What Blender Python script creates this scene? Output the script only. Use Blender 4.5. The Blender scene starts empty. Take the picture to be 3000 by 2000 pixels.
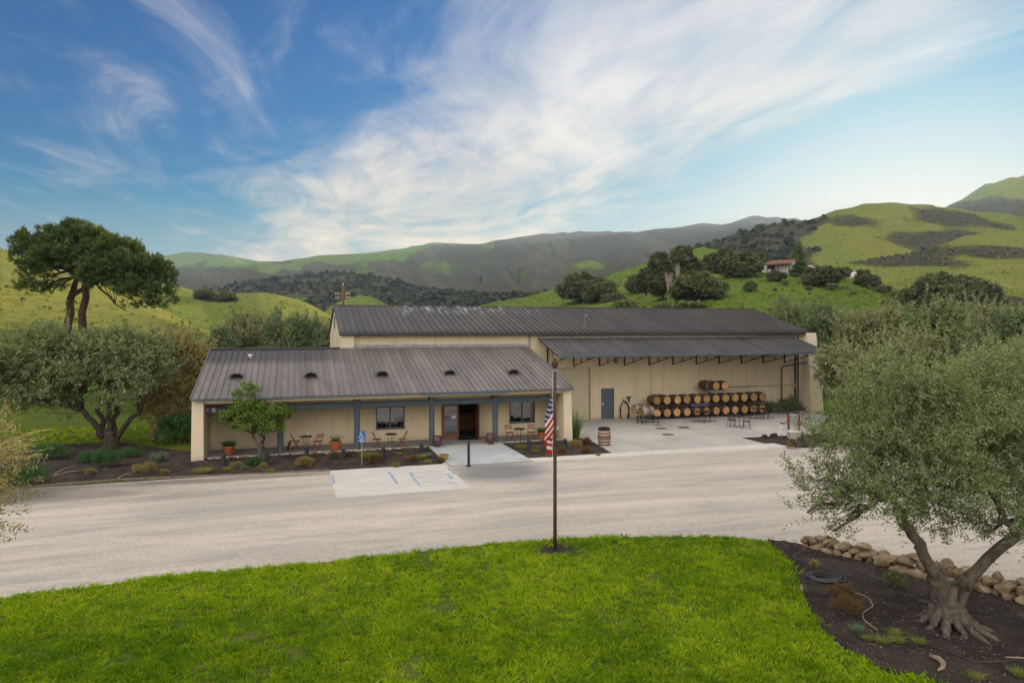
import bpy, bmesh, math, random
import numpy as np
from mathutils import Vector, Matrix
R = math.radians
S = bpy.context.scene
C = S.collection
# ------------------------------------------------------------------ camera
PSI = R(17.6); SN, CS = math.sin(PSI), math.cos(PSI); CAMH = 6.34
cam = bpy.data.objects.new('camera', bpy.data.cameras.new('camera'))
C.objects.link(cam); S.camera = cam
cam.location = (0, 0, CAMH); cam.rotation_euler = (R(90), 0, -PSI)
cam.data.sensor_width = 36; cam.data.lens = 24; cam.data.shift_y = -40/3000
cam.data.clip_start = .1; cam.data.clip_end = 20000
# ------------------------------------------------------------------ sun and sky
SUN_EL, SUN_AZ = R(9.05), R(47.4)            # azimuth from +Y towards +X
sdir = Vector((math.sin(SUN_AZ)*math.cos(SUN_EL), math.cos(SUN_AZ)*math.cos(SUN_EL), math.sin(SUN_EL)))
sun = bpy.data.objects.new('sun', bpy.data.lights.new('sun', 'SUN'))
C.objects.link(sun); sun.rotation_euler = sdir.to_track_quat('Z', 'Y').to_euler()
sun.data.energy = 5.0; sun.data.angle = R(.5); sun.data.color = (1, .82, .55)
world = bpy.data.worlds.new('World'); S.world = world; world.use_nodes = True
SKY_STRENGTH = .13
def build_sky():
    nt = world.node_tree; N = nt.nodes; L = nt.links; N.clear()
    def n(t, **k):
        o = N.new(t)
        for a, b in k.items(): setattr(o, a, b)
        return o
    def mth(op, a, b=None, c=None, cl=False):
        o = n('ShaderNodeMath', operation=op, use_clamp=cl)
        for i, v in enumerate((a, b, c)):
            if v is None: continue
            if isinstance(v, (int, float)): o.inputs[i].default_value = v
            else: L.new(v, o.inputs[i])
        return o.outputs[0]
    def ramp(x, lo, hi):
        o = n('ShaderNodeMapRange', interpolation_type='SMOOTHSTEP')
        L.new(x, o.inputs[0]); o.inputs[1].default_value = lo; o.inputs[2].default_value = hi
        return o.outputs[0]
    tc = n('ShaderNodeTexCoord'); d = tc.outputs['Generated']
    def dot(v):
        o = n('ShaderNodeVectorMath', operation='DOT_PRODUCT'); L.new(d, o.inputs[0]); o.inputs[1].default_value = v
        return o.outputs['Value']
    lat, fwd, up = dot((CS, -SN, 0)), dot((SN, CS, 0)), dot((0, 0, 1))
    upc = mth('ADD', mth('MAXIMUM', up, 0), .035)
    u, v = mth('DIVIDE', lat, upc), mth('DIVIDE', fwd, upc)
    q = mth('ADD', u, mth('MULTIPLY', v, .28)); s = mth('SUBTRACT', v, mth('MULTIPLY', u, .28))
    def noise(qs, ss, detail, rough, dist, off=0, w=None):
        cb = n('ShaderNodeCombineXYZ'); L.new(mth('MULTIPLY', q, qs), cb.inputs[0]); L.new(mth('MULTIPLY', s, ss), cb.inputs[1])
        cb.inputs[2].default_value = off
        o = n('ShaderNodeTexNoise'); L.new(cb.outputs[0], o.inputs['Vector'])
        o.inputs['Scale'].default_value = 1; o.inputs['Detail'].default_value = detail
        o.inputs['Roughness'].default_value = rough; o.inputs['Distortion'].default_value = dist
        return o.outputs['Fac']
    big = noise(.55, .35, 4, .5, .4, 3.1)
    fine = noise(2.1, .8, 11, .6, 1.4, 7.7)
    wisp = noise(1.5, .6, 9, .6, 1.3, 1.3)
    mid = noise(1.0, .5, 8, .55, 1.1, 11.2)
    # a broad bank of cirrus lying along one direction of the cloud layer
    qd = mth('ABSOLUTE', mth('SUBTRACT', q, mth('SUBTRACT', 1.15, mth('MULTIPLY', mth('SUBTRACT', s, 3), .11))))
    halfw = mth('MULTIPLY_ADD', s, .16, .72)
    bank = mth('SUBTRACT', 1, ramp(mth('DIVIDE', qd, mth('MAXIMUM', halfw, .6)), .35, 1.25))
    # cirrus added overhead and behind the camera, out of view, to light the yard
    fill_veil = mth('MAXIMUM', mth('MULTIPLY', ramp(up, .42, .66), .98), mth('MULTIPLY', ramp(fwd, .15, -.35), 1.0))
    bank = mth('MAXIMUM', bank, fill_veil)
    dens = mth('ADD', mth('MULTIPLY', bank, 1.02), mth('MULTIPLY', mth('SUBTRACT', fine, .5), 1.5))
    dens = mth('ADD', dens, mth('MULTIPLY', mth('SUBTRACT', mid, .5), 1.7))
    dens = mth('ADD', dens, mth('MULTIPLY', mth('SUBTRACT', big, .5), 1.1))
    dens = ramp(dens, .1, 1.5)
    thin = mth('MULTIPLY', ramp(mth('ADD', mth('MULTIPLY', wisp, .6), mth('MULTIPLY', fine, .4)), .5, .78), .5)
    dens = mth('MAXIMUM', dens, thin)
    dens = mth('MULTIPLY', dens, ramp(up, .0, .05))
    dens = mth('MULTIPLY', dens, mth('MULTIPLY_ADD', fill_veil, .14, .82))
    sky = n('ShaderNodeTexSky', sky_type='NISHITA', sun_disc=False)
    sky.sun_elevation = SUN_EL; sky.sun_rotation = SUN_AZ; sky.altitude = 200
    sky.air_density = 1.0; sky.dust_density = .7; sky.ozone_density = 3.2
    hs = n('ShaderNodeHueSaturation'); hs.inputs['Saturation'].default_value = 1.6; hs.inputs['Value'].default_value = .62
    L.new(sky.outputs[0], hs.inputs['Color']); L.new(mth('MULTIPLY_ADD', ramp(up, .03, .22), .8, .8), hs.inputs['Saturation'])
    tint = n('ShaderNodeMixRGB', blend_type='MULTIPLY'); tint.inputs[0].default_value = 1; gm = n('ShaderNodeGamma'); gm.inputs[1].default_value = 1.3; L.new(hs.outputs[0], gm.inputs[0]); L.new(gm.outputs[0], tint.inputs[1])
    tm = n('ShaderNodeMixRGB'); L.new(ramp(up, .06, .3), tm.inputs[0]); tm.inputs[1].default_value = (.88, .97, 1.08, 1); tm.inputs[2].default_value = (.46, .92, 1.12, 1); L.new(tm.outputs[0], tint.inputs[2])
    # the glare round the sun levels off softly
    cm = n('ShaderNodeMixRGB'); L.new(ramp(up, .08, .36), cm.inputs[0]); cm.inputs[1].default_value = (5.8, 5.2, 4.3, 1); cm.inputs[2].default_value = (4.3, 4.9, 5.6, 1)
    dv = n('ShaderNodeVectorMath', operation='DIVIDE'); L.new(tint.outputs[0], dv.inputs[0]); L.new(cm.outputs[0], dv.inputs[1])
    ad = n('ShaderNodeVectorMath', operation='ADD'); L.new(dv.outputs[0], ad.inputs[0]); ad.inputs[1].default_value = (1, 1, 1)
    cap = n('ShaderNodeVectorMath', operation='DIVIDE'); L.new(tint.outputs[0], cap.inputs[0]); L.new(ad.outputs[0], cap.inputs[1])
    # low cloud takes the warm light of the low sun
    warm = n('ShaderNodeMixRGB'); L.new(ramp(up, .06, .42), warm.inputs[0])
    warm.inputs[1].default_value = (5.1, 3.95, 2.75, 1); warm.inputs[2].default_value = (4.7, 4.42, 4.1, 1)
    vary = n('ShaderNodeMixRGB', blend_type='MULTIPLY'); vary.inputs[0].default_value = 1
    L.new(warm.outputs[0], vary.inputs[1])
    # unseen cloud away from the sun is made brighter to light camera-facing walls
    cb = n('ShaderNodeCombineXYZ'); g = mth('MULTIPLY', mth('MULTIPLY_ADD', mid, .7, .6), mth('MULTIPLY_ADD', ramp(dot((sdir.x, sdir.y, 0)), .25, -.55), 2.2, 1))
    for i in range(3): L.new(g, cb.inputs[i])
    L.new(cb.outputs[0], vary.inputs[2])
    mix = n('ShaderNodeMixRGB'); L.new(dens, mix.inputs[0]); L.new(cap.outputs[0], mix.inputs[1]); L.new(vary.outputs[0], mix.inputs[2])
    bg = n('ShaderNodeBackground'); L.new(mix.outputs[0], bg.inputs[0]); bg.inputs[1].default_value = SKY_STRENGTH
    out = n('ShaderNodeOutputWorld'); L.new(bg.outputs[0], out.inputs[0])
build_sky()
S.view_settings.view_transform = 'Standard'; S.view_settings.look = 'None'
S.view_settings.exposure = 0.68; S.view_settings.gamma = 1; S.view_settings.use_curve_mapping = False
S.render.engine = 'CYCLES'
cy = S.cycles; cy.use_denoising = True; cy.max_bounces = 6; cy.diffuse_bounces = 3; cy.glossy_bounces = 3
cy.transmission_bounces = 4; cy.transparent_max_bounces = 8; cy.caustics_reflective = False; cy.caustics_refractive = False

# ------------------------------------------------------------------ helpers
def W(px, py, D):
    """point of the place that lies at picture column px, row py (3000 x 2000) at depth D"""
    lat = (px-1500)/2000*D
    return Vector((D*SN + lat*CS, D*CS - lat*SN, CAMH + (960-py)/2000*D))
def G(px, py, z=0):
    D = (CAMH-z)*2000/(py-960); p = W(px, py, D); return Vector((p.x, p.y, z))
def tag(o, label=None, cat=None, group=None, kind=None):
    if label: o['label'] = label
    if cat: o['category'] = cat
    if group: o['group'] = group
    if kind: o['kind'] = kind
    return o
def thing(name, label, cat, loc=(0, 0, 0), rz=0, group=None):
    o = bpy.data.objects.new(name, None); C.objects.link(o); o.empty_display_size = .2
    o.location = loc; o.rotation_euler = (0, 0, rz)
    return tag(o, label, cat, group)
def link(name, me, parent=None, loc=None, rz=None, scale=None):
    o = bpy.data.objects.new(name, me); C.objects.link(o)
    if parent is not None: o.parent = parent
    if loc is not None: o.location = loc
    if rz is not None: o.rotation_euler = (0, 0, rz)
    if scale is not None: o.scale = scale
    return o
def copy_tree(o, parent=None):
    c = o.copy(); C.objects.link(c)
    if parent is not None: c.parent = parent
    for ch in o.children: copy_tree(ch, c)
    return c
def dup(o, loc, rz=0, label=None, group=None, scale=None):
    c = copy_tree(o); c.location = loc; c.rotation_euler = (0, 0, rz)
    if label: c['label'] = label
    if group: c['group'] = group
    if scale is not None: c.scale = scale
    return c
class MB:
    def __init__(s): s.v = []; s.f = []; s.m = []; s.mi = 0
    def add(s, vs, fs):
        b = len(s.v); s.v += [tuple(p) for p in vs]; s.f += [tuple(b+i for i in f) for f in fs]; s.m += [s.mi]*len(fs); return s
    def box(s, x0, x1, y0, y1, z0, z1):
        return s.hexa([(x0,y0,z0),(x1,y0,z0),(x1,y1,z0),(x0,y1,z0),(x0,y0,z1),(x1,y0,z1),(x1,y1,z1),(x0,y1,z1)])
    def hexa(s, p):
        return s.add(p, [(0,3,2,1),(4,5,6,7),(0,1,5,4),(1,2,6,5),(2,3,7,6),(3,0,4,7)])
    def bar(s, a, b, w, h=None, upv=(0, 0, 1)):
        a, b = Vector(a), Vector(b); d = (b-a).normalized(); u = Vector(upv)
        if abs(d.dot(u)) > .98: u = Vector((0, 1, 0))
        x = d.cross(u).normalized(); y = x.cross(d).normalized(); w /= 2; h = (h or w*2)/2
        return s.hexa([a-x*w-y*h, a+x*w-y*h, b+x*w-y*h, b-x*w-y*h, a-x*w+y*h, a+x*w+y*h, b+x*w+y*h, b-x*w+y*h])
    def tube(s, pts, rad, n=8, caps=True, closed=False):
        pts = [Vector(p) for p in pts]; k = len(pts)
        if isinstance(rad, (int, float)): rad = [rad]*k
        t0 = (pts[1]-pts[0]).normalized(); u = t0.orthogonal().normalized(); b = len(s.v); vs = []
        for i in range(k):
            if closed: t = (pts[(i+1) % k]-pts[i-1]).normalized()
            else: t = (pts[min(i+1, k-1)]-pts[max(i-1, 0)]).normalized()
            u = (u - t*u.dot(t)); u = u.normalized() if u.length > 1e-6 else t.orthogonal().normalized()
            w = t.cross(u)
            for j in range(n):
                a = 2*math.pi*j/n; vs.append(pts[i] + (u*math.cos(a)+w*math.sin(a))*rad[i])
        fs = []
        for i in range(k if closed else k-1):
            i2 = (i+1) % k
            for j in range(n):
                j2 = (j+1) % n; fs.append((i*n+j, i*n+j2, i2*n+j2, i2*n+j))
        if caps and not closed: fs.append(tuple(range(n-1, -1, -1))); fs.append(tuple((k-1)*n+j for j in range(n)))
        return s.add(vs, fs)
    def lathe(s, prof, n=20, c=(0, 0, 0), caps=(True, True), axis='Z'):
        vs = []; fs = []
        for r, z in prof:
            for j in range(n):
                a = 2*math.pi*j/n; x, y = r*math.cos(a), r*math.sin(a)
                p = (x, y, z) if axis == 'Z' else ((x, -z, y) if axis == 'Y' else (z, x, y))
                vs.append((c[0]+p[0], c[1]+p[1], c[2]+p[2]))
        for i in range(len(prof)-1):
            for j in range(n): fs.append((i*n+j, i*n+(j+1) % n, (i+1)*n+(j+1) % n, (i+1)*n+j))
        if caps[0]: fs.append(tuple(range(n-1, -1, -1)))
        if caps[1]: fs.append(tuple((len(prof)-1)*n+j for j in range(n)))
        return s.add(vs, fs)
    def sheet(s, pts, z):
        return s.add([(p[0], p[1], z) for p in pts], [tuple(range(len(pts)))])
    def mesh(s, name, mats, smooth=False):
        me = bpy.data.meshes.new(name); me.from_pydata(s.v, [], s.f)
        for m in (mats if isinstance(mats, (list, tuple)) else [mats]): me.materials.append(m)
        if any(s.m): me.polygons.foreach_set('material_index', s.m)
        if smooth: me.polygons.foreach_set('use_smooth', [True]*len(s.f))
        me.update(); return me
    def build(s, name, mats, parent=None, loc=None, rz=None, smooth=False, bevel=0):
        me = s.mesh(name, mats, smooth)
        if bevel:
            bm = bmesh.new(); bm.from_mesh(me)
            bmesh.ops.bevel(bm, geom=[e for e in bm.edges if e.is_manifold and e.calc_face_angle(0) > .5], offset=bevel, segments=1, affect='EDGES')
            bm.to_mesh(me); bm.free()
        return link(name, me, parent, loc, rz)
def fast_mesh(name, verts, k, mat, rnd=None, smooth=False):
    """many loose k-gons at once: verts (N*k, 3)"""
    n = len(verts)//k; me = bpy.data.meshes.new(name)
    me.vertices.add(n*k); me.vertices.foreach_set('co', np.asarray(verts, np.float32).ravel())
    me.loops.add(n*k); me.loops.foreach_set('vertex_index', np.arange(n*k, dtype=np.int32))
    me.polygons.add(n); me.polygons.foreach_set('loop_start', np.arange(0, n*k, k, dtype=np.int32))
    if rnd is not None:
        a = me.attributes.new('rnd', 'FLOAT', 'FACE'); a.data.foreach_set('value', np.asarray(rnd, np.float32))
    me.materials.append(mat)
    me.update(calc_edges=True); me.validate(); return me
def tri_mesh(name, verts, faces, mat, rnd=None, smooth=True):
    k = faces.shape[1]; me = bpy.data.meshes.new(name)
    me.vertices.add(len(verts)); me.vertices.foreach_set('co', np.asarray(verts, np.float32).ravel())
    me.loops.add(faces.size); me.loops.foreach_set('vertex_index', faces.astype(np.int32).ravel())
    me.polygons.add(len(faces)); me.polygons.foreach_set('loop_start', np.arange(0, faces.size, k, dtype=np.int32))
    if smooth: me.polygons.foreach_set('use_smooth', np.ones(len(faces), bool))
    if rnd is not None:
        a = me.attributes.new('rnd', 'FLOAT', 'POINT'); a.data.foreach_set('value', np.asarray(rnd, np.float32))
    me.materials.append(mat); me.update(calc_edges=True); return me
# value noise in numpy
def vnoise(x, y, seed=0):
    xi, yi = np.floor(x).astype(np.int64), np.floor(y).astype(np.int64); fx, fy = x-xi, y-yi
    fx = fx*fx*(3-2*fx); fy = fy*fy*(3-2*fy)
    def h(a, b):
        k = (a*374761393 + b*668265263 + seed*974634777) & 0xffffffff
        k = ((k ^ (k >> 13))*1274126177) & 0xffffffff; k = k ^ (k >> 16)
        return (k & 0xffff)/65535.
    return (h(xi, yi)*(1-fx)+h(xi+1, yi)*fx)*(1-fy)+(h(xi, yi+1)*(1-fx)+h(xi+1, yi+1)*fx)*fy
def fbm(x, y, o=4, seed=0, g=.5):
    r = 0; a = 1; t = 0
    for i in range(o): r = r + a*vnoise(x*2**i, y*2**i, seed+i*17); t += a; a *= g
    return r/t
# ------------------------------------------------------------------ materials
MATS = {}
def nodes(name):
    m = bpy.data.materials.new(name); m.use_nodes = True; nt = m.node_tree
    return m, nt, nt.nodes['Principled BSDF']
def lk(nt, a, b): nt.links.new(a, b)
def geo_pos(nt): return nt.nodes.new('ShaderNodeNewGeometry').outputs['Position']
def noise_n(nt, vec, scale, detail=4, rough=.55, dist=0, mul=None):
    if mul:
        mp = nt.nodes.new('ShaderNodeMapping'); mp.inputs['Scale'].default_value = mul; lk(nt, vec, mp.inputs[0]); vec = mp.outputs[0]
    o = nt.nodes.new('ShaderNodeTexNoise'); lk(nt, vec, o.inputs['Vector'])
    o.inputs['Scale'].default_value = scale; o.inputs['Detail'].default_value = detail
    o.inputs['Roughness'].default_value = rough; o.inputs['Distortion'].default_value = dist
    return o.outputs['Fac']
def mrange(nt, x, a, b, c=0, d=1, smooth=True):
    o = nt.nodes.new('ShaderNodeMapRange')
    if smooth: o.interpolation_type = 'SMOOTHSTEP'
    lk(nt, x, o.inputs[0])
    for i, v in enumerate((a, b, c, d)): o.inputs[i+1].default_value = v
    return o.outputs[0]
def mixc(nt, f, a, b, mode='MIX'):
    o = nt.nodes.new('ShaderNodeMixRGB'); o.blend_type = mode
    if isinstance(f, (int, float)): o.inputs[0].default_value = f
    else: lk(nt, f, o.inputs[0])
    for i, v in ((1, a), (2, b)):
        if isinstance(v, tuple): o.inputs[i].default_value = (*v[:3], 1)
        else: lk(nt, v, o.inputs[i])
    return o.outputs[0]
def mathn(nt, op, a, b=0):
    o = nt.nodes.new('ShaderNodeMath'); o.operation = op
    for i, v in enumerate((a, b)):
        if isinstance(v, (int, float)): o.inputs[i].default_value = v
        else: lk(nt, v, o.inputs[i])
    return o.outputs[0]
def bump(nt, bs, h, strength, dist):
    o = nt.nodes.new('ShaderNodeBump'); o.inputs['Strength'].default_value = strength; o.inputs['Distance'].default_value = dist
    lk(nt, h, o.inputs['Height']); lk(nt, o.outputs[0], bs.inputs['Normal'])
def M(name, col, rough=.8, var=.18, scale=3., metal=0, spec=.3, col2=None, bmp=0, bscale=60, bdist=.01, orand=0, mul=None):
    if name in MATS: return MATS[name]
    m, nt, bs = nodes(name); p = geo_pos(nt)
    f = noise_n(nt, p, scale, 5, .6, .3, mul)
    lo = tuple(c*(1-var) for c in col); hi = col2 or tuple(min(1, c*(1+var)) for c in col)
    c = mixc(nt, mrange(nt, f, .3, .7), lo, hi)
    f2 = noise_n(nt, p, scale*11, 3, .6)
    c = mixc(nt, mrange(nt, f2, .25, .75, 0, .3), c, tuple(x*.75 for x in col))
    if orand:
        oi = nt.nodes.new('ShaderNodeObjectInfo'); hv = nt.nodes.new('ShaderNodeHueSaturation')
        lk(nt, mrange(nt, oi.outputs['Random'], 0, 1, 1-orand, 1+orand, False), hv.inputs['Value']); lk(nt, c, hv.inputs['Color']); c = hv.outputs[0]
    lk(nt, c, bs.inputs['Base Color']); bs.inputs['Roughness'].default_value = rough; bs.inputs['Metallic'].default_value = metal
    bs.inputs['Specular IOR Level'].default_value = spec
    if bmp: bump(nt, bs, noise_n(nt, p, bscale, 5, .6), bmp, bdist)
    MATS[name] = m; return m
def leaf(name, c1, c2, back=None, trans=.3, rough=.55, spec=.3, c3=None):
    m, nt, bs = nodes(name)
    at = nt.nodes.new('ShaderNodeAttribute'); at.attribute_name = 'rnd'
    c = mixc(nt, mrange(nt, at.outputs['Fac'], 0, 1 if not c3 else .75, 0, 1, False), c1, c2)
    if c3: c = mixc(nt, mrange(nt, at.outputs['Fac'], .8, 1), c, c3)
    oi = nt.nodes.new('ShaderNodeObjectInfo'); hv = nt.nodes.new('ShaderNodeHueSaturation')
    lk(nt, mrange(nt, oi.outputs['Random'], 0, 1, .88, 1.12, False), hv.inputs['Value']); lk(nt, c, hv.inputs['Color']); c = hv.outputs[0]
    if back:
        g = nt.nodes.new('ShaderNodeNewGeometry'); c = mixc(nt, g.outputs['Backfacing'], c, back)
    lk(nt, c, bs.inputs['Base Color']); bs.inputs['Roughness'].default_value = rough; bs.inputs['Specular IOR Level'].default_value = spec
    if trans:
        tr = nt.nodes.new('ShaderNodeBsdfTranslucent'); lk(nt, mixc(nt, 1., c, (1.5, 1.6, .7), 'MULTIPLY'), tr.inputs['Color'])
        ms = nt.nodes.new('ShaderNodeMixShader'); ms.inputs[0].default_value = trans
        lk(nt, bs.outputs[0], ms.inputs[1]); lk(nt, tr.outputs[0], ms.inputs[2])
        lk(nt, ms.outputs[0], nt.nodes['Material Output'].inputs['Surface'])
    MATS[name] = m; return m
# ------------------------------------------------------------------ terrain
def prof(pts):
    a = np.array(pts, float); az = np.arctan((a[:, 0]-1500)/2000.); return az, (960-a[:, 1])/2000.
LAYERS = [  # depth, front width, back width, front power, profile of the crest (column, row)
 ('range', 2250, 1250, 1500, 1.0, [(-4000,700),(-1500,720),(0,765),(470,756),(545,738),(640,749),(760,766),(850,763),(950,746),(1090,736),(1200,723),(1270,715),(1400,719),(1500,706),(1640,686),(1700,676),(1850,669),(1940,656),(2060,646),(2140,656),(2200,637),(2330,639),(2420,652),(2700,660),(3000,650),(4500,640),(8000,640)]),
 ('woods', 1000, 420, 300, .8, [(-4000,930),(0,930),(430,905),(560,868),(620,850),(700,834),(780,826),(830,816),(900,808),(960,804),(1040,806),(1100,812),(1200,835),(1300,852),(1400,866),(1480,872),(1560,864),(1650,852),(1800,832),(1950,815),(2100,815),(2400,830),(3000,830),(8000,830)]),
 ('knoll', 330, 150, 150, 1.3, [(-600,840),(300,820),(430,827),(506,838),(560,852),(610,862),(690,860),(760,857),(820,866),(890,884),(960,914),(1010,945),(1060,985),(8000,985)]),
 ('knoll2', 520, 120, 130, 1.2, [(-3000,990),(880,990),(930,930),(970,894),(1010,873),(1055,863),(1100,872),(1150,897),(1200,940),(1250,990),(8000,990)]),
 ('slope', 215, 125, 200, 1.05, [(-9000,560),(-1500,600),(-500,680),(0,728),(40,747),(110,768),(200,802),(300,838),(430,883),(480,907),(550,945),(620,985),(680,1010),(8000,1010)]),
 ('spur', 430, 210, 200, 1.0, [(-3000,990),(1290,990),(1350,920),(1395,896),(1450,880),(1530,871),(1640,843),(1780,813),(1900,768),(1980,739),(2060,724),(2150,738),(2230,780),(2300,850),(2380,990),(8000,1000)]),
 ('house', 218, 135, 60, .85, [(-3000,1000),(1400,1000),(1600,925),(1750,895),(1850,876),(1950,850),(2050,822),(2150,803),(2230,799),(2330,798),(2420,806),(2500,814),(2600,838),(2700,868),(2800,890),(3000,900),(4000,900),(8000,880)]),
 ('meadow', 330, 120, 100, 1.0, [(-3000,1000),(2250,1000),(2350,880),(2450,838),(2560,826),(2650,826),(2720,832),(2850,834),(3000,846),(4000,840),(8000,800)]),
 ('shoulder', 600, 270, 260, .95, [(-3000,1000),(2050,1000),(2150,900),(2250,830),(2350,795),(2440,768),(2560,752),(2660,740),(2760,718),(2880,684),(2960,672),(3000,668),(3500,640),(8000,600)]),
 ('hill', 900, 380, 500, .9, [(-3000,1000),(1700,1000),(1850,860),(1950,790),(2040,726),(2150,692),(2240,667),(2330,645),(2400,628),(2450,612),(2530,594),(2600,595),(2690,600),(2760,609),(2850,620),(3000,640),(8000,640)]),
 ('peak', 1150, 420, 600, .9, [(-3000,1000),(2500,1000),(2620,700),(2700,642),(2760,607),(2830,567),(2890,533),(3000,504),(3200,472),(3600,450),(8000,450)]),
 ('fold', 1560, 480, 420, .85, [(-4000,900),(200,880),(430,835),(540,800),(640,778),(720,786),(820,812),(930,822),(1040,800),(1130,782),(1210,786),(1320,812),(1430,808),(1540,782),(1640,752),(1720,748),(1810,772),(1900,770),(2000,740),(2100,725),(2300,760),(2600,900),(8000,950)]),
 ('fold2', 1260, 330, 300, .85, [(-4000,960),(900,960),(1200,880),(1330,838),(1430,826),(1520,836),(1640,822),(1740,800),(1830,806),(1930,790),(2050,790),(2300,900),(8000,960)]),
]
LP = [(n, D, wf, wb, pw, *prof(p)) for n, D, wf, wb, pw, p in LAYERS]
def terrain(x, y, full=False):
    x = np.asarray(x, float); y = np.asarray(y, float)
    lat = x*CS - y*SN; D = x*SN + y*CS
    az = np.arctan2(lat, np.maximum(D, 1e-3)); rng_ = np.hypot(lat, D)
    De = np.where(D > 1, D, 1)
    # beyond ~55 degrees off axis use range instead of depth so that the hills go on round the place
    off = np.clip((np.abs(az)-.85)/.3, 0, 1); De = De*(1-off) + rng_*.62*off
    z = np.full(x.shape, -.04); who = np.full(x.shape, -1); tt = np.zeros(x.shape)
    for k, (n, Dk, wf, wb, pw, pa, pe) in enumerate(LP):
        e = np.interp(az, pa, pe); Dv = Dk*(1+.10*(fbm(az*9+k*3.1, az*0+k, 2, k)-.5)) if k != 6 else Dk+0*az
        zr = CAMH + e*Dk
        t = np.clip((De-(Dv-wf))/wf, 0, 1); b = np.clip((De-Dv)/wb, 0, 1)
        sh = np.where(De < Dv, (t**pw)*(1.0-.18*(1-t)), 1-b*b*(3-2*b)*.75)
        zz = np.where(zr > .5, zr*sh, -1e3)
        zz = np.where(t <= 0, -1e3, zz)
        m = zz > z; z = np.where(m, zz, z); who = np.where(m, k, who); tt = np.where(m, t, tt)
    # gullies and small relief, none on the level ground by the buildings
    far = np.clip((De-75)/120, 0, 1); big = np.clip((De-900)/900, 0, 1)
    gl = np.abs(fbm(x/260+3, y/260, 4, 5)-.5)*2
    z = z + far*((fbm(x/34, y/34, 4, 9)-.5)*2.2) - big*(1-tt**3)*np.clip(tt*4,0,1)*(gl**.8)*120
    spur = np.abs(fbm(az*20+tt*3.5, tt*2.4+az*4, 5, 61, .6)-.5)*2
    z = z - np.where(who == 0, tt*(1-tt)*4*np.clip(spur*2.2, 0, 1)*35, 0)
    mid = np.clip((De-330)/300, 0, 1)*(1-big); z = z + mid*(fbm(x/70, y/70, 4, 21)-.5)*11*(1-tt*.6)
    back = D < -20
    z = np.where(back, -.04 + np.clip((rng_-90)/900, 0, 1)*60*fbm(x/200, y/200, 3, 2), z)
    if full: return z, who, tt, De
    return z
def tz(x, y): return float(terrain(np.array([x]), np.array([y]))[0])
def hill_pt(px, py_guess, D):
    p = W(px, py_guess, D); return Vector((p.x, p.y, tz(p.x, p.y)))
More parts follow.
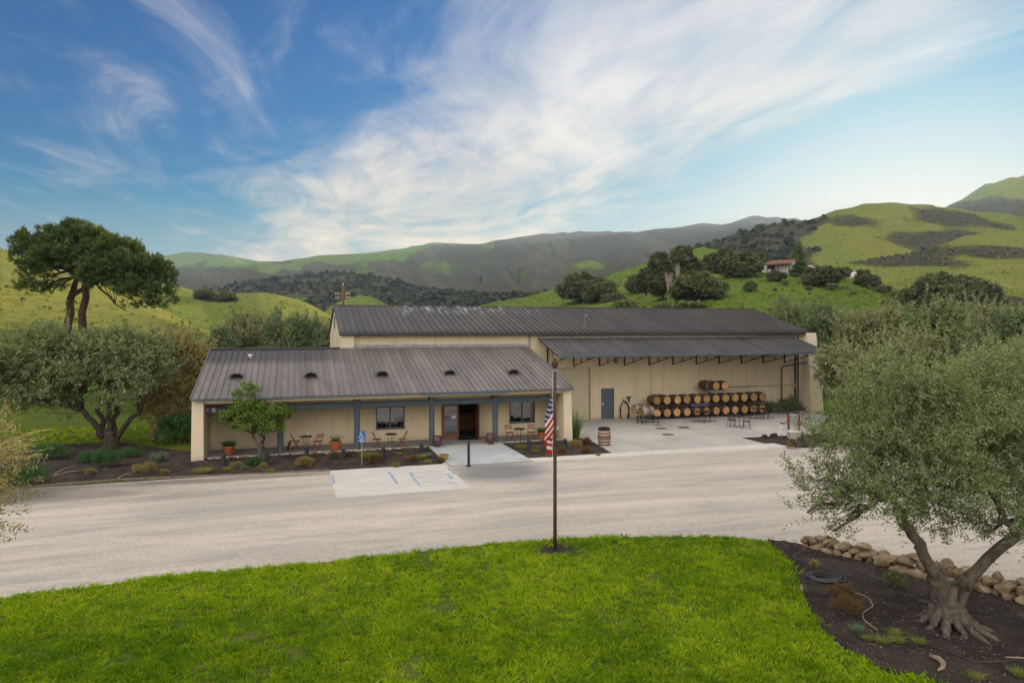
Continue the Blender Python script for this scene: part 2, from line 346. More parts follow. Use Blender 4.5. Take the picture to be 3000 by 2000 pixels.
def build_terrain():
    azs = np.concatenate([np.linspace(-math.pi, -R(46), 50, endpoint=False), np.linspace(-R(46), R(46), 580, endpoint=False), np.linspace(R(46), math.pi, 50)])
    rs = np.concatenate([[.5], np.geomspace(4, 70, 24, endpoint=False), np.geomspace(70, 3900, 215)])
    A, Rr = np.meshgrid(azs, rs, indexing='ij')
    lat, D = Rr*np.sin(A), Rr*np.cos(A)
    x = lat*CS + D*SN; y = D*CS - lat*SN
    z, who, tt, De = terrain(x, y, True)
    na, nr = A.shape
    idx = np.arange(na*nr).reshape(na, nr)
    f = np.stack([idx[:-1, :-1], idx[1:, :-1], idx[1:, 1:], idx[:-1, 1:]], -1).reshape(-1, 4)[:, ::-1]
    # how much of the ground is scrub (0 grass .. 1 scrub)
    px = 1500 + 2000*np.tan(np.clip(A, -1.2, 1.2))
    nz = fbm(x/130, y/130, 5, 31); nf = fbm(x/45, y/45, 4, 33)
    br = np.zeros(x.shape)
    br = np.where(who == 0, .98 - np.clip((tt-.72)*2.2, 0, .55)*(px < 1450) + (nz-.5)*1.9, br)
    br = np.where(who == 0, br - .75*np.exp(-((px-700)/130)**2)*np.exp(-((tt-.82)/.09)**2) - .5*np.exp(-((px-1180)/110)**2)*np.exp(-((tt-.95)/.05)**2), br)
    br = np.where(who == 1, .86 + (nz-.5)*2.0, br)
    def blob(cx, cy, rx, ry): return np.exp(-((px-cx)/rx)**2-((py_-cy)/ry)**2)
    py_ = 960 - 2000*(z-CAMH)/np.maximum(De, 1)
    br = np.where(who == 2, .05 + (nf-.5)*.5 + .5*(nz > .66), br)
    br = np.where(who == 3, .0 + (nf-.5)*.4, br)
    br = np.where(who == 4, .06 + (nf-.5)*.7, br)
    br = np.where(who == 5, .12 + (nf-.5)*.7, br)
    br = np.where(who == 6, .0 + (nf-.5)*.35, br)
    br = np.where(who == 7, .12 + (nf-.5)*.8 + .8*blob(2900, 880, 160, 25), br)
    rug = (nf-.5)*1.1 + (nz-.5)*.7
    br = np.where(who == 8, .10 + rug*.8 + .9*blob(2580, 742, 170, 26) + .95*blob(2930, 740, 90, 22) + .55*blob(2700, 770, 110, 14), br)
    br = np.where(who == 9, .20 + rug + 1.0*np.clip((2420-px)/160, 0, 1) + .9*blob(2760, 700, 190, 22) + .6*blob(2500, 655, 90, 16) + .4*blob(2700, 640, 120, 20), br)
    br = np.where(who == 10, .46 + rug + .5*blob(2850, 620, 120, 30), br)
    br = np.where(who == 11, .84 + (nz-.5)*2.0, br); br = np.where(who == 12, .95 + (nz-.5)*1.6, br)
    br = np.clip(br, 0, 1)
    spur = np.abs(fbm(A*20+tt*3.5, tt*2.4+A*4, 5, 61, .6)-.5)*2; rdg = np.where(np.isin(who, (0, 11, 12)), np.clip(1-spur*6, 0, 1)*np.clip(.35+tt, 0, 1)*1.3, np.clip(fbm(x/25, y/25, 3, 51)*1.6-.7, 0, 1)*.6)
    dry = np.where(who == 4, .95, np.where(np.isin(who, (8, 9, 10)), .62, np.where(who == 7, .6, np.where(who == 2, .6, .22))))*np.clip(.3+1.3*(fbm(x/60, y/60, 3, 41)), 0, 1.2)  # dry grass; sunlit slopes yellowed further, their sunlight put into the colour
    me = bpy.data.meshes.new('terrain')
    me.vertices.add(na*nr); me.vertices.foreach_set('co', np.stack([x, y, z], -1).astype(np.float32).ravel())
    me.loops.add(f.size); me.loops.foreach_set('vertex_index', f.astype(np.int32).ravel())
    me.polygons.add(len(f)); me.polygons.foreach_set('loop_start', np.arange(0, f.size, 4, dtype=np.int32))
    me.polygons.foreach_set('use_smooth', np.ones(len(f), bool))
    for nm, arr in (('scrub', br), ('dry', np.clip(dry, 0, 1)), ('ridge', rdg)):
        a = me.attributes.new(nm, 'FLOAT', 'POINT'); a.data.foreach_set('value', arr.astype(np.float32).ravel())
    m, nt, bs = nodes('hill_grass'); p = geo_pos(nt)
    def at(n):
        o = nt.nodes.new('ShaderNodeAttribute'); o.attribute_name = n; return o.outputs['Fac']
    n1 = noise_n(nt, p, .035, 8, .62); n2 = noise_n(nt, p, .4, 6, .65); n3 = noise_n(nt, p, .12, 6, .6, .6)
    g = mixc(nt, mrange(nt, n1, .35, .65), (.095, .175, .014), (.135, .235, .020))
    g = mixc(nt, mrange(nt, mathn(nt, 'ADD', at('dry'), mathn(nt, 'SUBTRACT', n3, .5)), .15, .9, 0, .95), g, (.29, .27, .042))
    g = mixc(nt, mrange(nt, n2, .48, .70, 0, .7), g, (.070, .115, .016))
    s = mixc(nt, mrange(nt, n3, .35, .65), (.088, .086, .048), (.145, .13, .078))
    s = mixc(nt, mrange(nt, n2, .35, .7, 0, .6), s, (.045, .052, .030))
    s = mixc(nt, mathn(nt, 'MULTIPLY', at('ridge'), .34), s, (.20, .185, .115))
    n4 = noise_n(nt, p, 1.3, 5, .7)
    g = mixc(nt, mrange(nt, n4, .45, .75, 0, .4), g, (.05, .095, .010)); g = mixc(nt, mrange(nt, n4, .2, .42, .35, 0), g, (.22, .28, .03))
    tr_ = noise_n(nt, p, 1, 5, .6, .5, (.03, .03, .9)); g = mixc(nt, mrange(nt, tr_, .53, .60, 0, .35), g, (.075, .10, .018))
    n5 = noise_n(nt, p, .011, 5, .6, .8); g = mixc(nt, mrange(nt, n5, .42, .62, 0, .5), g, (.19, .215, .04))
    g = mixc(nt, .14, g, (.16, .15, .10))
    fac = mrange(nt, mathn(nt, 'ADD', at('scrub'), mathn(nt, 'MULTIPLY', mathn(nt, 'SUBTRACT', n2, .5), .55)), .34, .62)
    lk(nt, mixc(nt, fac, g, s), bs.inputs['Base Color']); bs.inputs['Roughness'].default_value = .95; bs.inputs['Specular IOR Level'].default_value = .05
    bump(nt, bs, mathn(nt, 'MULTIPLY', noise_n(nt, p, .22, 8, .7), mrange(nt, fac, 0, 1, .35, 1)), 1., 5.)
    me.materials.append(m); me.update(calc_edges=True)
    return tag(link('terrain', me), kind='structure'), (x, y, z, who, tt, br, px, De)
TERR, TD = build_terrain()

# scattered scrub and far woods that read as one mass
def blob_mass(name, pts, sx, sz, mat, seed, label, cat, k=16):
    """ragged leaf masses, one small heap of leaf faces for every shrub or crown"""
    rg = np.random.default_rng(seed); n = len(pts)
    d = rg.normal(size=(n, k, 3)); d /= np.linalg.norm(d, axis=-1, keepdims=True); d[..., 2] = np.abs(d[..., 2])*1.1-.25
    r = .55+.45*rg.random((n, k, 1)); c = d*r*np.stack([sx, sx, sz*1.5], -1)[:, None]+pts[:, None]
    nrm = d+rg.normal(size=(n, k, 3))*.35; a = np.cross(nrm, rg.normal(size=(n, k, 3))); a /= np.linalg.norm(a, axis=-1, keepdims=True); b = np.cross(nrm, a); b /= np.linalg.norm(b, axis=-1, keepdims=True)
    sz_ = (sx[:, None, None]*.62)*(.6+.7*rg.random((n, k, 1))); q = lambda: .6+.6*rg.random((n, k, 1))
    V = np.stack([c-a*sz_*q(), c-b*sz_*q(), c+a*sz_*q(), c+b*sz_*q()], 2).reshape(-1, 3)
    rnd = np.clip(np.repeat(rg.random(n), k)*.6+.4*rg.random(n*k), 0, 1)
    return tag(link(name, fast_mesh(name, V, 4, mat, rnd)), label, cat, kind='stuff')
leaf('scrub_leaf', (.085, .080, .044), (.16, .14, .082), trans=0, rough=.95, spec=.05)
leaf('wood_leaf', (.034, .044, .022), (.078, .082, .044), trans=0, rough=.95, spec=.05, c3=(.09, .08, .05))
leaf('slope_tuft', (.085, .13, .018), (.17, .205, .034), trans=.15, rough=.9, spec=.05, c3=(.22, .21, .05))
def scatter_hills():
    rg = np.random.default_rng(4); x, y, z, who, tt, br, px, De = TD
    inv = (px > -150) & (px < 3150)
    w = np.where(inv & (br > .5) & np.isin(who, (5, 7, 8, 9, 10)), 1., 0.)*De**.6
    i = rg.choice(x.size, 6500, p=(w/w.sum()).ravel()); pts = np.stack([x.ravel()[i], y.ravel()[i], z.ravel()[i]-.4], -1)
    pts[:, :2] += rg.normal(0, 2, (len(i), 2)); s = .55+1.5*rg.random(len(i))**2.5
    blob_mass('hill_scrub', pts, s*1.25, s*.8, MATS['scrub_leaf'], 5, 'grey brown scrub covering the slopes of the right hills', 'scrub', 9)
    w = np.where(inv & (br > .5) & ((who == 1) | ((who == 9) & (px < 2440)) | ((who == 0) & (tt < .35))), 1., 0.)
    i = rg.choice(x.size, 3000, p=(w/w.sum()).ravel()); pts = np.stack([x.ravel()[i], y.ravel()[i], z.ravel()[i]-.5], -1)
    pts[:, :2] += rg.normal(0, 4, (len(i), 2)); s = 2.6+3.6*rg.random(len(i))
    blob_mass('far_woods', pts, s*1.15, s*.95, MATS['wood_leaf'], 6, 'dark oak woods filling the folds of the far hills', 'woods', 19)
    # rank grass standing in tufts on the nearer slopes
    w = np.where(inv & (br < .5) & np.isin(who, (2, 4, 5, 6, 7, 8, 9)) & (De < 950), 1., 0.)*np.where(np.isin(who, (5, 6, 7)), 1., .4)*De**.5
    i = rg.choice(x.size, 26000, p=(w/w.sum()).ravel()); P = np.stack([x.ravel()[i], y.ravel()[i], z.ravel()[i]], -1); P[:, :2] += rg.normal(0, 2.5, (len(i), 2)); P[:, 2] = terrain(P[:, 0], P[:, 1])-.05
    a = rg.random(len(i))*6.28; hw = ((.22+.5*rg.random(len(i))**2)*np.clip(De.ravel()[i]/320, 1, 1.9))[:, None]; sd = np.stack([np.cos(a), np.sin(a), 0*a], 1)*hw; up_ = np.array([0, 0, 1.])*hw*(.5+.5*rg.random((len(i), 1)))+rg.normal(0, .08, (len(i), 3))
    V = np.stack([P-sd, P+sd, P+sd*.7+up_, P-sd*.6+up_*1.1], 1).reshape(-1, 3)
    tag(link('slope_grass', fast_mesh('slope_grass', V, 4, MATS['slope_tuft'], rg.random(len(i)))), 'rank grass in tufts over the nearer green slopes', 'grass', kind='stuff')
scatter_hills()

# ------------------------------------------------------------------ level ground round the buildings
def mat_gravel():
    m, nt, bs = nodes('gravel'); p = geo_pos(nt)
    big = noise_n(nt, p, .16, 5, .55, .6, (.5, 1.3, 1)); st = noise_n(nt, p, .8, 9, .72, .5, (.2, 1.4, 1)); gr = noise_n(nt, p, 26, 3, .7); g2 = noise_n(nt, p, 3.2, 5, .65)
    c = mixc(nt, mrange(nt, big, .36, .62), (.58, .52, .44), (.74, .65, .53))
    c = mixc(nt, mrange(nt, st, .46, .66, 0, .75), c, (.40, .38, .36))
    c = mixc(nt, mrange(nt, g2, .42, .75, 0, .35), c, (.40, .36, .32))
    vo = nt.nodes.new('ShaderNodeTexVoronoi'); vo.inputs['Scale'].default_value = 22; lk(nt, p, vo.inputs['Vector'])
    c = mixc(nt, mrange(nt, gr, .35, .68, 0, .5), c, (.34, .305, .27))
    bw = nt.nodes.new('ShaderNodeRGBToBW'); lk(nt, vo.outputs['Color'], bw.inputs[0]); c = mixc(nt, .16, c, bw.outputs[0], 'OVERLAY')
    # paired wheel tracks that sweep past the lawn
    sp = nt.nodes.new('ShaderNodeSeparateXYZ'); lk(nt, p, sp.inputs[0]); dx_ = mathn(nt, 'SUBTRACT', sp.outputs[0], 3.)
    tv = mathn(nt, 'ADD', mathn(nt, 'ADD', sp.outputs[1], mathn(nt, 'MULTIPLY', mathn(nt, 'MULTIPLY', dx_, dx_), .0045)), mathn(nt, 'MULTIPLY', mathn(nt, 'SUBTRACT', big, .5), 2.2))
    for k_, (t0, amt) in enumerate(((20.9, .55), (22.5, .6), (24.1, .5), (25.7, .45), (27.6, .35), (29.1, .3))):
        mk = mrange(nt, mathn(nt, 'ABSOLUTE', mathn(nt, 'SUBTRACT', tv, t0)), .08, .55, 1, 0)
        mk = mathn(nt, 'MULTIPLY', mathn(nt, 'MULTIPLY', mk, mrange(nt, noise_n(nt, p, .5, 4, .6, 0, (.35, 1, 1)), .32, .6)), amt)
        c = mixc(nt, mk, c, (.76, .66, .53) if k_ % 3 else (.40, .38, .365))
    def pool(cx, cy, rx, ry, lo, hi):
        mp = nt.nodes.new('ShaderNodeMapping'); mp.inputs['Location'].default_value = (-cx/rx, -cy/ry, 0); mp.inputs['Scale'].default_value = (1/rx, 1/ry, 0); lk(nt, p, mp.inputs[0])
        vl = nt.nodes.new('ShaderNodeVectorMath'); vl.operation = 'LENGTH'; lk(nt, mp.outputs[0], vl.inputs[0])
        return mrange(nt, mathn(nt, 'ADD', vl.outputs['Value'], mathn(nt, 'MULTIPLY', mathn(nt, 'SUBTRACT', big, .5), 1.6)), lo, hi, 1, 0)
    # dark base rock laid by the parking pad, gravel darkened in a wide patch at the far left
    c = mixc(nt, mathn(nt, 'MULTIPLY', pool(8.6, 28.6, 2.8, 2.3, .5, 1.3), .85), c, (.20, .205, .22))
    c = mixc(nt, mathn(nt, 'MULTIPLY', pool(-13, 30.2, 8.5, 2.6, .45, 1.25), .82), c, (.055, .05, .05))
    c = mixc(nt, mathn(nt, 'MULTIPLY', pool(-2.2, 30.9, 5.0, .55, .4, 1.4), .6), c, (.12, .105, .095))
    lk(nt, c, bs.inputs['Base Color']); bs.inputs['Roughness'].default_value = .95; bs.inputs['Specular IOR Level'].default_value = .1
    bump(nt, bs, mathn(nt, 'ADD', gr, mathn(nt, 'MULTIPLY', st, .8)), .8, .03); MATS['gravel'] = m
def mat_concrete(name, a, b, dark):
    m, nt, bs = nodes(name); p = geo_pos(nt)
    n1 = noise_n(nt, p, .35, 6, .6, .6); n2 = noise_n(nt, p, 2.2, 6, .65, .4); n3 = noise_n(nt, p, 60, 3, .6)
    c = mixc(nt, mrange(nt, n1, .36, .64), a, b); c = mixc(nt, mrange(nt, n2, .48, .72, 0, .45), c, dark)
    c = mixc(nt, mrange(nt, n3, .35, .7, 0, .3), c, dark)
    oi = nt.nodes.new('ShaderNodeObjectInfo'); hv = nt.nodes.new('ShaderNodeHueSaturation')
    lk(nt, mrange(nt, oi.outputs['Random'], 0, 1, .93, 1.06, False), hv.inputs['Value']); lk(nt, c, hv.inputs['Color'])
    lk(nt, hv.outputs[0], bs.inputs['Base Color']); bs.inputs['Roughness'].default_value = .85; bs.inputs['Specular IOR Level'].default_value = .2
    bump(nt, bs, n3, .25, .004); MATS[name] = m
def mat_soil():
    m, nt, bs = nodes('mulch'); p = geo_pos(nt)
    n1 = noise_n(nt, p, .8, 5, .6, .4); n2 = noise_n(nt, p, 14, 6, .75); n3 = noise_n(nt, p, 45, 3, .7)
    c = mixc(nt, mrange(nt, n1, .35, .65), (.042, .034, .029), (.085, .067, .055)); c = mixc(nt, mrange(nt, n2, .5, .72, 0, .8), c, (.018, .015, .013))
    c = mixc(nt, mrange(nt, n3, .62, .8, 0, .6), c, (.12, .095, .075))
    lk(nt, c, bs.inputs['Base Color']); bs.inputs['Roughness'].default_value = .95; bs.inputs['Specular IOR Level'].default_value = .1
    bump(nt, bs, n2, 1, .06); MATS['mulch'] = m
def mat_lawn():
    m, nt, bs = nodes('lawn_soil'); p = geo_pos(nt)
    n1 = noise_n(nt, p, .45, 5, .6, .4); n2 = noise_n(nt, p, 9, 5, .7)
    c = mixc(nt, mrange(nt, n1, .35, .65), (.085, .12, .016), (.13, .15, .03)); c = mixc(nt, mrange(nt, n2, .45, .75, 0, .7), c, (.03, .055, .008))
    lk(nt, c, bs.inputs['Base Color']); bs.inputs['Roughness'].default_value = .95; bs.inputs['Specular IOR Level'].default_value = .05
    bump(nt, bs, n2, .8, .04); MATS['lawn_soil'] = m
mat_gravel(); mat_soil(); mat_lawn()
mat_concrete('concrete', (.44, .42, .385), (.55, .52, .465), (.33, .32, .30))
mat_concrete('pad_concrete', (.64, .61, .55), (.74, .70, .63), (.50, .47, .42))
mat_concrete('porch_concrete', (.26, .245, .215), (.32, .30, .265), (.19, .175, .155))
mat_concrete('paver', (.44, .465, .47), (.56, .585, .585), (.36, .375, .375))
def sheet(name, pts, z, mat, kind='structure', label=None, cat=None):
    bm = bmesh.new(); vs = [bm.verts.new((p[0], p[1], z)) for p in pts]; f = bm.faces.new(vs)
    if f.calc_area() and f.normal.z < 0: bmesh.ops.reverse_faces(bm, faces=[f])
    bm.normal_update()
    if bm.faces[:][0].normal.z < 0: bmesh.ops.reverse_faces(bm, faces=bm.faces[:])
    bmesh.ops.triangulate(bm, faces=bm.faces[:])
    me = bpy.data.meshes.new(name); bm.to_mesh(me); bm.free(); me.materials.append(mat)
    return tag(link(name, me), label, cat, kind=kind)
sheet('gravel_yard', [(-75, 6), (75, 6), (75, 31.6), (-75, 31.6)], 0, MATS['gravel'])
LAWN_EDGE = [(-40, 17.6), (-20, 18.0), (-12, 18.4), (-6.56, 18.77), (-3.03, 19.18), (1.19, 19.04), (4, 19.2), (6.09, 19.18), (8.2, 18.98), (10.16, 18.41), (11.9, 17.85), (12.9, 17.35), (13.3, 16.9), (13.05, 16.2), (12.75, 15.4), (12.2, 14.4), (11.4, 13.3), (10.85, 12.3), (10.45, 11.5), (10.25, 10.8), (10.3, 10.2), (10.68, 9.43), (11.3, 8.6), (12.6, 7.4), (15, 6)]
# a second gravel road and back lawn to the left of the building
sheet('back_lawn', [(-5.2, 38), (-6.5, 39.6), (-9.2, 42.6), (-12.3, 42.4), (-15.5, 39.5), (-18.5, 36.5), (-24, 34), (-42, 34), (-42, 50), (-30, 52), (-5.2, 52)], .012, MATS['lawn_soil'])
sheet('lawn', LAWN_EDGE + [(60, 3), (60, -30), (-60, -30), (-60, 17.5)], .03, MATS['lawn_soil'])
def soft_edge(pts, a, n, rg):
    """split the edges of an outline and shake the new points, so borders run unevenly"""
    out = []
    for i, p in enumerate(pts):
        q = pts[(i+1) % len(pts)]; L = math.hypot(q[0]-p[0], q[1]-p[1]); k = max(1, int(L/n))
        for j in range(k):
            t = j/k; out.append((p[0]+(q[0]-p[0])*t+(rg.uniform(-a, a) if j else 0), p[1]+(q[1]-p[1])*t+(rg.uniform(-a, a) if j else 0)))
    return out
rg0 = random.Random(3)
def bed(name, outline, z, hump, res, seed, label=None):
    """soil bed: outline filled with a fine uneven surface"""
    bm = bmesh.new(); vs = [bm.verts.new((p[0], p[1], z)) for p in outline]; bm.faces.new(vs)
    bmesh.ops.triangulate(bm, faces=bm.faces[:])
    for _ in range(7):
        es = [e for e in bm.edges if e.calc_length() > res]
        if not es: break
        bmesh.ops.subdivide_edges(bm, edges=es, cuts=1); bmesh.ops.triangulate(bm, faces=[f for f in bm.faces if len(f.verts) > 3])
    bm.normal_update()
    for v in bm.verts:
        if not v.is_boundary:
            v.co.z += hump*float(fbm(np.array([v.co.x*.8]), np.array([v.co.y*.8]), 3, seed)[0]) + .05*(float(vnoise(np.array([v.co.x*6]), np.array([v.co.y*6]), seed)[0])-.3)
    if sum(f.normal.z for f in bm.faces) < 0: bmesh.ops.reverse_faces(bm, faces=bm.faces[:])
    me = bpy.data.meshes.new(name); bm.to_mesh(me); bm.free(); me.materials.append(MATS['mulch']); me.polygons.foreach_set('use_smooth', [True]*len(me.polygons))
    return tag(link(name, me), kind='structure')
BED_OLIVE = [(13.45, 17.15), (13.3, 16.9), (13.05, 16.2), (12.75, 15.4), (12.2, 14.4), (11.4, 13.3), (10.85, 12.3), (10.45, 11.5), (10.25, 10.8), (10.3, 10.2), (10.68, 9.43), (11.3, 8.6), (12.6, 7.4), (15, 6.2), (19, 6.2), (17.3, 9.2), (16.3, 11.2), (15.75, 12.6), (15.2, 14.0), (14.75, 15.0), (14.3, 16.2)]
bed('mulch_bed', soft_edge(BED_OLIVE, .09, .3, rg0), .042, .10, .35, 3)
BED_PORCH = [(-4.15, 36.0), (6.72, 36.0), (6.55, 31.25), (1.45, 31.35), (-3.15, 31.7), (-7.2, 32.1), (-9.8, 31.8), (-17, 31.7), (-24, 33.6), (-18.5, 36.5), (-15.5, 39.5), (-12.3, 42.4), (-9.2, 42.6), (-6.5, 39.6), (-4.75, 38.0), (-4.75, 36.0)]
bed('mulch_bed', soft_edge(BED_PORCH, .04, .5, rg0), .016, .07, .5, 5)
BED_ENTRY = [(10.85, 35.7), (10.7, 31.28), (15.2, 31.25), (15.75, 35.1), (14.9, 36.4), (14.75, 35.2), (14.2, 35.2), (14.2, 36.0)]
bed('mulch_bed', BED_ENTRY, .034, .05, .4, 7)
bed('mulch_bed', [(24.42, 33.38), (29.7, 33.18), (38, 33.6), (38, 29.7), (25.6, 29.7), (25.02, 30.9), (25.0, 31.3), (24.42, 31.3)], .034, .05, .5, 9)
# ------------------------------------------------------------------ building materials
def mat_stucco(name, col, stain):
    m, nt, bs = nodes(name); p = geo_pos(nt)
    n1 = noise_n(nt, p, .5, 5, .6, .4); st = noise_n(nt, p, 1.2, 5, .65, .3, (3.5, 3.5, .22)); n3 = noise_n(nt, p, 75, 4, .65)
    c = mixc(nt, mrange(nt, n1, .35, .65), tuple(x*.93 for x in col), tuple(x*1.05 for x in col))
    c = mixc(nt, mrange(nt, st, .48, .72, 0, .55), c, stain)
    sx = nt.nodes.new('ShaderNodeSeparateXYZ'); lk(nt, p, sx.inputs[0])
    c = mixc(nt, mathn(nt, 'MULTIPLY', mrange(nt, mathn(nt, 'ADD', sx.outputs[2], mathn(nt, 'MULTIPLY', st, .5)), .2, .65, 1, 0), .35), c, (.26, .20, .13))
    c = mixc(nt, mrange(nt, n3, .35, .7, 0, .18), c, tuple(x*.7 for x in col))
    lk(nt, c, bs.inputs['Base Color']); bs.inputs['Roughness'].default_value = .9; bs.inputs['Specular IOR Level'].default_value = .15
    bump(nt, bs, n3, .5, .012); MATS[name] = m
mat_stucco('stucco', (.72, .615, .435), (.58, .47, .30))
mat_stucco('stucco_pale', (.70, .60, .45), (.56, .46, .31))
def mat_roof(name, a, b, lichen):
    m, nt, bs = nodes(name); p = geo_pos(nt)
    oi = nt.nodes.new('ShaderNodeObjectInfo')
    n1 = noise_n(nt, p, .6, 5, .65, .5, (1, .35, .35)); n2 = noise_n(nt, p, 5, 6, .7, .5, (2.2, .35, .35)); n3 = noise_n(nt, p, 40, 3, .6)
    c = mixc(nt, mrange(nt, n1, .35, .65), a, b)
    c = mixc(nt, mrange(nt, n2, .45, .75, 0, .5), c, tuple(x*.55 for x in a))
    c = mixc(nt, mrange(nt, n3, .4, .7, 0, .25), c, tuple(x*1.5 for x in b))
    sx = nt.nodes.new('ShaderNodeSeparateXYZ'); lk(nt, p, sx.inputs[0])
    if lichen == 'barn':      # pale droppings and lichen spread over the upper left of the barn roof, black growth along its eave
        l1 = noise_n(nt, p, 1.6, 9, .72, .8, (1.6, .55, .55)); l2 = noise_n(nt, p, 9, 4, .6)
        reg = mathn(nt, 'MULTIPLY', mrange(nt, sx.outputs[2], 6.7, 7.6, 0, 1), mathn(nt, 'MULTIPLY', mrange(nt, sx.outputs[0], 5.5, 7.5, 0, 1), mrange(nt, sx.outputs[0], 14, 24, 1, 0)))
        k = mrange(nt, mathn(nt, 'ADD', mathn(nt, 'MULTIPLY', l1, 1.0), mathn(nt, 'MULTIPLY', reg, .22)), .71, .80)
        c = mixc(nt, mathn(nt, 'MULTIPLY', k, mrange(nt, l2, .35, .6)), c, (.42, .43, .45))
        c = mixc(nt, mathn(nt, 'MULTIPLY', mrange(nt, mathn(nt, 'ADD', sx.outputs[2], mathn(nt, 'MULTIPLY', l1, .35)), 6.22, 6.42, 1, 0), .8), c, (.03, .03, .028))
    if lichen == 'wing':      # sooty band near the top at the left end
        reg = mathn(nt, 'MULTIPLY', mrange(nt, mathn(nt, 'ADD', sx.outputs[2], mathn(nt, 'MULTIPLY', n2, .5)), 4.45, 4.85, 0, 1), mrange(nt, sx.outputs[0], 1, 4, 1, 0))
        c = mixc(nt, mathn(nt, 'MULTIPLY', reg, .7), c, (.035, .033, .032))
    hv = nt.nodes.new('ShaderNodeHueSaturation'); lk(nt, mrange(nt, oi.outputs['Random'], 0, 1, .86, 1.13, False), hv.inputs['Value']); lk(nt, c, hv.inputs['Color'])
    lk(nt, hv.outputs[0], bs.inputs['Base Color']); bs.inputs['Metallic'].default_value = .25; bs.inputs['Specular IOR Level'].default_value = .35
    lk(nt, mrange(nt, n1, .3, .7, .42, .6), bs.inputs['Roughness']); MATS[name] = m
mat_roof('roof_wing', (.165, .142, .127), (.245, .218, .198), 'wing')
mat_roof('roof_barn', (.062, .054, .050), (.105, .092, .084), 'barn')
mat_roof('roof_canopy', (.080, .074, .074), (.125, .116, .114), None)
M('slate_paint', (.085, .115, .145), .6, .14, 2, spec=.35, bmp=.2, bscale=40)
M('door_paint', (.085, .11, .145), .55, .08, 2, spec=.4)
M('dark_steel', (.035, .034, .036), .6, .2, 4, spec=.4)
M('zinc', (.30, .315, .32), .5, .25, 3, metal=.5, spec=.4)
M('door_wood', (.22, .075, .030), .5, .25, 3, spec=.4, mul=(8, 8, .6))
M('white_paint', (.78, .77, .74), .6, .06, 3)
M('black_rubber', (.015, .015, .017), .7, .2, 5)
M('roll_door', (.74, .69, .54), .6, .06, 2, spec=.3)
M('pink_panel', (.56, .46, .41), .7, .05, 2)
M('interior', (.055, .04, .03), .9, .2, 1)
M('soffit', (.30, .235, .15), .9, .1, 2)
def mat_glass():
    m, nt, bs = nodes('window_glass'); nt.nodes.remove(bs)
    g = nt.nodes.new('ShaderNodeBsdfGlossy'); g.inputs['Roughness'].default_value = .015; g.inputs['Color'].default_value = (.9, .92, .95, 1)
    t = nt.nodes.new('ShaderNodeBsdfTransparent'); t.inputs['Color'].default_value = (.42, .43, .42, 1)
    lw = nt.nodes.new('ShaderNodeFresnel'); lw.inputs['IOR'].default_value = 1.75
    a = mathn(nt, 'ADD', lw.outputs[0], .10); ms = nt.nodes.new('ShaderNodeMixShader'); lk(nt, a, ms.inputs[0])
    lk(nt, t.outputs[0], ms.inputs[1]); lk(nt, g.outputs[0], ms.inputs[2]); lk(nt, ms.outputs[0], nt.nodes['Material Output'].inputs['Surface']); MATS['window_glass'] = m
mat_glass()
# ------------------------------------------------------------------ tasting room wing
WX0, WX1, WY0, WY1, EZ, TZ = -4.7, 14.72, 35.15, 43.0, 2.99, 5.05
wing = thing('tasting_room_wing', 'low beige stucco wing with brown metal shed roof and blue grey porch posts', 'building', (5, 38, 0))
o = (-5, -38, 0)
WA, WB = 38.1, 42.9
m = MB(); zt = 3.62           # front wall with openings for two windows, a door and room behind
xs = [(-4.2, -1.8, 0, zt), (-1.8, -.9, .0, zt), (-.9, 4.22, 0, zt), (4.22, 5.8, 0, .76), (4.22, 5.8, 2.0, zt), (5.8, 7.88, 0, zt), (7.88, 10.02, 2.12, zt), (10.02, 11.92, 0, zt), (11.92, 13.5, 0, .78), (11.92, 13.5, 2.03, zt), (13.5, 14.25, 0, zt)]
for a, b, c, d in xs: m.box(a, b, WA, WA+.2, c, d)
m.build('wall', MATS['stucco'], wing, o)
MB().box(-4.6, 14.6, 42.65, 42.9, 0, 4.9).build('wall', MATS['stucco'], wing, o)
for a, b in ((-4.62, -4.2), (14.25, 14.66)):        # end walls, rising with the roof
    MB().hexa([(a, WA, 0), (b, WA, 0), (b, 42.64, 0), (a, 42.64, 0), (a, WA, 3.64), (b, WA, 3.64), (b, 42.64, 4.84), (a, 42.64, 4.84)]).build('wall', MATS['stucco'], wing, o)
for a, b in ((-4.7, -4.14), (14.22, 14.74)):        # thick porch end walls, a little wider at the foot
    MB().hexa([(a, 35.24, 0), (b, 35.24, 0), (b, WA-.004, 0), (a, WA-.004, 0), (a+.02, 35.4, 2.9), (b-.03, 35.4, 2.9), (b-.03, WA-.004, 3.56), (a+.02, WA-.004, 3.56)]).build('buttress', MATS['stucco_pale'], wing, o, bevel=.02)
MB().box(-4.1, 14.2, 38.32, 42.6, .0, .05).build('interior_floor', MATS['interior'], wing, o)
MB().box(-4.15, 14.2, 42.55, 42.62, .05, 4.6).build('interior_wall', MATS['interior'], wing, o)
MB().box(-4.15, 14.2, 38.34, 42.54, 2.75, 2.8).build('interior_ceiling', MATS['interior'], wing, o)
MB().hexa([(-4.13, 35.62, 2.86), (14.2, 35.62, 2.86), (14.2, 38.08, 3.5), (-4.13, 38.08, 3.5), (-4.13, 35.62, 2.90), (14.2, 35.62, 2.90), (14.2, 38.08, 3.54), (-4.13, 38.08, 3.54)]).build('soffit', MATS['soffit'], wing, o)
MB().box(-4.13, 14.21, 35.42, 35.6, 2.72, 2.955).build('fascia', MATS['stucco_pale'], wing, o)
MB().box(-4.72, 14.74, 35.10, 35.16, 2.895, 2.975).build('gutter', MATS['slate_paint'], wing, o)
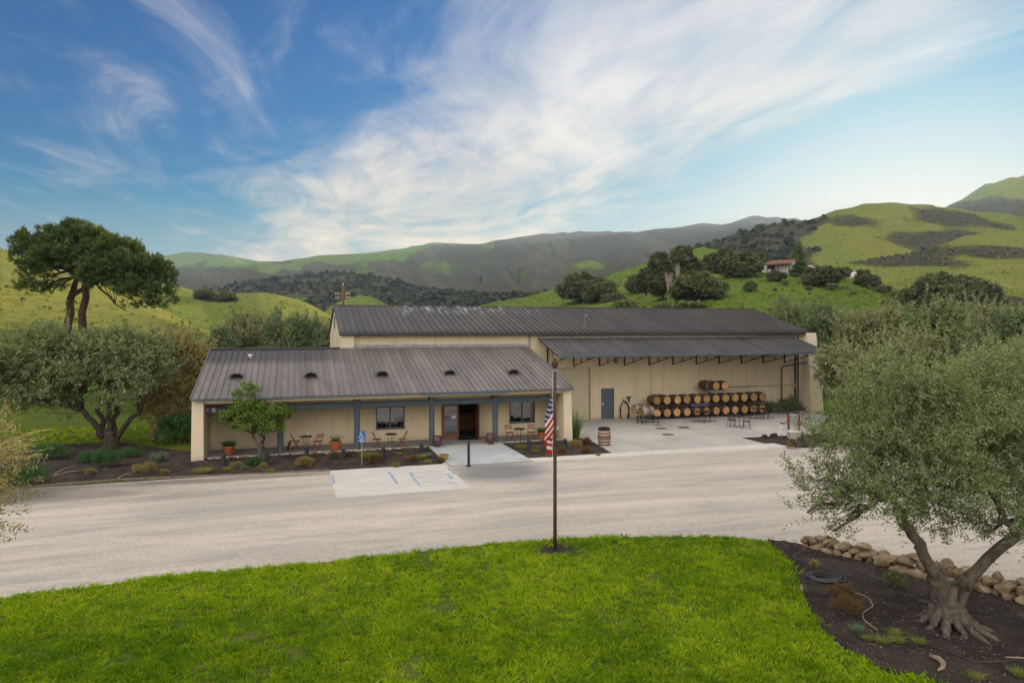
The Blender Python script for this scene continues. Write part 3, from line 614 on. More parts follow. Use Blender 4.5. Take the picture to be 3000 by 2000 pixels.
gb = MB().box(6.35, 11.0, 34.93, 35.09, 2.86, 3.0).build('gutter', MATS['slate_paint'], wing, o, bevel=.015); gb['label'] = 'short blue grey gutter over the entrance'
MB().box(-4.13, 14.0, 36.12, 36.36, 2.2, 2.48).build('beam', MATS['slate_paint'], wing, o, bevel=.015)
for x in (-.72, 3.05, 6.98, 10.52):
    p = MB().lathe([(.165, .06), (.15, .2), (.148, 2.2)], 20, (x, 36.26, 0)).build('post', MATS['slate_paint'], wing, o, smooth=False)
    MB().box(x-.17, x+.17, 36.02, 36.5, 2.34, 2.72).build('post_cap', MATS['slate_paint'], p, bevel=.015)
# standing-seam roof, panel by panel
def seam_roof(building, off, name, mat, x0, x1, n, y0, z0, y1, z1, thick=.05, rib=.06):
    L = math.hypot(y1-y0, z1-z0); w = (x1-x0)/n; ang = math.atan2(z1-z0, y1-y0)
    deck = MB().box(0, x1-x0, 0, L, -thick-.03, -.008).build(name, MATS['dark_steel'], building)
    deck.location = (x0+off[0], y0+off[1], z0+off[2]); deck.rotation_euler = (ang, 0, 0)
    me = MB().box(.012, w-.012, -.03, L, -.006, .004).box(-.018, .018, -.03, L, -.006, rib).mesh('roof_panel', mat)
    rg = random.Random(len(name)+n)
    for i in range(n):
        p = link('roof_panel', me, deck, (i*w, 0, rg.uniform(0, .004)))
    MB().box(x1-x0-.014, x1-x0+.014, -.03, L, -.006, rib).build('roof_seam', mat, deck)
    return deck
wroof = seam_roof(wing, o, 'roof', MATS['roof_wing'], WX0, WX1, 63, WY0, EZ, WY1, TZ)
for x in (WX0, WX1):         # rake trim
    MB().bar((x-WX0, -.02, .01), (x-WX0, 8.10, .01), .03, .16).build('rake_trim', MATS['zinc'], wroof)
MB().bar((-.02, 8.13, .03), (7.3, 8.13, .03), .22, .09).build('ridge_cap', MATS['roof_barn'], wroof)
sl = math.atan2(TZ-EZ, WY1-WY0)
def on_wroof(x, f): return (x-WX0, f*8.116, 0)
vent_me = None
for px_, py_ in ((693, 1110), (911, 1107), (1120, 1103), (1318, 1099), (1505, 1097)):
    # where the ray meets the roof plane
    a = W(px_, py_, 1)-Vector((0, 0, CAMH)); k = (TZ-EZ)/(WY1-WY0); t = (EZ-CAMH-k*WY0)/(a.z-k*a.y); q = a*t
    v = link('roof_vent', bpy.data.meshes.new('tmp'), wroof, (q.x-WX0, (q.y-WY0)/math.cos(sl), .0))
    mm = MB(); n = 12; r = .32
    arc = [(r*math.cos(math.pi*i/n), r*.95*math.sin(math.pi*i/n)) for i in range(n+1)]
    vs = [(x, 0, z) for x, z in arc]+[(x, .85-.5*(1-z/r), max(.0, z*.12)) for x, z in arc]
    mm.add(vs, [(i, i+1, n+2+i, n+1+i) for i in range(n)]); mm.box(-.4, .4, -.06, .75, .03, .055)
    v.data = mm.mesh('roof_vent', MATS['roof_canopy'], False)
    lv = MB()
    for i in range(4):
        z = .06+i*.058; w = math.sqrt(max(.01, r*r-(z/.95)**2))-.03; lv.bar((-w, .03, z), (w, .03, z), .05, .016, (0, .6, 1))
    lv.box(-.25, .25, .10, .12, .05, .2); lv.build('louver', MATS['black_rubber'], v)
for X_, f, h in ((-3.75, .72, .28), (.8, .47, .22)):
    MB().lathe([(.05, -.05), (.05, h*.3), (.03, h*.35), (.03, h)], 10).build('vent_pipe', MATS['zinc'], wroof, on_wroof(X_, f))
MB().box(-.11, .11, -.04, .08, .12, .21).box(-.04, .04, -.02, .05, -.02, .12).build('roof_lamp', MATS['white_paint'], wroof, on_wroof(-2.45, .79))
# windows
def window(par, off, x0, x1, y, z0, z1, mat='slate_paint'):
    w = MB().box(x0, x1, y-.03, y+.06, z0, z0+.07).box(x0, x1, y-.03, y+.06, z1-.06, z1).box(x0, x0+.06, y-.03, y+.06, z0+.071, z1-.061).box(x1-.06, x1, y-.03, y+.06, z0+.071, z1-.061).build('window', MATS[mat], par, off)
    xm = (x0+x1)/2; MB().box(xm-.035, xm+.035, y-.02, y+.05, z0+.072, z1-.062).build('mullion', MATS[mat], w)
    for a, b in ((x0+.06, xm-.036), (xm+.036, x1-.06)): MB().box(a, b, y+.018, y+.026, z0+.072, z1-.062).build('pane', MATS['window_glass'], w)
    MB().box(x0-.03, x1+.03, y-.06, y-.031, z0-.03, z0+.02).build('sill', MATS[mat], w)
window(wing, o, 4.22, 5.8, WA+.01, .76, 2.0); window(wing, o, 11.92, 13.5, WA+.01, .78, 2.03)
# glazed wooden double door: left leaf shut, right leaf swung out
def door_leaf(w, h, flip=1):
    d = MB()
    d.box(0, .11, -.025, .025, 0, h).box(w-.11, w, -.025, .025, 0, h).box(.111, w-.111, -.025, .025, h-.13, h).box(.111, w-.111, -.025, .025, .02, .24)
    return d
df = MB().box(7.88, 7.955, WA-.02, WA+.15, .06, 2.12).box(9.945, 10.02, WA-.02, WA+.15, .06, 2.12).box(7.956, 9.944, WA-.02, WA+.15, 2.02, 2.118).build('door_frame', MATS['door_wood'], wing, o)
lf = door_leaf(.95, 1.93).build('door', MATS['door_wood'], wing, (7.96+o[0], WA+.04+o[1], .075)); MB().box(.112, .838, -.006, .006, .242, 1.798).build('pane', MATS['window_glass'], lf)
MB().box(.52, .78, -.022, -.012, 1.1, 1.26).build('notice', MATS['white_paint'], lf); MB().box(.11, .84, -.035, -.026, .0, .03).build('threshold', MATS['zinc'], lf)
rf = door_leaf(.95, 1.93).build('door', MATS['door_wood'], wing, (9.94+o[0], WA-.02+o[1], .075), R(-96))
MB().box(.112, .838, -.006, .006, .242, 1.798).build('pane', MATS['window_glass'], rf)
hd = MB().tube([(.88, -.03, .95), (.88, -.08, .95), (.78, -.08, .95)], .014, 8).tube([(.88, .03, .95), (.88, .08, .95), (.78, .08, .95)], .014, 8).build('handle', MATS['zinc'], rf)
MB().box(-1.8, -.9, WA-.05, WA-.004, .07, .92).build('service_hatch', MATS['pink_panel'], wing, o)
MB().box(-3.86, -3.72, 36.05, 36.118, 2.22, 2.46).build('wall_lamp', MATS['pink_panel'], wing, o)
cm = MB().lathe([(.05, 0), (.055, .12)], 12, axis='Y').build('camera_unit', MATS['white_paint'], wing, (-4.08+o[0], 36.1+o[1], 2.36)); MB().lathe([(.03, .121), (.02, .15)], 10, axis='Y').build('lens', MATS['black_rubber'], cm)
# flashing where the wing meets the barn
MB().box(3.43, 14.66, 43.03, 43.19, 5.07, 5.28).build('flashing', MATS['zinc'], wing, o)
MB().box(2.55, 3.5, 42.9, 43.03, 5.0, 5.12).build('flashing', MATS['zinc'], wing, o)
# things glimpsed inside the door
ct = thing('tasting_counter', 'dark counter inside the open tasting room door', 'counter', (9.6, 41.2, .05))
MB().box(-1.6, 1.6, -.3, .3, 0, 1.02).build('base', MATS['door_wood'], ct); MB().box(-1.68, 1.68, -.38, .38, 1.021, 1.07).build('top', MATS['door_wood'], ct)
sh = thing('bottle_shelf', 'dark wooden shelf with small pale papers inside the open door', 'shelf', (9.5, 42.3, .05))
for i in range(5): MB().box(-1.2, 1.2, -.16, .16, .3+i*.42, .33+i*.42).build('shelf_board', MATS['door_wood'], sh)
for s_ in (-1.22, 1.2): MB().box(s_, s_+.02, -.17, .17, 0, 2.1).build('side_panel', MATS['door_wood'], sh)
rg1 = random.Random(2)
for i in range(9): MB().box(-.05, .05, -.175, -.165, 0, .13).build('paper', MATS['pink_panel'], sh, (rg1.uniform(-1, 1), 0, .5+.42*rg1.randint(0, 3)))
mt = tag(MB().box(8.75, 9.95, 37.25, 38.0, .066, .08).build('door_mat', MATS['black_rubber']), 'black mat in front of the open door', 'mat')
# ------------------------------------------------------------------ barn
BX0, BX1, BY0, BY1, BEZ, BRZ, BRY = 2.66, 37.3, 43.2, 56.8, 6.03, 7.93, 50.0
barn = thing('winery_barn', 'long beige winery barn with dark ribbed metal gable roof and a lean-to canopy', 'building', (20, 50, 0))
o = (-20, -50, 0)
m = MB()
for a, b, c, d in ((BX0, 16.62, 0, 6.0), (16.62, 19.38, 3.62, 6.0), (19.38, 20.18, 0, 6.0), (20.18, 21.17, 2.14, 6.0), (21.17, BX1, 0, 6.0)): m.box(a, b, BY0, BY0+.3, c, d)
m.build('wall', MATS['stucco'], barn, o)
MB().box(BX0, BX1, BY1-.3, BY1, 0, 6.0).build('wall', MATS['stucco'], barn, o)
for x in (BX0, BX1-.3):      # gable walls
    g = MB(); y0, y1 = BY0+.302, BY1-.302
    pts = [(y0, 0), (y1, 0), (y1, 5.95), (BRY, 7.82), (y0, 5.95)]
    g.add([(x, y, z) for y, z in pts]+[(x+.3, y, z) for y, z in pts], [(4, 3, 2, 1, 0), (5, 6, 7, 8, 9)]+[(i, (i+1) % 5, 5+(i+1) % 5, 5+i) for i in range(5)])
    g.build('wall', MATS['stucco_pale'], barn, o)
MB().box(BX0-.02, BX0-.001, 49.4, 50.6, 6.3, 7.2).build('gable_vent', MATS['slate_paint'], barn, o)
MB().box(2.64, 3.43, 42.9, BY0-.002, 5.12, 5.93).build('pilaster', MATS['stucco_pale'], barn, o, bevel=.01)
MB().box(2.56, 3.5, 42.82, BY0-.002, 5.935, 6.0).build('pilaster_cap', MATS['zinc'], barn, o)
MB().hexa([(36.85, 41.9, 0), (37.95, 41.9, 0), (37.95, 43.198, 0), (36.85, 43.198, 0), (37.0, 42.6, 5.95), (37.85, 42.6, 5.95), (37.85, 43.198, 5.95), (37.0, 43.198, 5.95)]).build('buttress', MATS['stucco_pale'], barn, o, bevel=.015)
bro = seam_roof(barn, o, 'roof', MATS['roof_barn'], 2.55, 37.65, 88, 42.85, 5.98, BRY, BRZ)
brb = MB().hexa([(2.55, BRY+.03, BRZ-.08), (37.65, BRY+.03, BRZ-.08), (37.65, 57.15, 5.9), (2.55, 57.15, 5.9), (2.55, BRY+.03, BRZ), (37.65, BRY+.03, BRZ), (37.65, 57.15, 5.98), (2.55, 57.15, 5.98)]).build('roof', MATS['roof_barn'], barn, o)
MB().box(2.52, 37.68, BRY-.14, BRY+.14, BRZ-.02, BRZ+.035).build('ridge_cap', MATS['roof_barn'], barn, o)
MB().box(2.53, 37.66, 42.72, 42.83, 5.86, 5.99).build('gutter', MATS['dark_steel'], barn, o)
MB().lathe([(.06, -.1), (.06, .25), (.04, .27), (.04, 1.0)], 10).build('vent_pipe', MATS['zinc'], bro, (16.6, 1.0, 0))
MB().tube([(0, 0, .9), (.05, -.02, 1.0), (.16, -.05, .98)], .05, 8).build('vent_hood', MATS['zinc'], bro, (16.6, 1.0, 0))
for x in (8.55, 24.0, 28.0, 32.0): MB().box(x-.012, x+.012, BY0-.006, BY0-.001, .05, 5.85).build('wall_joint', MATS['soffit'], barn, o)
MB().tube([(14.92, 43.1, 5.85), (14.92, 43.1, .1)], .05, 8).build('downspout', MATS['zinc'], barn, o)
MB().tube([(36.6, 43.1, 5.85), (36.6, 43.1, .15)], .06, 8).build('downspout', MATS['slate_paint'], barn, o)
# roll-up door in its recess
rd = MB()
nsl = 48
for i in range(nsl):
    z = .1+i*3.5/nsl; rd.add([(16.5, 43.42, z), (19.36, 43.42, z), (19.36, 43.37, z+.055), (16.5, 43.37, z+.055), (19.36, 43.42, z+3.5/nsl), (16.5, 43.42, z+3.5/nsl)], [(0, 1, 2, 3), (3, 2, 4, 5)])
rdo = rd.build('roll_up_door', MATS['roll_door'], barn, o)
MB().box(16.5, 19.36, 43.38, 43.44, .02, .1).build('bottom_rail', MATS['white_paint'], rdo)
MB().box(16.6, 19.4, 43.51, 43.6, 0, 3.7).build('door_backing', MATS['interior'], barn, o)
sd = MB().box(20.21, 21.14, 43.23, 43.28, .03, 2.11).build('door', MATS['door_paint'], barn, o); MB().tube([(20.29, 43.22, 1.05), (20.29, 43.16, 1.05), (20.41, 43.16, 1.05)], .018, 8).box(20.26, 20.32, 43.215, 43.229, .98, 1.14).build('handle', MATS['white_paint'], sd)
MB().box(20.18, 20.209, 43.19, 43.3, 0, 2.14).box(21.141, 21.17, 43.19, 43.3, 0, 2.14).box(20.21, 21.14, 43.19, 43.3, 2.111, 2.14).build('door_frame', MATS['slate_paint'], barn, o)
# lean-to canopy on steel brackets
can = seam_roof(barn, o, 'canopy', MATS['roof_canopy'], 15.5, 36.1, 68, 39.5, 4.62, 43.02, 5.62, .04, .05)
MB().box(15.48, 36.14, 39.42, 39.49, 4.5, 4.64).build('gutter', MATS['slate_paint'], barn, o)
MB().box(15.6, 36.1, 43.02, 43.19, 5.56, 5.74).build('flashing', MATS['zinc'], barn, o)
zc = lambda y: 4.53+(y-39.5)*(1.0/3.52)
trm = None
for i in range(11):
    x = 16.2+i*1.919
    if trm is None:
        t_ = MB(); y0, y1 = 43.15-43.2, 39.6-43.2
        a, b, c = (0, y0, 3.7), (0, y1, zc(39.6)-.02), (0, y0, 5.45)
        t_.bar(a, c, .075).bar(a, b, .045).bar(c, b, .045)
        p1, p2 = Vector(a).lerp(Vector(b), .36), Vector(a).lerp(Vector(b), .66)
        q0, q1, q2 = Vector(c).lerp(Vector(b), .18), Vector(c).lerp(Vector(b), .5), Vector(c).lerp(Vector(b), .8)
        t_.bar(p1, q0, .03).bar(p1, q1, .03).bar(p2, q1, .03).bar(p2, q2, .03)
        trm = t_.mesh('bracket', MATS['dark_steel'])
    link('bracket', trm, barn, (x-20, 43.2-50, 0))
for j in range(4): MB().box(15.6, 36.0, 40.1+j*.85, 40.16+j*.85, zc(40.1+j*.85)-.10, zc(40.1+j*.85)-.035).build('purlin', MATS['dark_steel'], barn, o)
# fire riser pipes, conduit and meter boxes on the wall
MB().tube([(27.5, 43.14, 1.98), (36.3, 43.14, 1.98)], .022, 6).build('conduit', MATS['zinc'], barn, o)
MB().tube([(35.1, 43.1, .5), (35.1, 43.1, 3.2), (35.25, 43.08, 3.45), (37.5, 42.3, 3.8)], .055, 8).build('pipe', MATS['slate_paint'], barn, o)
rs = MB().tube([(36.2, 42.95, .3), (36.2, 42.95, 4.8)], .075, 10).build('riser_pipe', MATS['dark_steel'], barn, o)
M('red_paint', (.34, .02, .025), .5, .15, 4, spec=.4); M('yellow_paint', (.55, .33, .03), .6, .1, 3)
MB().lathe([(.08, 1.85), (.08, 2.15)], 12, (36.2, 42.95, 0)).build('yellow_band', MATS['yellow_paint'], rs)
MB().lathe([(.09, .62), (.11, .7), (.11, .95), (.09, 1.0)], 10, (36.15, 42.88, 0)).tube([(36.1, 42.9, .85), (36.0, 42.6, .85)], .05, 8).lathe([(.07, .25), (.09, .3), (.07, .42)], 10, (36.25, 42.7, 0)).build('valve', MATS['red_paint'], rs)
for x in (24.35, 24.75): MB().box(x-.14, x+.14, 43.05, 43.19, 1.1 if x > 24.5 else 1.2, 1.62).build('meter_box', MATS['slate_paint'], barn, o, bevel=.01)
fl = MB().lathe([(.03, 0), (.05, .12), (.17, .24), (.19, .3)], 14, caps=(True, False)).build('flood_lamp', MATS['zinc'], barn); fl.location = (20.9-20, 42.1-50, 4.22); fl.rotation_euler = (R(-140), 0, 0)
MB().lathe([(.0, .285), (.18, .285)], 14, caps=(False, False)).build('lamp_glass', MATS['white_paint'], fl)
# ------------------------------------------------------------------ paved ground at the building
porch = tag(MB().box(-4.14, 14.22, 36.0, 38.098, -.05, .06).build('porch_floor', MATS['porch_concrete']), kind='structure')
tag(MB().box(-4.14, 6.72, 35.93, 35.998, -.04, .05).build('porch_kerb', MATS['door_wood']), kind='structure')
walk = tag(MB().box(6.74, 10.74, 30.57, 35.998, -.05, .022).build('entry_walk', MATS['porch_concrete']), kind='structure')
rg = random.Random(11); cw, rh = .40, .36; nx, ny = 10, 15; pme = []
for k in range(6):
    ww = cw-.012; hh = rh-.012; j = lambda: rg.uniform(-.004, .004)
    q = [(0+j(), 0+j()), (ww+j(), 0+j()), (ww+j(), hh+j()), (0+j(), hh+j())]
    pme.append(MB().hexa([(a, b, .0) for a, b in q]+[(a, b, .022+j()*.5) for a, b in q]).mesh('paver', MATS['paver']))
for r_ in range(ny):
    for c_ in range(nx):
        link('paver', rg.choice(pme), walk, (6.745+c_*cw+.003, 30.58+r_*rh+.003, .0225+rg.uniform(0, .003)))
patio = tag(MB().sheet([(15.75, 35.2), (15.2, 31.3), (24.4, 31.3), (24.4, 33.4), (29.7, 33.2), (36.2, 39.7), (36.9, 41.9), (36.9, 43.19), (14.9, 43.19), (14.9, 36.4)], .02).build('patio', MATS['concrete']), kind='structure')
# the slabs between the joints
from mathutils.geometry import tessellate_polygon
PAT = [(15.75, 35.2), (15.22, 31.32), (24.4, 31.32), (24.4, 33.4), (29.7, 33.2), (36.2, 39.7), (36.9, 41.9), (36.9, 43.18), (14.92, 43.18), (14.92, 36.42)]
def slab_cells():
    xc = [14.9, 17.6, 20.4, 23.2, 26.0, 28.8, 31.6, 34.4, 37.0]; yc = [31.32, 34.2, 37.2, 40.2, 43.18]
    for i in range(len(xc)-1):
        for j in range(len(yc)-1):
            bm = bmesh.new(); f = bm.faces.new([bm.verts.new((x, y, .034)) for x, y in PAT]); g = .016
            for co, no in (((xc[i]+g, 0, 0), (1, 0, 0)), ((xc[i+1]-g, 0, 0), (-1, 0, 0)), ((0, yc[j]+g, 0), (0, 1, 0)), ((0, yc[j+1]-g, 0), (0, -1, 0))):
                bmesh.ops.bisect_plane(bm, geom=bm.verts[:]+bm.edges[:]+bm.faces[:], plane_co=co, plane_no=no, clear_inner=True)
            if bm.faces:
                r = bmesh.ops.extrude_face_region(bm, geom=bm.faces[:])
                bmesh.ops.translate(bm, vec=(0, 0, -.02), verts=[v for v in r['geom'] if isinstance(v, bmesh.types.BMVert)])
                bmesh.ops.recalc_face_normals(bm, faces=bm.faces[:])
                me = bpy.data.meshes.new('slab'); bm.to_mesh(me); me.materials.append(MATS['concrete']); link('slab', me, patio)
            bm.free()
slab_cells()
kerbm = MB().hexa([(10.76, 30.57, -.02), (25.0, 30.05, -.02), (24.95, 31.25, -.02), (10.76, 31.25, -.02), (10.76, 30.57, .04), (25.0, 30.05, .04), (24.95, 31.25, .04), (10.76, 31.25, .04)])
tag(kerbm.build('concrete_strip', MATS['pad_concrete']), kind='structure')
pad = tag(MB().box(1.45, 6.62, 26.25, 31.31, -.05, .014).build('parking_pad', MATS['pad_concrete']), kind='structure')
def mat_worn():
    m, nt, bs = nodes('worn_blue_paint'); p = geo_pos(nt)
    bs.inputs['Base Color'].default_value = (.22, .40, .72, 1); bs.inputs['Roughness'].default_value = .8
    t = nt.nodes.new('ShaderNodeBsdfTransparent'); ms = nt.nodes.new('ShaderNodeMixShader')
    lk(nt, mrange(nt, noise_n(nt, p, 5, 6, .7), .34, .66, .1, .62), ms.inputs[0]); lk(nt, t.outputs[0], ms.inputs[1]); lk(nt, bs.outputs[0], ms.inputs[2])
    lk(nt, ms.outputs[0], nt.nodes['Material Output'].inputs['Surface']); MATS['worn_blue_paint'] = m
mat_worn()
for (a, b, c, d, w) in ((1138, 1382, 1164, 1417, .12), (1201, 1385, 1230, 1424, .12), (1201, 1385, 1303, 1380, .06), (1311, 1388, 1324, 1402, .14), (1312, 1371, 1332, 1390, .10), (973, 1391, 980, 1416, .10), (1217, 1397, 1292, 1401, .05), (1203, 1388, 1312, 1389, .05), (1230, 1424, 1342, 1417, .05), (1235, 1410, 1335, 1416, .05), (1225, 1398, 1340, 1417, .04)):
    p, q = G(a, b), G(c, d); dv = (q-p).normalized(); nrm = Vector((-dv.y, dv.x, 0))*w/2
    MB().add([(*(p-nrm).xy, .0185), (*(q-nrm).xy, .0185), (*(q+nrm).xy, .0185), (*(p+nrm).xy, .0185)], [(0, 1, 2, 3)]).build('painted_line', MATS['worn_blue_paint'], pad)
M('old_wood', (.20, .155, .115), .9, .3, 6); be = MB()
eb = [(-17, 31.62), (-9.8, 31.72), (-7.2, 32.02), (-3.15, 31.62), (1.43, 31.28)]
for i, (a, b) in enumerate(zip(eb, eb[1:])):
    tag(MB().bar((*a, .035), (*b, .035), .05, .09).build('edging_board', MATS['old_wood']), ('far left', 'left', 'middle', 'right')[i] + ' length of timber edging between mulch bed and gravel', 'edging', 'timber edging of the porch bed')
# ------------------------------------------------------------------ plants
def unit(v): return v/np.maximum(np.linalg.norm(v, axis=-1, keepdims=True), 1e-9)
def foliage(blobs, n, lps, sl, ll, lw, seed, up=.35, subs=16, subr=.34, shell=(.45, 1.), jit=.55, tipw=.35, whorl=.8, ctr=None, droop=0.):
    """leaf quads on short shoots gathered in clumps over a set of ellipsoids"""
    rg = np.random.default_rng(seed); B = np.array(blobs, float)
    wt = (B[:, 3]*B[:, 4]*B[:, 5])**(2/3.); bi = np.repeat(np.arange(len(B)), subs)
    dirs = unit(rg.normal(size=(len(bi), 3))); dirs[:, 2] = np.where(dirs[:, 2] < -.55, -dirs[:, 2]*.6, dirs[:, 2]); dirs = unit(dirs)
    rr = (shell[0] + (shell[1]-shell[0])*rg.random(len(bi))**.6)[:, None]
    cc = B[bi, :3] + dirs*rr*B[bi, 3:]; cr = subr*(.6+.8*rg.random(len(bi)))*(B[bi, 3:].mean(1))
    pw = wt[bi]*(cr**2); si = rg.choice(len(bi), n, p=pw/pw.sum())
    off = unit(rg.normal(size=(n, 3)))*(rg.random((n, 1))**.45)
    base = cc[si] + off*cr[si][:, None]
    c0 = B[bi[si], :3] if ctr is None else np.array(ctr, float)[None]
    d = unit(unit(base-c0) + off*.8 + np.array([0, 0, up]) + rg.normal(size=(n, 3))*jit)
    sprig = rg.random(n); L = sl*(.6+.8*rg.random(n))
    t = (np.arange(lps)+.5)/lps
    pos = base[:, None] + d[:, None]*(L[:, None, None]*t[None, :, None]); pos[..., 2] -= droop*(L[:, None]*t[None])**2
    a = np.cross(d, rg.normal(size=(n, 3))); a = unit(a); b = np.cross(d, a)
    ph = (np.arange(lps)*2.4)[None] + rg.random((n, 1))*6.28
    out = a[:, None]*np.cos(ph)[..., None] + b[:, None]*np.sin(ph)[..., None]
    ld = unit(d[:, None]*tipw + out*whorl + rg.normal(size=(n, lps, 3))*.25)
    sd = unit(np.cross(ld, rg.normal(size=(n, lps, 3))))
    l = ll*(.65+.7*rg.random((n, lps, 1))); w = lw*(.7+.6*rg.random((n, lps, 1)))
    tip = pos+ld*l; mid = pos+ld*l*.45
    V = np.stack([pos, mid+sd*w*.5, tip, mid-sd*w*.5], 2).reshape(-1, 3)
    rnd = np.clip(sprig[:, None]*.6 + .4*rg.random((n, lps)) + 0*t[None], 0, 1).ravel()
    return V, rnd, cc
def with_shoots(V, rnd, blobs, n, sl, ll, lw, seed):
    """long upright shoots that stand out of the top of a crown"""
    top = [b for b in blobs if b[2]+b[5] > sum(q[2]+q[5] for q in blobs)/len(blobs)-.25]
    V2, r2, _ = foliage(top, n, 24, sl, ll, lw, seed, 1.7, 14, .3, (.75, 1.05), .35, tipw=.8, whorl=.7)
    return np.concatenate([V, V2]), np.concatenate([rnd, np.clip(r2*.5+.5, 0, 1)])
def limb(m, a, b, r0, r1, rg, wob=.08, n=6, seg=7):
    a, b = Vector(a), Vector(b); L = (b-a).length; pts = [a]
    for i in range(1, n): pts.append(a.lerp(b, i/n) + Vector((rg.uniform(-1, 1), rg.uniform(-1, 1), rg.uniform(-.6, .6)))*wob*L + Vector((0, 0, .06*L*math.sin(math.pi*i/n))))
    pts.append(b); m.tube(pts, [r0+(r1-r0)*(i/n)**.8 for i in range(n+1)], seg)
    return pts
leaf('olive_leaf', (0.045, 0.068, 0.021), (0.185, 0.222, 0.084), back=(0.248, 0.290, 0.147), trans=.25, rough=.5, spec=.3, c3=(0.336, 0.345, 0.135))
leaf('olive_leaf_gold', (0.173, 0.157, 0.046), (0.345, 0.292, 0.101), back=(0.414, 0.359, 0.173), trans=.25, rough=.5, c3=(0.345, 0.281, 0.101))
leaf('olive_leaf_dark', (0.034, 0.060, 0.022), (0.131, 0.174, 0.066), back=(0.192, 0.240, 0.131), trans=.2, rough=.5, c3=(0.161, 0.169, 0.076))
leaf('olive_leaf_warm', (.070, .088, .032), (.225, .232, .098), back=(.30, .305, .175), trans=.25, rough=.5, c3=(.40, .37, .17))
leaf('oak_leaf', (0.072, 0.088, 0.036), (0.163, 0.172, 0.073), trans=.12, rough=.7, spec=.15)
leaf('bush_leaf', (0.094, 0.122, 0.045), (0.188, 0.213, 0.083), trans=.15, rough=.7, spec=.15)
leaf('pine_needle', (0.042, 0.079, 0.022), (0.117, 0.162, 0.042), trans=.12, rough=.6, c3=(0.123, 0.142, 0.043))
leaf('bright_leaf', (0.084, 0.150, 0.024), (0.186, 0.270, 0.046), trans=.25, rough=.45, spec=.4, c3=(0.324, 0.348, 0.060))
leaf('juniper_leaf', (0.032, 0.094, 0.028), (0.072, 0.165, 0.045), trans=.15, rough=.6)
leaf('straw', (.20, .155, .065), (.36, .29, .13), trans=.25, rough=.8, c3=(.24, .26, .08))
leaf('straw_brown', (.12, .075, .032), (.22, .145, .062), trans=.2, rough=.85)
leaf('tuft_green', (.13, .17, .03), (.26, .29, .06), trans=.25, rough=.7, c3=(.32, .27, .09))
leaf('grey_tuft', (.10, .15, .09), (.20, .26, .17), trans=.2, rough=.7)
leaf('reed_green', (.05, .11, .02), (.11, .19, .04), trans=.25, rough=.5)
M('olive_bark', (.155, .13, .105), .95, .45, 7, bmp=1, bscale=26, bdist=.05, spec=.1, mul=(1, 1, .35))
M('olive_bark_dark', (.075, .062, .050), .95, .35, 6, bmp=.9, bscale=18, bdist=.05, spec=.1)
M('pine_bark', (.085, .055, .04), .95, .4, 5, bmp=1, bscale=14, bdist=.05, spec=.1)
M('pale_bark', (.34, .29, .24), .9, .2, 5); M('twig', (.42, .34, .16), .8, .2, 8)
def tree(name, label, cat, base, fork, blobs, n, leafmat, barkmat, r0, seed, group=None, lps=14, sl=.34, ll=.07, lw=.016, up=.4, subs=18, subr=.33, stems=None, extra=None, shell=(.45, 1.), twigs=5, shoots=0, **kw):
    t = thing(name, label, cat, base, 0, group); rg = random.Random(seed); b0 = Vector(base)
    V, rnd, cc = foliage([(x-b0.x, y-b0.y, z-b0.z, a, b, c) for x, y, z, a, b, c in blobs], n, lps, sl, ll, lw, seed, up, subs, subr, shell, **kw)
    if shoots: V, rnd = with_shoots(V, rnd, [(x-b0.x, y-b0.y, z-b0.z, a, b, c) for x, y, z, a, b, c in blobs], shoots, sl*2.4, ll, lw*.8, seed+500)
    m = MB(); fk = Vector(fork)-b0
    for s_ in (stems or [((0, 0, -.15), fk, r0, r0*.75)]): limb(m, s_[0], s_[1], s_[2], s_[3], rg, .05, 8, 12)
    k = len(cc)//len(blobs)
    for i, B in enumerate(blobs):
        c = Vector(B[:3])-b0; start = fk if not extra else min((Vector(e)-b0 for e in extra), key=lambda e: (e-c).length)
        pts = limb(m, start, c, r0*.42, r0*.14, rg, .09, 6, 8)
        for j in rg.sample(range(k), min(twigs, k)): limb(m, pts[rg.choice((3, 4, 5, 6))], Vector(cc[i*k+j]), r0*.15, r0*.03, rg, .1, 4, 5)
    m.build('trunk', barkmat, t, smooth=True)
    link('crown', fast_mesh('crown', V, 4, leafmat, rnd), t)
    return t
def PB(px, py, D, rx, ry, rz): p = W(px, py, D); return (p.x, p.y, p.z, rx, ry, rz)
OL = MATS['olive_leaf']; OB = MATS['olive_bark']
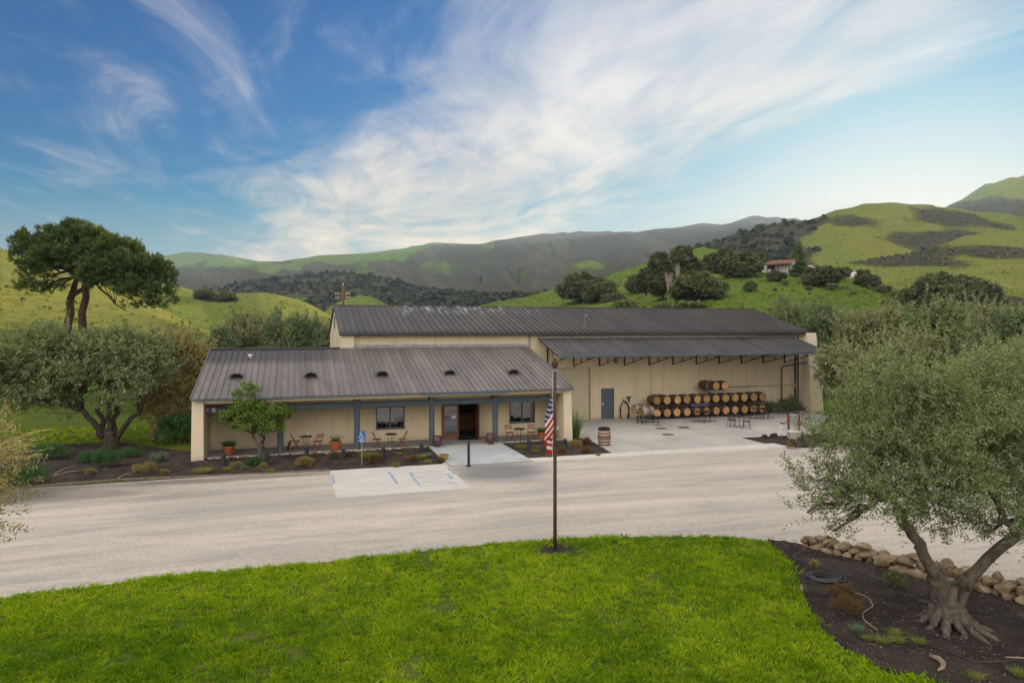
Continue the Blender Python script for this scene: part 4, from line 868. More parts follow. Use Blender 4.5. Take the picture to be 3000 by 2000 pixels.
# the big olive in the right foreground, with its sinewy root foot
def near_olive():
    b0 = Vector((13.08, 10.95, .08)); D0 = 14.2
    t = thing('olive_tree', 'large old olive tree with gnarled root base in the right foreground bed', 'tree', b0)
    blobs = [PB(2420, 1430, 14.4, .60, .60, .62), PB(2510, 1340, 14.2, .80, .80, .78), PB(2600, 1245, 14.6, .95, .95, .80), PB(2560, 1455, 13.8, .85, .85, .70), PB(2715, 1175, 14.4, .95, .95, .75), PB(2690, 1375, 13.5, .95, .95, .85),
             PB(2830, 1275, 14.0, 1.05, 1.05, .85), PB(2850, 1445, 13.3, 1.0, .9, .75), PB(2960, 1140, 15.2, 1.05, 1.05, .85), PB(3000, 1345, 14.0, 1.1, 1.1, .9), PB(3060, 1495, 13.6, .9, .9, .7), PB(2480, 1525, 14.0, .42, .42, .40), PB(2720, 1505, 14.8, .8, .8, .55), PB(2565, 1100, 14.9, .42, .42, .52), PB(3130, 1225, 15.5, 1.2, 1.2, 1.1), PB(2520, 1235, 15.2, .42, .42, .55), PB(2365, 1500, 14.2, .36, .36, .34), PB(2440, 1555, 14.0, .32, .32, .26), PB(2905, 1555, 14.4, .55, .55, .42)]
    loc = [(x-b0.x, y-b0.y, z-b0.z, a, b, c) for x, y, z, a, b, c in blobs]
    V, rnd, cc = foliage(loc, 8200, 16, .44, .090, .025, 5, .5, 22, .25, (.3, 1.1), .5, droop=.25)
    V, rnd = with_shoots(V, rnd, loc, 260, .85, .08, .02, 77)
    rg = random.Random(8); m = MB()
    L1, L2 = W(2740, 1680, 14.2)-b0, W(2640, 1520, 14.1)-b0; R1, R2 = W(2835, 1690, 14.1)-b0, W(2975, 1570, 13.8)-b0
    # strands that run from the root tips up the trunk into the two limbs
    roots = [(-.62, -.10), (-.50, -.45), (-.22, -.62), (.02, -.78), (.30, -.72), (.55, -.42), (.66, -.12), (.55, .25), (.2, .5), (-.2, .48), (-.5, .25), (-.05, -.5), (.38, -.3), (-.36, -.2)]
    for i, (x, y) in enumerate(roots):
        x *= 1.05; y *= 1.05; a = math.atan2(y, x); rr = .19+rg.uniform(-.03, .03)
        top = L1 if x < rg.uniform(-.1, .15) else R1
        tw = a+rg.uniform(.3, .8)
        rot = Vector((CS*x+SN*y*0, -SN*x+y, 0)) if False else Vector((x, y, 0))
        pts = [rot*1.22+Vector((0, 0, -.06)), rot*.9+Vector((rg.uniform(-.05, .05), 0, .05)), rot*.55+Vector((0, 0, .17)), Vector((math.cos(a)*rr*1.1, math.sin(a)*rr*1.1, .42))]
        pts += [Vector((top.x*.45+math.cos(tw)*.13, top.y*.45+math.sin(tw)*.13, .42+(top.z-.42)*.45)), Vector((top.x*.8+math.cos(tw)*.085, top.y*.8+math.sin(tw)*.085, .42+(top.z-.42)*.8)), top+Vector((math.cos(tw)*.07, math.sin(tw)*.07, 0)), top.lerp(L2 if top is L1 else R2, .5)+Vector((math.cos(tw)*.05, math.sin(tw)*.05, -.02))]
        r = [.025, .055, .08, .098, .098, .088, .072, .04]; r = [q*rg.uniform(.8, 1.2) for q in r]
        fine = []; fr = []
        for k in range(len(pts)-1):
            for j in range(4):
                f = j/4; fine.append(pts[k].lerp(pts[k+1], f)+Vector((rg.uniform(-1, 1), rg.uniform(-1, 1), rg.uniform(-1, 1)))*.02); fr.append((r[k]*(1-f)+r[k+1]*f)*rg.uniform(.8, 1.25))
        fine.append(pts[-1]); fr.append(r[-1]); m.tube(fine, fr, 9)
    m.tube([(0, 0, -.1), (0, 0, .5), tuple(L1.lerp(R1, .5)*.8)], [.26, .2, .14], 10)
    p1 = limb(m, L1*.8, L2, .12, .10, rg, .03, 9, 12); p2 = limb(m, R1*.8, R2, .12, .105, rg, .03, 9, 12)
    ends = [L2, R2, W(2610, 1450, 14.2)-b0, W(2700, 1420, 14.1)-b0, W(2900, 1440, 13.9)-b0, W(3030, 1500, 14.0)-b0]
    for e, s_ in ((2, L2), (3, L2), (4, R2), (5, R2)): limb(m, s_, ends[e], .09, .055, rg, .05, 6, 9)
    k = 22
    for i, B in enumerate(loc):
        c = Vector(B[:3]); s_ = min(ends[2:], key=lambda e: (e-c).length); pts = limb(m, s_, c, .06, .022, rg, .09, 6, 7)
        for j in rg.sample(range(k), 8): limb(m, pts[rg.choice((3, 4, 5, 6))], Vector(cc[i*k+j]), .018, .004, rg, .1, 4, 5)
    m.build('trunk', OB, t, smooth=True); link('crown', fast_mesh('crown', V, 4, OL, rnd), t)
near_olive()
# olive whose branches reach into the picture from the left
tb = Vector((-6.0, 9.6, .03))
tree('olive_tree', 'olive tree reaching in from the left edge, nearest the camera', 'tree', tb, W(-280, 1900, 8.2),
     [PB(-155, 1500, 8.2, .62, .62, .52), PB(-75, 1540, 8.0, .34, .34, .46), PB(-45, 1580, 8.1, .30, .30, .26), PB(-245, 1400, 8.6, .9, .9, .8), PB(-375, 1580, 8.4, 1., 1., .9), PB(-375, 1250, 8.8, 1., 1., .8), PB(-205, 1660, 8.1, .55, .55, .3), PB(-85, 1640, 8.0, .22, .22, .12)],
     2300, MATS['olive_leaf_gold'], OB, .26, 12, lps=15, sl=.3, ll=.072, lw=.019, subs=18, subr=.36)
def spray():
    """the bare yellow shoots that stick out of that olive"""
    root = [o_ for o_ in C.objects if o_.name.startswith('olive_tree') and 'left edge' in o_['label']][0]; b0 = Vector(root.location)
    rg = random.Random(6); m = MB(); vs = []
    for k in range(16):
        a = W(-140, 1420+rg.uniform(-40, 40), 8.2+rg.uniform(-.2, .2))-b0; e = W(rg.uniform(35, 158), 1180+rg.uniform(75, 165), 8.0+rg.uniform(-.25, .25))-b0
        if k > 12: e = W(rg.uniform(-5, 35), rg.uniform(1170, 1250), 8.1)-b0
        pts = [a.lerp(e, i/7)+Vector((0, 0, .10*math.sin(math.pi*i/7)))+Vector((rg.uniform(-1, 1), rg.uniform(-1, 1), rg.uniform(-1, 1)))*.02 for i in range(8)]
        m.tube(pts, [.010-.0011*i for i in range(8)], 5)
        for i in range(3, 8):
            for q in range(7):
                p = pts[i-1].lerp(pts[i], rg.random()); d = ((pts[i]-pts[i-1]).normalized()+Vector((rg.uniform(-1, 1), rg.uniform(-1, 1), rg.uniform(-1, .4)))).normalized(); s_ = d.orthogonal().normalized()*.0065
                L_ = rg.uniform(.03, .07); vs += [p, p+d*L_*.5+s_, p+d*L_, p+d*L_*.5-s_]
    m.build('shoot', MATS['twig'], root); link('shoot_leaves', fast_mesh('shoot_leaves', np.array([v[:] for v in vs]), 4, MATS['olive_leaf_gold'], np.random.default_rng(1).random(len(vs)//4)), root)
spray()
# olive beside the left end of the wing: several stems from one thick foot
ob = G(322, 1312); b0 = ob
st = []
for px_, py_, Dd, r in ((240, 1200, 35.6, .17), (285, 1195, 36.6, .15), (318, 1185, 36.2, .15), (345, 1190, 36.8, .15), (410, 1205, 36.0, .15)):
    st.append((Vector(((px_-322)/2000*8, 0, .55)), W(px_, py_, Dd)-b0, r, r*.7))
st.append((Vector((0, 0, -.2)), Vector((.05, 0, .9)), .46, .30))
tree('olive_tree', 'broad dark olive with five stems standing in the mulch left of the porch', 'tree', ob, W(320, 1195, 36),
     [PB(60, 1090, 35.5, 1.7, 1.7, 1.35), PB(20, 1170, 35.2, 1.2, 1.2, .75), PB(150, 1050, 36, 1.7, 1.7, 1.2), PB(130, 1180, 35, 1.3, 1.3, .85), PB(250, 1050, 36.5, 1.7, 1.7, 1.15), PB(240, 1130, 35.2, 1.5, 1.5, 1.0), PB(350, 1060, 36.5, 1.5, 1.5, 1.2), PB(360, 1140, 35.8, 1.3, 1.3, 1.0), PB(430, 1090, 36.8, 1.2, 1.2, 1.1), PB(-60, 1050, 36.5, 1.6, 1.6, 1.3), PB(465, 1060, 37.6, 1.0, 1.0, 1.0), PB(430, 1020, 37.4, .9, .9, .7), PB(150, 985, 37, .8, .8, .6), PB(330, 1000, 37.2, .9, .9, .6), PB(90, 1000, 36.8, .9, .9, .6)],
     6800, MATS['olive_leaf'], MATS['olive_bark_dark'], .30, 14, lps=11, sl=.42, ll=.18, lw=.07, subs=20, subr=.33, shoots=190, stems=st, extra=[W(240, 1200, 35.6), W(318, 1185, 36.2), W(410, 1205, 36.0)])
# golden tall shrub tight against the wing
gb_ = W(512, 960, 39.3); gb_.z = 0
tree('tall_shrub', 'tall golden olive shrub pressed against the left end of the wing', 'shrub', gb_, gb_+Vector((0, 0, 1.0)),
     [PB(545, 1060, 40, .95, .95, .95), PB(500, 1030, 39.5, 1.0, 1.0, .9), PB(480, 1120, 38.8, .9, .9, 1.0), PB(560, 1120, 40, .7, .7, .9), PB(590, 1050, 40.5, .55, .55, .8), PB(520, 1180, 39.5, .9, .9, .7), PB(440, 1170, 38.5, .7, .7, .6), PB(500, 1225, 39, .8, .8, .5), PB(575, 1180, 40, .6, .6, .8), PB(450, 1080, 39, .6, .6, .7), PB(545, 1225, 39.5, .8, .8, .6), PB(455, 1215, 38.4, .6, .6, .5), PB(490, 1265, 38.2, .75, .6, .45), PB(555, 1265, 38.8, .6, .5, .5), PB(420, 1120, 38.2, .8, .8, .8)],
     5600, MATS['olive_leaf_gold'], OB, .14, 15, shoots=160, lps=12, sl=.38, ll=.14, lw=.056, up=.7, subs=22, subr=.3)
tree('green_shrub', 'leafy green shrub in the shade between golden shrub and porch wall', 'shrub', Vector((*W(515, 960, 37.2).xy, .02)), Vector((*W(515, 960, 37.2).xy, .5)),
     [PB(520, 1260, 37.2, .75, .7, .65), PB(480, 1280, 36.9, .45, .45, .4), PB(550, 1240, 37.6, .5, .5, .55)], 900, MATS['juniper_leaf'], MATS['olive_bark_dark'], .06, 16, lps=10, sl=.22, ll=.10, lw=.06, subs=14)
# olives behind the wing and left
def mid_olive(px, D, top, bot, wpx, label, seed, mat=OL, n=1900, ll=.215, lw=.092, group='olive trees round the buildings'):
    rg = random.Random(seed); sc = D/2000; b = W(px, 960, D); b.z = max(tz(b.x, b.y), -.04)
    zt, zb = CAMH+(960-top)*sc, max(b.z+1.0, CAMH+(960-bot)*sc); cz = (zt+zb)/2; h = (zt-zb)/2; w = wpx*sc/2
    bl = [(b.x, b.y, cz, w*.62, w*.62, h*.8)]
    for i in range(7):
        a = i*.9+rg.random(); r = w*rg.uniform(.38, .62); bl.append((b.x+math.cos(a)*r, b.y+math.sin(a)*r, cz+rg.uniform(-.5, .45)*h, w*rg.uniform(.34, .46), w*rg.uniform(.34, .46), h*rg.uniform(.42, .6)))
    for i in range(3): bl.append((b.x+rg.uniform(-.5, .5)*w, b.y+rg.uniform(-.5, .5)*w, zt-h*.22, w*.22, w*.22, h*.28))
    return tree('olive_tree', label, 'tree', b, Vector((b.x, b.y, zb+.1*h)), bl, int(n*.92), mat, OB, w*.07, seed, group, lps=10, sl=.42, ll=ll, lw=lw, up=.5, subs=16, subr=.30, twigs=3, shoots=int(n*.035))
OD = MATS['olive_leaf_dark']; OW = MATS['olive_leaf_warm']
mid_olive(500, 47, 975, 1170, 200, 'dark olive tree behind the golden shrub at the left end of the wing', 21, OD)
mid_olive(655, 58, 965, 1120, 110, 'small dark rounded tree behind the left end of the wing roof', 22, OD, 1100)
mid_olive(735, 62, 905, 1140, 190, 'silvery olive rising left of the middle behind the wing roof', 23, OW, 2100)
mid_olive(845, 60, 915, 1140, 190, 'dark olive close to the white barn gable', 24, OD, 2100)
mid_olive(925, 66, 945, 1140, 110, 'low olive half hidden by the white barn gable', 25, OD, 1200)
mid_olive(-40, 60, 965, 1160, 260, 'olive at the far left edge below the umbrella pine', 26, OD, 2000)
mid_olive(345, 52, 975, 1150, 230, 'silvery olive with long shoots below the umbrella pine trunks', 27, OL, 2100)
mid_olive(110, 56, 985, 1150, 240, 'olive behind the five stemmed olive, under the left pine trunk', 28, OL, 1900)
# olives to the right of the barn
mid_olive(2300, 66, 872, 1100, 190, 'silver olive behind the right end of the barn roof', 31, OL, 2200)
mid_olive(2420, 62, 895, 1130, 210, 'grey green olive just past the right end of the barn', 32, OD, 2400)
mid_olive(2475, 44, 1020, 1225, 170, 'low olive beside the right buttress of the barn', 33, OW, 1900)
mid_olive(2570, 46, 905, 1170, 250, 'tall silvery olive in the right grove, nearest the barn', 34, OW, 3000)
mid_olive(2720, 44, 898, 1190, 260, 'big olive in the middle of the right grove', 35, OL, 3200)
mid_olive(2850, 50, 892, 1170, 230, 'bushy olive towards the right end of the grove', 36, OW, 2600)
mid_olive(2985, 45, 915, 1200, 260, 'dark olive at the right edge of the picture', 37, OD, 2800)
mid_olive(2660, 34, 990, 1290, 260, 'olive in front of the right grove, behind the foreground olive', 38, OW, 3000, .185, .075)
mid_olive(2900, 32, 1010, 1330, 300, 'olive filling the gap behind the foreground olive at right', 39, OD, 3000, .185, .075)
# two umbrella pines grown together
def pines():
    D = 62; b = W(245, 960, D); b.z = 0.2; b0 = b
    t = thing('umbrella_pine', 'umbrella pine with twin trunks and broad dark crown on the left', 'tree', b)
    bl = [PB(150, 720, 62, 2.6, 2.6, 1.3), PB(240, 715, 63, 3.0, 3.0, 1.6), PB(330, 755, 62, 3.0, 3.0, 1.6), PB(410, 800, 61, 2.6, 2.6, 1.6), PB(475, 830, 62, 1.5, 1.5, 1.3), PB(470, 880, 61, 1.2, 1.2, .9), PB(390, 845, 60, 2.1, 2.1, 1.0), PB(310, 800, 60, 2.3, 2.3, 1.1), PB(190, 765, 60.5, 2.4, 2.4, 1.1), PB(95, 745, 62, 1.6, 1.6, 1.0), PB(60, 720, 62.5, .8, .8, .6), PB(110, 800, 61, 1.6, 1.6, .9), PB(90, 845, 61, 1.5, 1.5, .6), PB(150, 850, 61, 1.3, 1.3, .6), PB(180, 690, 63, 1.6, 1.6, .8), PB(265, 775, 61, 1.8, 1.8, .9), PB(330, 820, 60.5, 1.6, 1.6, .7), PB(140, 775, 61.5, 1.6, 1.6, .8), PB(370, 905, 60, .7, .7, .35), PB(430, 895, 60.5, 1.1, 1.1, .5)]
    loc = [(x-b0.x, y-b0.y, z-b0.z, a, c, d) for x, y, z, a, c, d in bl]
    V, rnd, cc = foliage(loc, 7400, 12, .36, .36, .088, 40, .75, 34, .22, (.3, 1.), .4, tipw=.9, whorl=.7)
    rg = random.Random(4); m = MB()
    f1, f2 = W(248, 800, D)-b0, W(228, 810, 62.6)-b0
    limb(m, W(242, 1150, D)-b0, f1, .42, .27, rg, .015, 8, 12); limb(m, W(188, 1150, 62.5)-b0, W(205, 880, 62.5)-b0, .40, .32, rg, .02, 6, 12); limb(m, W(205, 880, 62.5)-b0, f2, .32, .2, rg, .03, 5, 10)
    limb(m, W(207, 872, 62.5)-b0, W(246, 845, D)-b0, .22, .2, rg, .03, 4, 9); limb(m, W(252, 850, D)-b0, W(298, 820, 61)-b0, .2, .12, rg, .03, 4, 8)
    k = 30
    for i, B in enumerate(loc):
        c = Vector(B[:3]); pts = limb(m, f1 if i % 2 else f2, c-Vector((0, 0, B[5]*.4)), .15, .05, rg, .05, 6, 7)
        for j in rg.sample(range(k), 6): limb(m, pts[rg.choice((3, 4, 5, 6))], Vector(cc[i*k+j]), .045, .015, rg, .06, 3, 4)
    m.build('trunk', MATS['pine_bark'], t, smooth=True); link('crown', fast_mesh('crown', V, 4, MATS['pine_needle'], rnd), t)
pines()
# small tree in front of the porch
tbp = G(765, 1346); tbp.z = .03
tree('porch_tree', 'small bright green forked tree in front of the porch', 'tree', tbp, tbp+Vector((0, 0, .35)),
     [PB(690, 1220, 32.9, .62, .6, .50), PB(735, 1200, 33.0, .65, .6, .62), PB(790, 1225, 33.0, .60, .6, .50), PB(815, 1215, 33.2, .45, .45, .50), PB(720, 1255, 32.6, .50, .5, .30), PB(800, 1255, 32.9, .5, .5, .25), PB(735, 1150, 33.0, .30, .3, .40), PB(700, 1165, 33.0, .25, .25, .34), PB(665, 1235, 32.9, .30, .3, .32), PB(712, 1135, 33.0, .13, .13, .35), PB(742, 1140, 33.0, .12, .12, .3)],
     3000, MATS['bright_leaf'], MATS['olive_bark'], .085, 51, lps=11, sl=.17, ll=.085, lw=.05, up=.7, subs=20, subr=.27,
     stems=[((-.02, 0, -.05), W(742, 1272, 33.0)-tbp, .085, .055), ((.03, 0, -.05), W(768, 1268, 34.9)-tbp, .08, .055)], extra=[W(742, 1272, 33.0), W(768, 1268, 34.9)])
# ---- trees standing on the hillside
def proto(name, blobs, n, mat, seed, lps=9, sl=.75, ll=.55, lw=.36, subs=22, subr=.27, shell=(.4, 1.1), trunk=.2, bark='olive_bark_dark', up=.25, **kw):
    V, rnd, cc = foliage(blobs, int(n*1.25), lps, sl, ll, lw, seed, up, subs, subr, shell, **kw)
    m = MB(); rg = random.Random(seed); limb(m, (0, 0, -.6), (0, 0, blobs[0][2]), trunk, trunk*.6, rg, .03, 5, 7)
    for B in blobs[1:]: limb(m, (0, 0, blobs[0][2]*.6), B[:3], trunk*.5, trunk*.2, rg, .06, 4, 5)
    return fast_mesh('crown', V, 4, mat, rnd), m.mesh('trunk', MATS[bark], True)
def round_blobs(seed, w=1., h=.75):
    rg = random.Random(seed); bl = [(0, 0, h, w*.75, w*.75, h*.8)]
    for i in range(8):
        a = i*.785+rg.random()*.5; r = rg.uniform(.4, .62)*w; bl.append((math.cos(a)*r, math.sin(a)*r, h*rg.uniform(.55, 1.25), w*rg.uniform(.3, .48), w*rg.uniform(.3, .48), h*rg.uniform(.34, .55)))
    return [tuple(v*4 for v in b) for b in bl]
OAKS = [proto('oak', round_blobs(s), 1500, MATS['oak_leaf'], s) for s in (61, 62, 63)]
BUSH = [proto('bush', round_blobs(s, 1., .62), 700, MATS['bush_leaf'], s, ll=.8, lw=.55) for s in (64, 65)]
CONE = proto('conifer', [(0, 0, 1.6+i*1.15, 1.7-i*.24, 1.7-i*.24, .9) for i in range(6)], 1100, MATS['pine_needle'], 66, ll=.5, lw=.16, up=-.1, trunk=.16)
EUC = proto('tall', [(0, 0, 6, 2.2, 2.2, 2.6), (1.2, .3, 9, 1.9, 1.9, 2.2), (-1.3, .2, 8.4, 1.8, 1.8, 2.3), (.2, .4, 11.6, 1.5, 1.5, 1.8), (-.5, -.2, 3.6, 1.8, 1.8, 1.6), (1.6, 0, 5.4, 1.4, 1.4, 1.6)], 1500, MATS['oak_leaf'], 67, trunk=.3)
def hill_tree(pm, px, D, hpx, wpx, label, name='oak_tree', cat='tree', group='trees on the hillside', py=None, ref=(7.6, 5.6)):
    b = W(px, 900, D); zt_ = tz(b.x, b.y); p = Vector((b.x, b.y, zt_-.15)); s_ = wpx*D/2000/ref[0]; sz = hpx*D/2000/ref[1]
    t = thing(name, label, cat, p, random.Random(int(px*7+D)).uniform(0, 6.28), group)
    for nm, me in zip(('crown', 'trunk'), pm): link(nm, me, t, (0, 0, 0), scale=(s_, s_, sz))
    return t
O = OAKS
HT = [  # prototype, column, depth, height and width in picture, label
 (O[0], 1655, 130, 60, 150, 'dark round oak right behind the middle of the barn ridge'),
 (O[1], 1700, 330, 75, 120, 'broad oak in the trees left of the tall trunks, uphill of the barn'),
 (O[2], 1760, 320, 62, 95, 'oak next right in the clump left of the tall trees'),
 (O[0], 1800, 300, 42, 75, 'small oak below the clump left of the tall trees'),
 (O[1], 1870, 330, 48, 70, 'hazy oak on the grassy spur left of the tall trees'),
 (O[2], 1720, 260, 40, 90, 'grey oak low in front of the left clump'),
 (O[1], 2040, 165, 75, 150, 'big spreading oak low on the house meadow, right of the pale bare trees'),
 (O[0], 2170, 205, 70, 110, 'big rounded oak on the meadow just left of the hill house'),
 (O[2], 2120, 225, 74, 110, 'oak behind the big rounded oak left of the hill house'),
 (O[1], 2070, 240, 60, 80, 'oak between the tall trees and the hill house'),
 (O[0], 2220, 218, 55, 70, 'oak touching the left end of the hill house'),
 (O[2], 2275, 190, 28, 52, 'low dark shrub oak below the hill house porch'),
 (O[0], 2415, 182, 58, 104, 'large oak on the meadow right of the hill house'),
 (O[1], 2375, 196, 30, 40, 'small oak below the small white house'),
 (O[2], 2408, 236, 50, 70, 'oak with flat top behind the small white house'),
 (O[1], 2475, 225, 34, 58, 'oak between the small white house and the white arched shrine'),
 (O[0], 2525, 215, 34, 45, 'oak right beside the white arched shrine'),
 (O[2], 2540, 195, 36, 66, 'spreading oak below the white arched shrine'),
 (O[1], 2745, 170, 100, 170, 'big oak at the right end of the meadow'),
 (O[0], 2770, 235, 92, 150, 'dark oak above the big oak at the right end of the meadow'),
 (O[2], 2840, 260, 95, 150, 'oak highest in the clump at the right end of the meadow'),
 (O[1], 2730, 120, 70, 130, 'oak lowest in the clump at the right end of the meadow'),
 (O[0], 2790, 128, 72, 110, 'oak second lowest in the right meadow clump'),
 (O[2], 2870, 125, 90, 140, 'oak just above the right olive grove'),
 (O[1], 2510, 110, 44, 38, 'small lone round oak above the olive grove'),
 (O[0], 600, 300, 30, 60, 'dark oak in the dip right of the umbrella pine'),
 (O[1], 660, 300, 26, 60, 'low oak on the far side of the left knoll'),
]
for a in HT: hill_tree(*a)
BT = [(1790, 120, 38, 30, 'small bush beside the green water tank'), (2200, 170, 34, 36, 'lone bush on the open meadow below the hill house'), (2170, 125, 32, 32, 'pair bush, left and larger, above the barn roof end'), (2197, 124, 22, 24, 'pair bush, right and smaller, above the barn roof end'),
 (2298, 180, 18, 18, 'little bush right below the shrub oak'), (2271, 170, 12, 12, 'tiny bush low on the meadow below the house'), (2440, 175, 24, 36, 'pale bush at the foot of the large meadow oak'), (2370, 172, 16, 20, 'little bush left of the large meadow oak'), (2500, 168, 14, 20, 'small dark bush below the shrine oaks'),
 (2590, 190, 28, 40, 'grey bush right of the shrine oaks'), (2630, 185, 24, 36, 'bush on the right part of the meadow'), (2600, 160, 22, 30, 'bush lower on the right part of the meadow'), (2665, 200, 16, 24, 'last small bush before the right clump'), (1745, 112, 40, 90, 'long dark hedge bush left of the green water tank'), (1880, 150, 30, 110, 'grey bush in the row above the green water tank'), (1960, 150, 32, 90, 'grey bush in the middle of the row above the tank'), (2030, 146, 34, 90, 'grey bush at the right end of the row above the tank'), (1830, 170, 46, 70, 'green bush at the left foot of the tall trees'), (2232, 120, 10, 10, 'tiny round bush on the low meadow'), (2330, 200, 12, 26, 'low grey bush below the porch of the hill house')]
for px_, D_, h_, w_, lab in BT: hill_tree(BUSH[px_ % 2], px_, D_, h_, w_, lab, 'hill_bush', 'bush', 'bushes on the meadow')
for px_, D_, h_, w_, lab in ((1925, 215, 118, 60, 'dark tall tree at the left of the tall clump on the hill'), (1990, 235, 150, 75, 'tallest dark tree of the clump on the hill'), (2030, 245, 130, 70, 'tall tree right of the tallest one on the hill'), (2075, 255, 108, 70, 'brownish tall tree at the right of the tall clump'), (1895, 225, 84, 60, 'lower dark tree at the left foot of the tall clump'), (1958, 250, 120, 70, 'dark tree filling the middle of the tall clump'), (2105, 262, 90, 75, 'low brownish tree at the far right of the tall clump'), (1940, 190, 70, 70, 'bushy dark tree below the tall clump, left of the bare poplars')):
    hill_tree(EUC, px_, D_, h_, w_, lab, 'tall_tree', ref=(5.4, 13.4))
for px_, D_, h_, w_, lab in ((2337, 212, 92, 34, 'tallest dark conifer, between the two white houses'), (2310, 240, 62, 26, 'slim conifer behind the hill house, right one of a pair'), (2295, 244, 66, 26, 'slim conifer behind the hill house, left one of a pair'), (2263, 244, 52, 26, 'conifer behind the roof of the hill house'), (2240, 240, 44, 26, 'short conifer behind the left part of the house roof'), (2345, 205, 45, 46, 'low spreading conifer at the foot of the tallest conifer')):
    hill_tree(CONE, px_, D_, h_, w_, lab, 'conifer', ref=(3.6, 8.3))
def bare_tree(px, D, hpx, wpx, label, seed):
    b = W(px, 900, D); b.z = tz(b.x, b.y)-.1; h = hpx*D/2000; w = wpx*D/2000/2; rg = random.Random(seed); m = MB()
    for i in range(26):
        a = rg.random()*6.28; f = rg.random()
        m.tube([(0, 0, h*.1*f), (math.cos(a)*w*.4*f, math.sin(a)*w*.4*f, h*.45), (math.cos(a)*w*f, math.sin(a)*w*f, h*rg.uniform(.75, 1))], [.14, .10, .03], 4)
    t = thing('bare_tree', label, 'tree', b, 0, 'bare pale poplars'); m.build('trunk', MATS['pale_bark'], t)
bare_tree(1985, 205, 85, 24, 'bare pale poplar in front of the tall dark trees, right one', 1); bare_tree(1960, 175, 95, 26, 'bare pale poplar in front of the tall dark trees, left one', 2); bare_tree(2408, 300, 50, 40, 'bare brown tree on the slope behind the small white house', 3)
bare_tree(15, 75, 130, 60, 'bare pale saplings at the left edge below the sunny slope', 4)
# ------------------------------------------------------------------ objects
M('rust_pole', (.085, .045, .032), .7, .25, 5, spec=.3); M('terracotta', (.42, .135, .055), .85, .25, 5, bmp=.2); M('glazed_brown', (.10, .045, .040), .35, .2, 4, spec=.5)
M('tan_pot', (.42, .29, .12), .8, .2, 5); M('bollard_grey', (.030, .036, .046), .6, .15, 5, spec=.35); M('chair_red', (.20, .030, .026), .55, .15, 6, spec=.35)
M('iron_black', (.022, .021, .024), .6, .15, 6, spec=.35); M('table_green', (.060, .066, .052), .6, .2, 5); M('sign_blue', (.025, .12, .30), .5, .06, 3); M('sign_white', (.85, .86, .86), .6, .03, 3)
M('galv', (.42, .43, .44), .45, .15, 5, metal=.6); M('barrel_head', (.42, .245, .105), .75, .35, 3.5, orand=.38, mul=(5, 1, 1)); M('barrel_wood', (.13, .082, .052), .85, .3, 4, orand=.2, mul=(4, 1, 4))
M('barrel_new', (.19, .105, .058), .8, .25, 4, orand=.15, mul=(1, 5, 5)); M('hoop_dull', (.10, .09, .085), .6, .3, 6, metal=.5); M('hoop_zinc', (.62, .64, .66), .4, .12, 5, metal=.25)
M('stone', (.30, .225, .145), .95, .4, 5, bmp=.9, bscale=18, bdist=.04, orand=.35, spec=.1); M('cobble', (.42, .37, .30), .9, .3, 8, orand=.3)
M('hose_black', (.035, .035, .038), .35, .2, 5, spec=.6); M('hose_tan', (.34, .27, .16), .7, .15, 5); M('hose_red', (.12, .030, .022), .6, .2, 6); M('driftwood', (.30, .235, .165), .95, .25, 9, bmp=.6, bscale=30)
M('post_brown', (.15, .05, .035), .85, .2, 5); M('board_grey', (.30, .30, .30), .7, .25, 5); M('tank_green', (.03, .085, .07), .6, .1, 3); M('roof_tile', (.23, .11, .075), .9, .3, 1.2); M('white_wall', (.74, .73, .70), .85, .06, 1)
M('manhole', (.13, .10, .085), .85, .25, 6); M('pvc', (.70, .69, .68), .5, .06, 4)
# ---- flagpole, eagle and flag
fp = G(1626, 1616); fp.z = .03
pole = thing('flagpole', 'rusty brown flagpole with eagle finial at the lawn edge', 'flagpole', fp)
MB().lathe([(.052, -.1), (.05, 1.5), (.046, 3.5), (.04, 5.08)], 14).build('pole', MATS['rust_pole'], pole, smooth=True)
eg = MB().lathe([(.05, 5.08), (.062, 5.10), (.062, 5.13), (.035, 5.15)], 12).build('collar', MATS['galv'], pole)
e = MB().lathe([(.02, 5.15), (.06, 5.18), (.085, 5.26), (.08, 5.34), (.05, 5.41), (.032, 5.44), (.035, 5.48), (.02, 5.51), (.004, 5.52)], 12)
e.add([(-.07, -.02, 5.36), (-.11, 0, 5.28), (-.05, .01, 5.12), (-.055, -.04, 5.25)], [(0, 1, 2, 3)]); e.add([(.07, -.02, 5.36), (.11, 0, 5.28), (.05, .01, 5.12), (.055, -.04, 5.25)], [(3, 2, 1, 0)])
e.bar((-.03, -.02, 5.48), (-.075, -.03, 5.455), .018)
ee = e.build('eagle', MATS['rust_pole'], pole, smooth=False); MB().lathe([(.036, 5.455), (.037, 5.48), (.022, 5.512), (.004, 5.523)], 10).build('head', MATS['tan_pot'], ee)
MB().tube([(-.075, 0, 5.05), (-.08, 0, 3.0), (-.07, 0, 1.1)], .006, 5).build('halyard', MATS['pvc'], pole); MB().tube([(.03, -.03, 3.5), (.09, -.04, 3.52), (.085, -.04, 3.46), (.02, -.03, 3.45)], .012, 6).build('cleat', MATS['pvc'], pole)
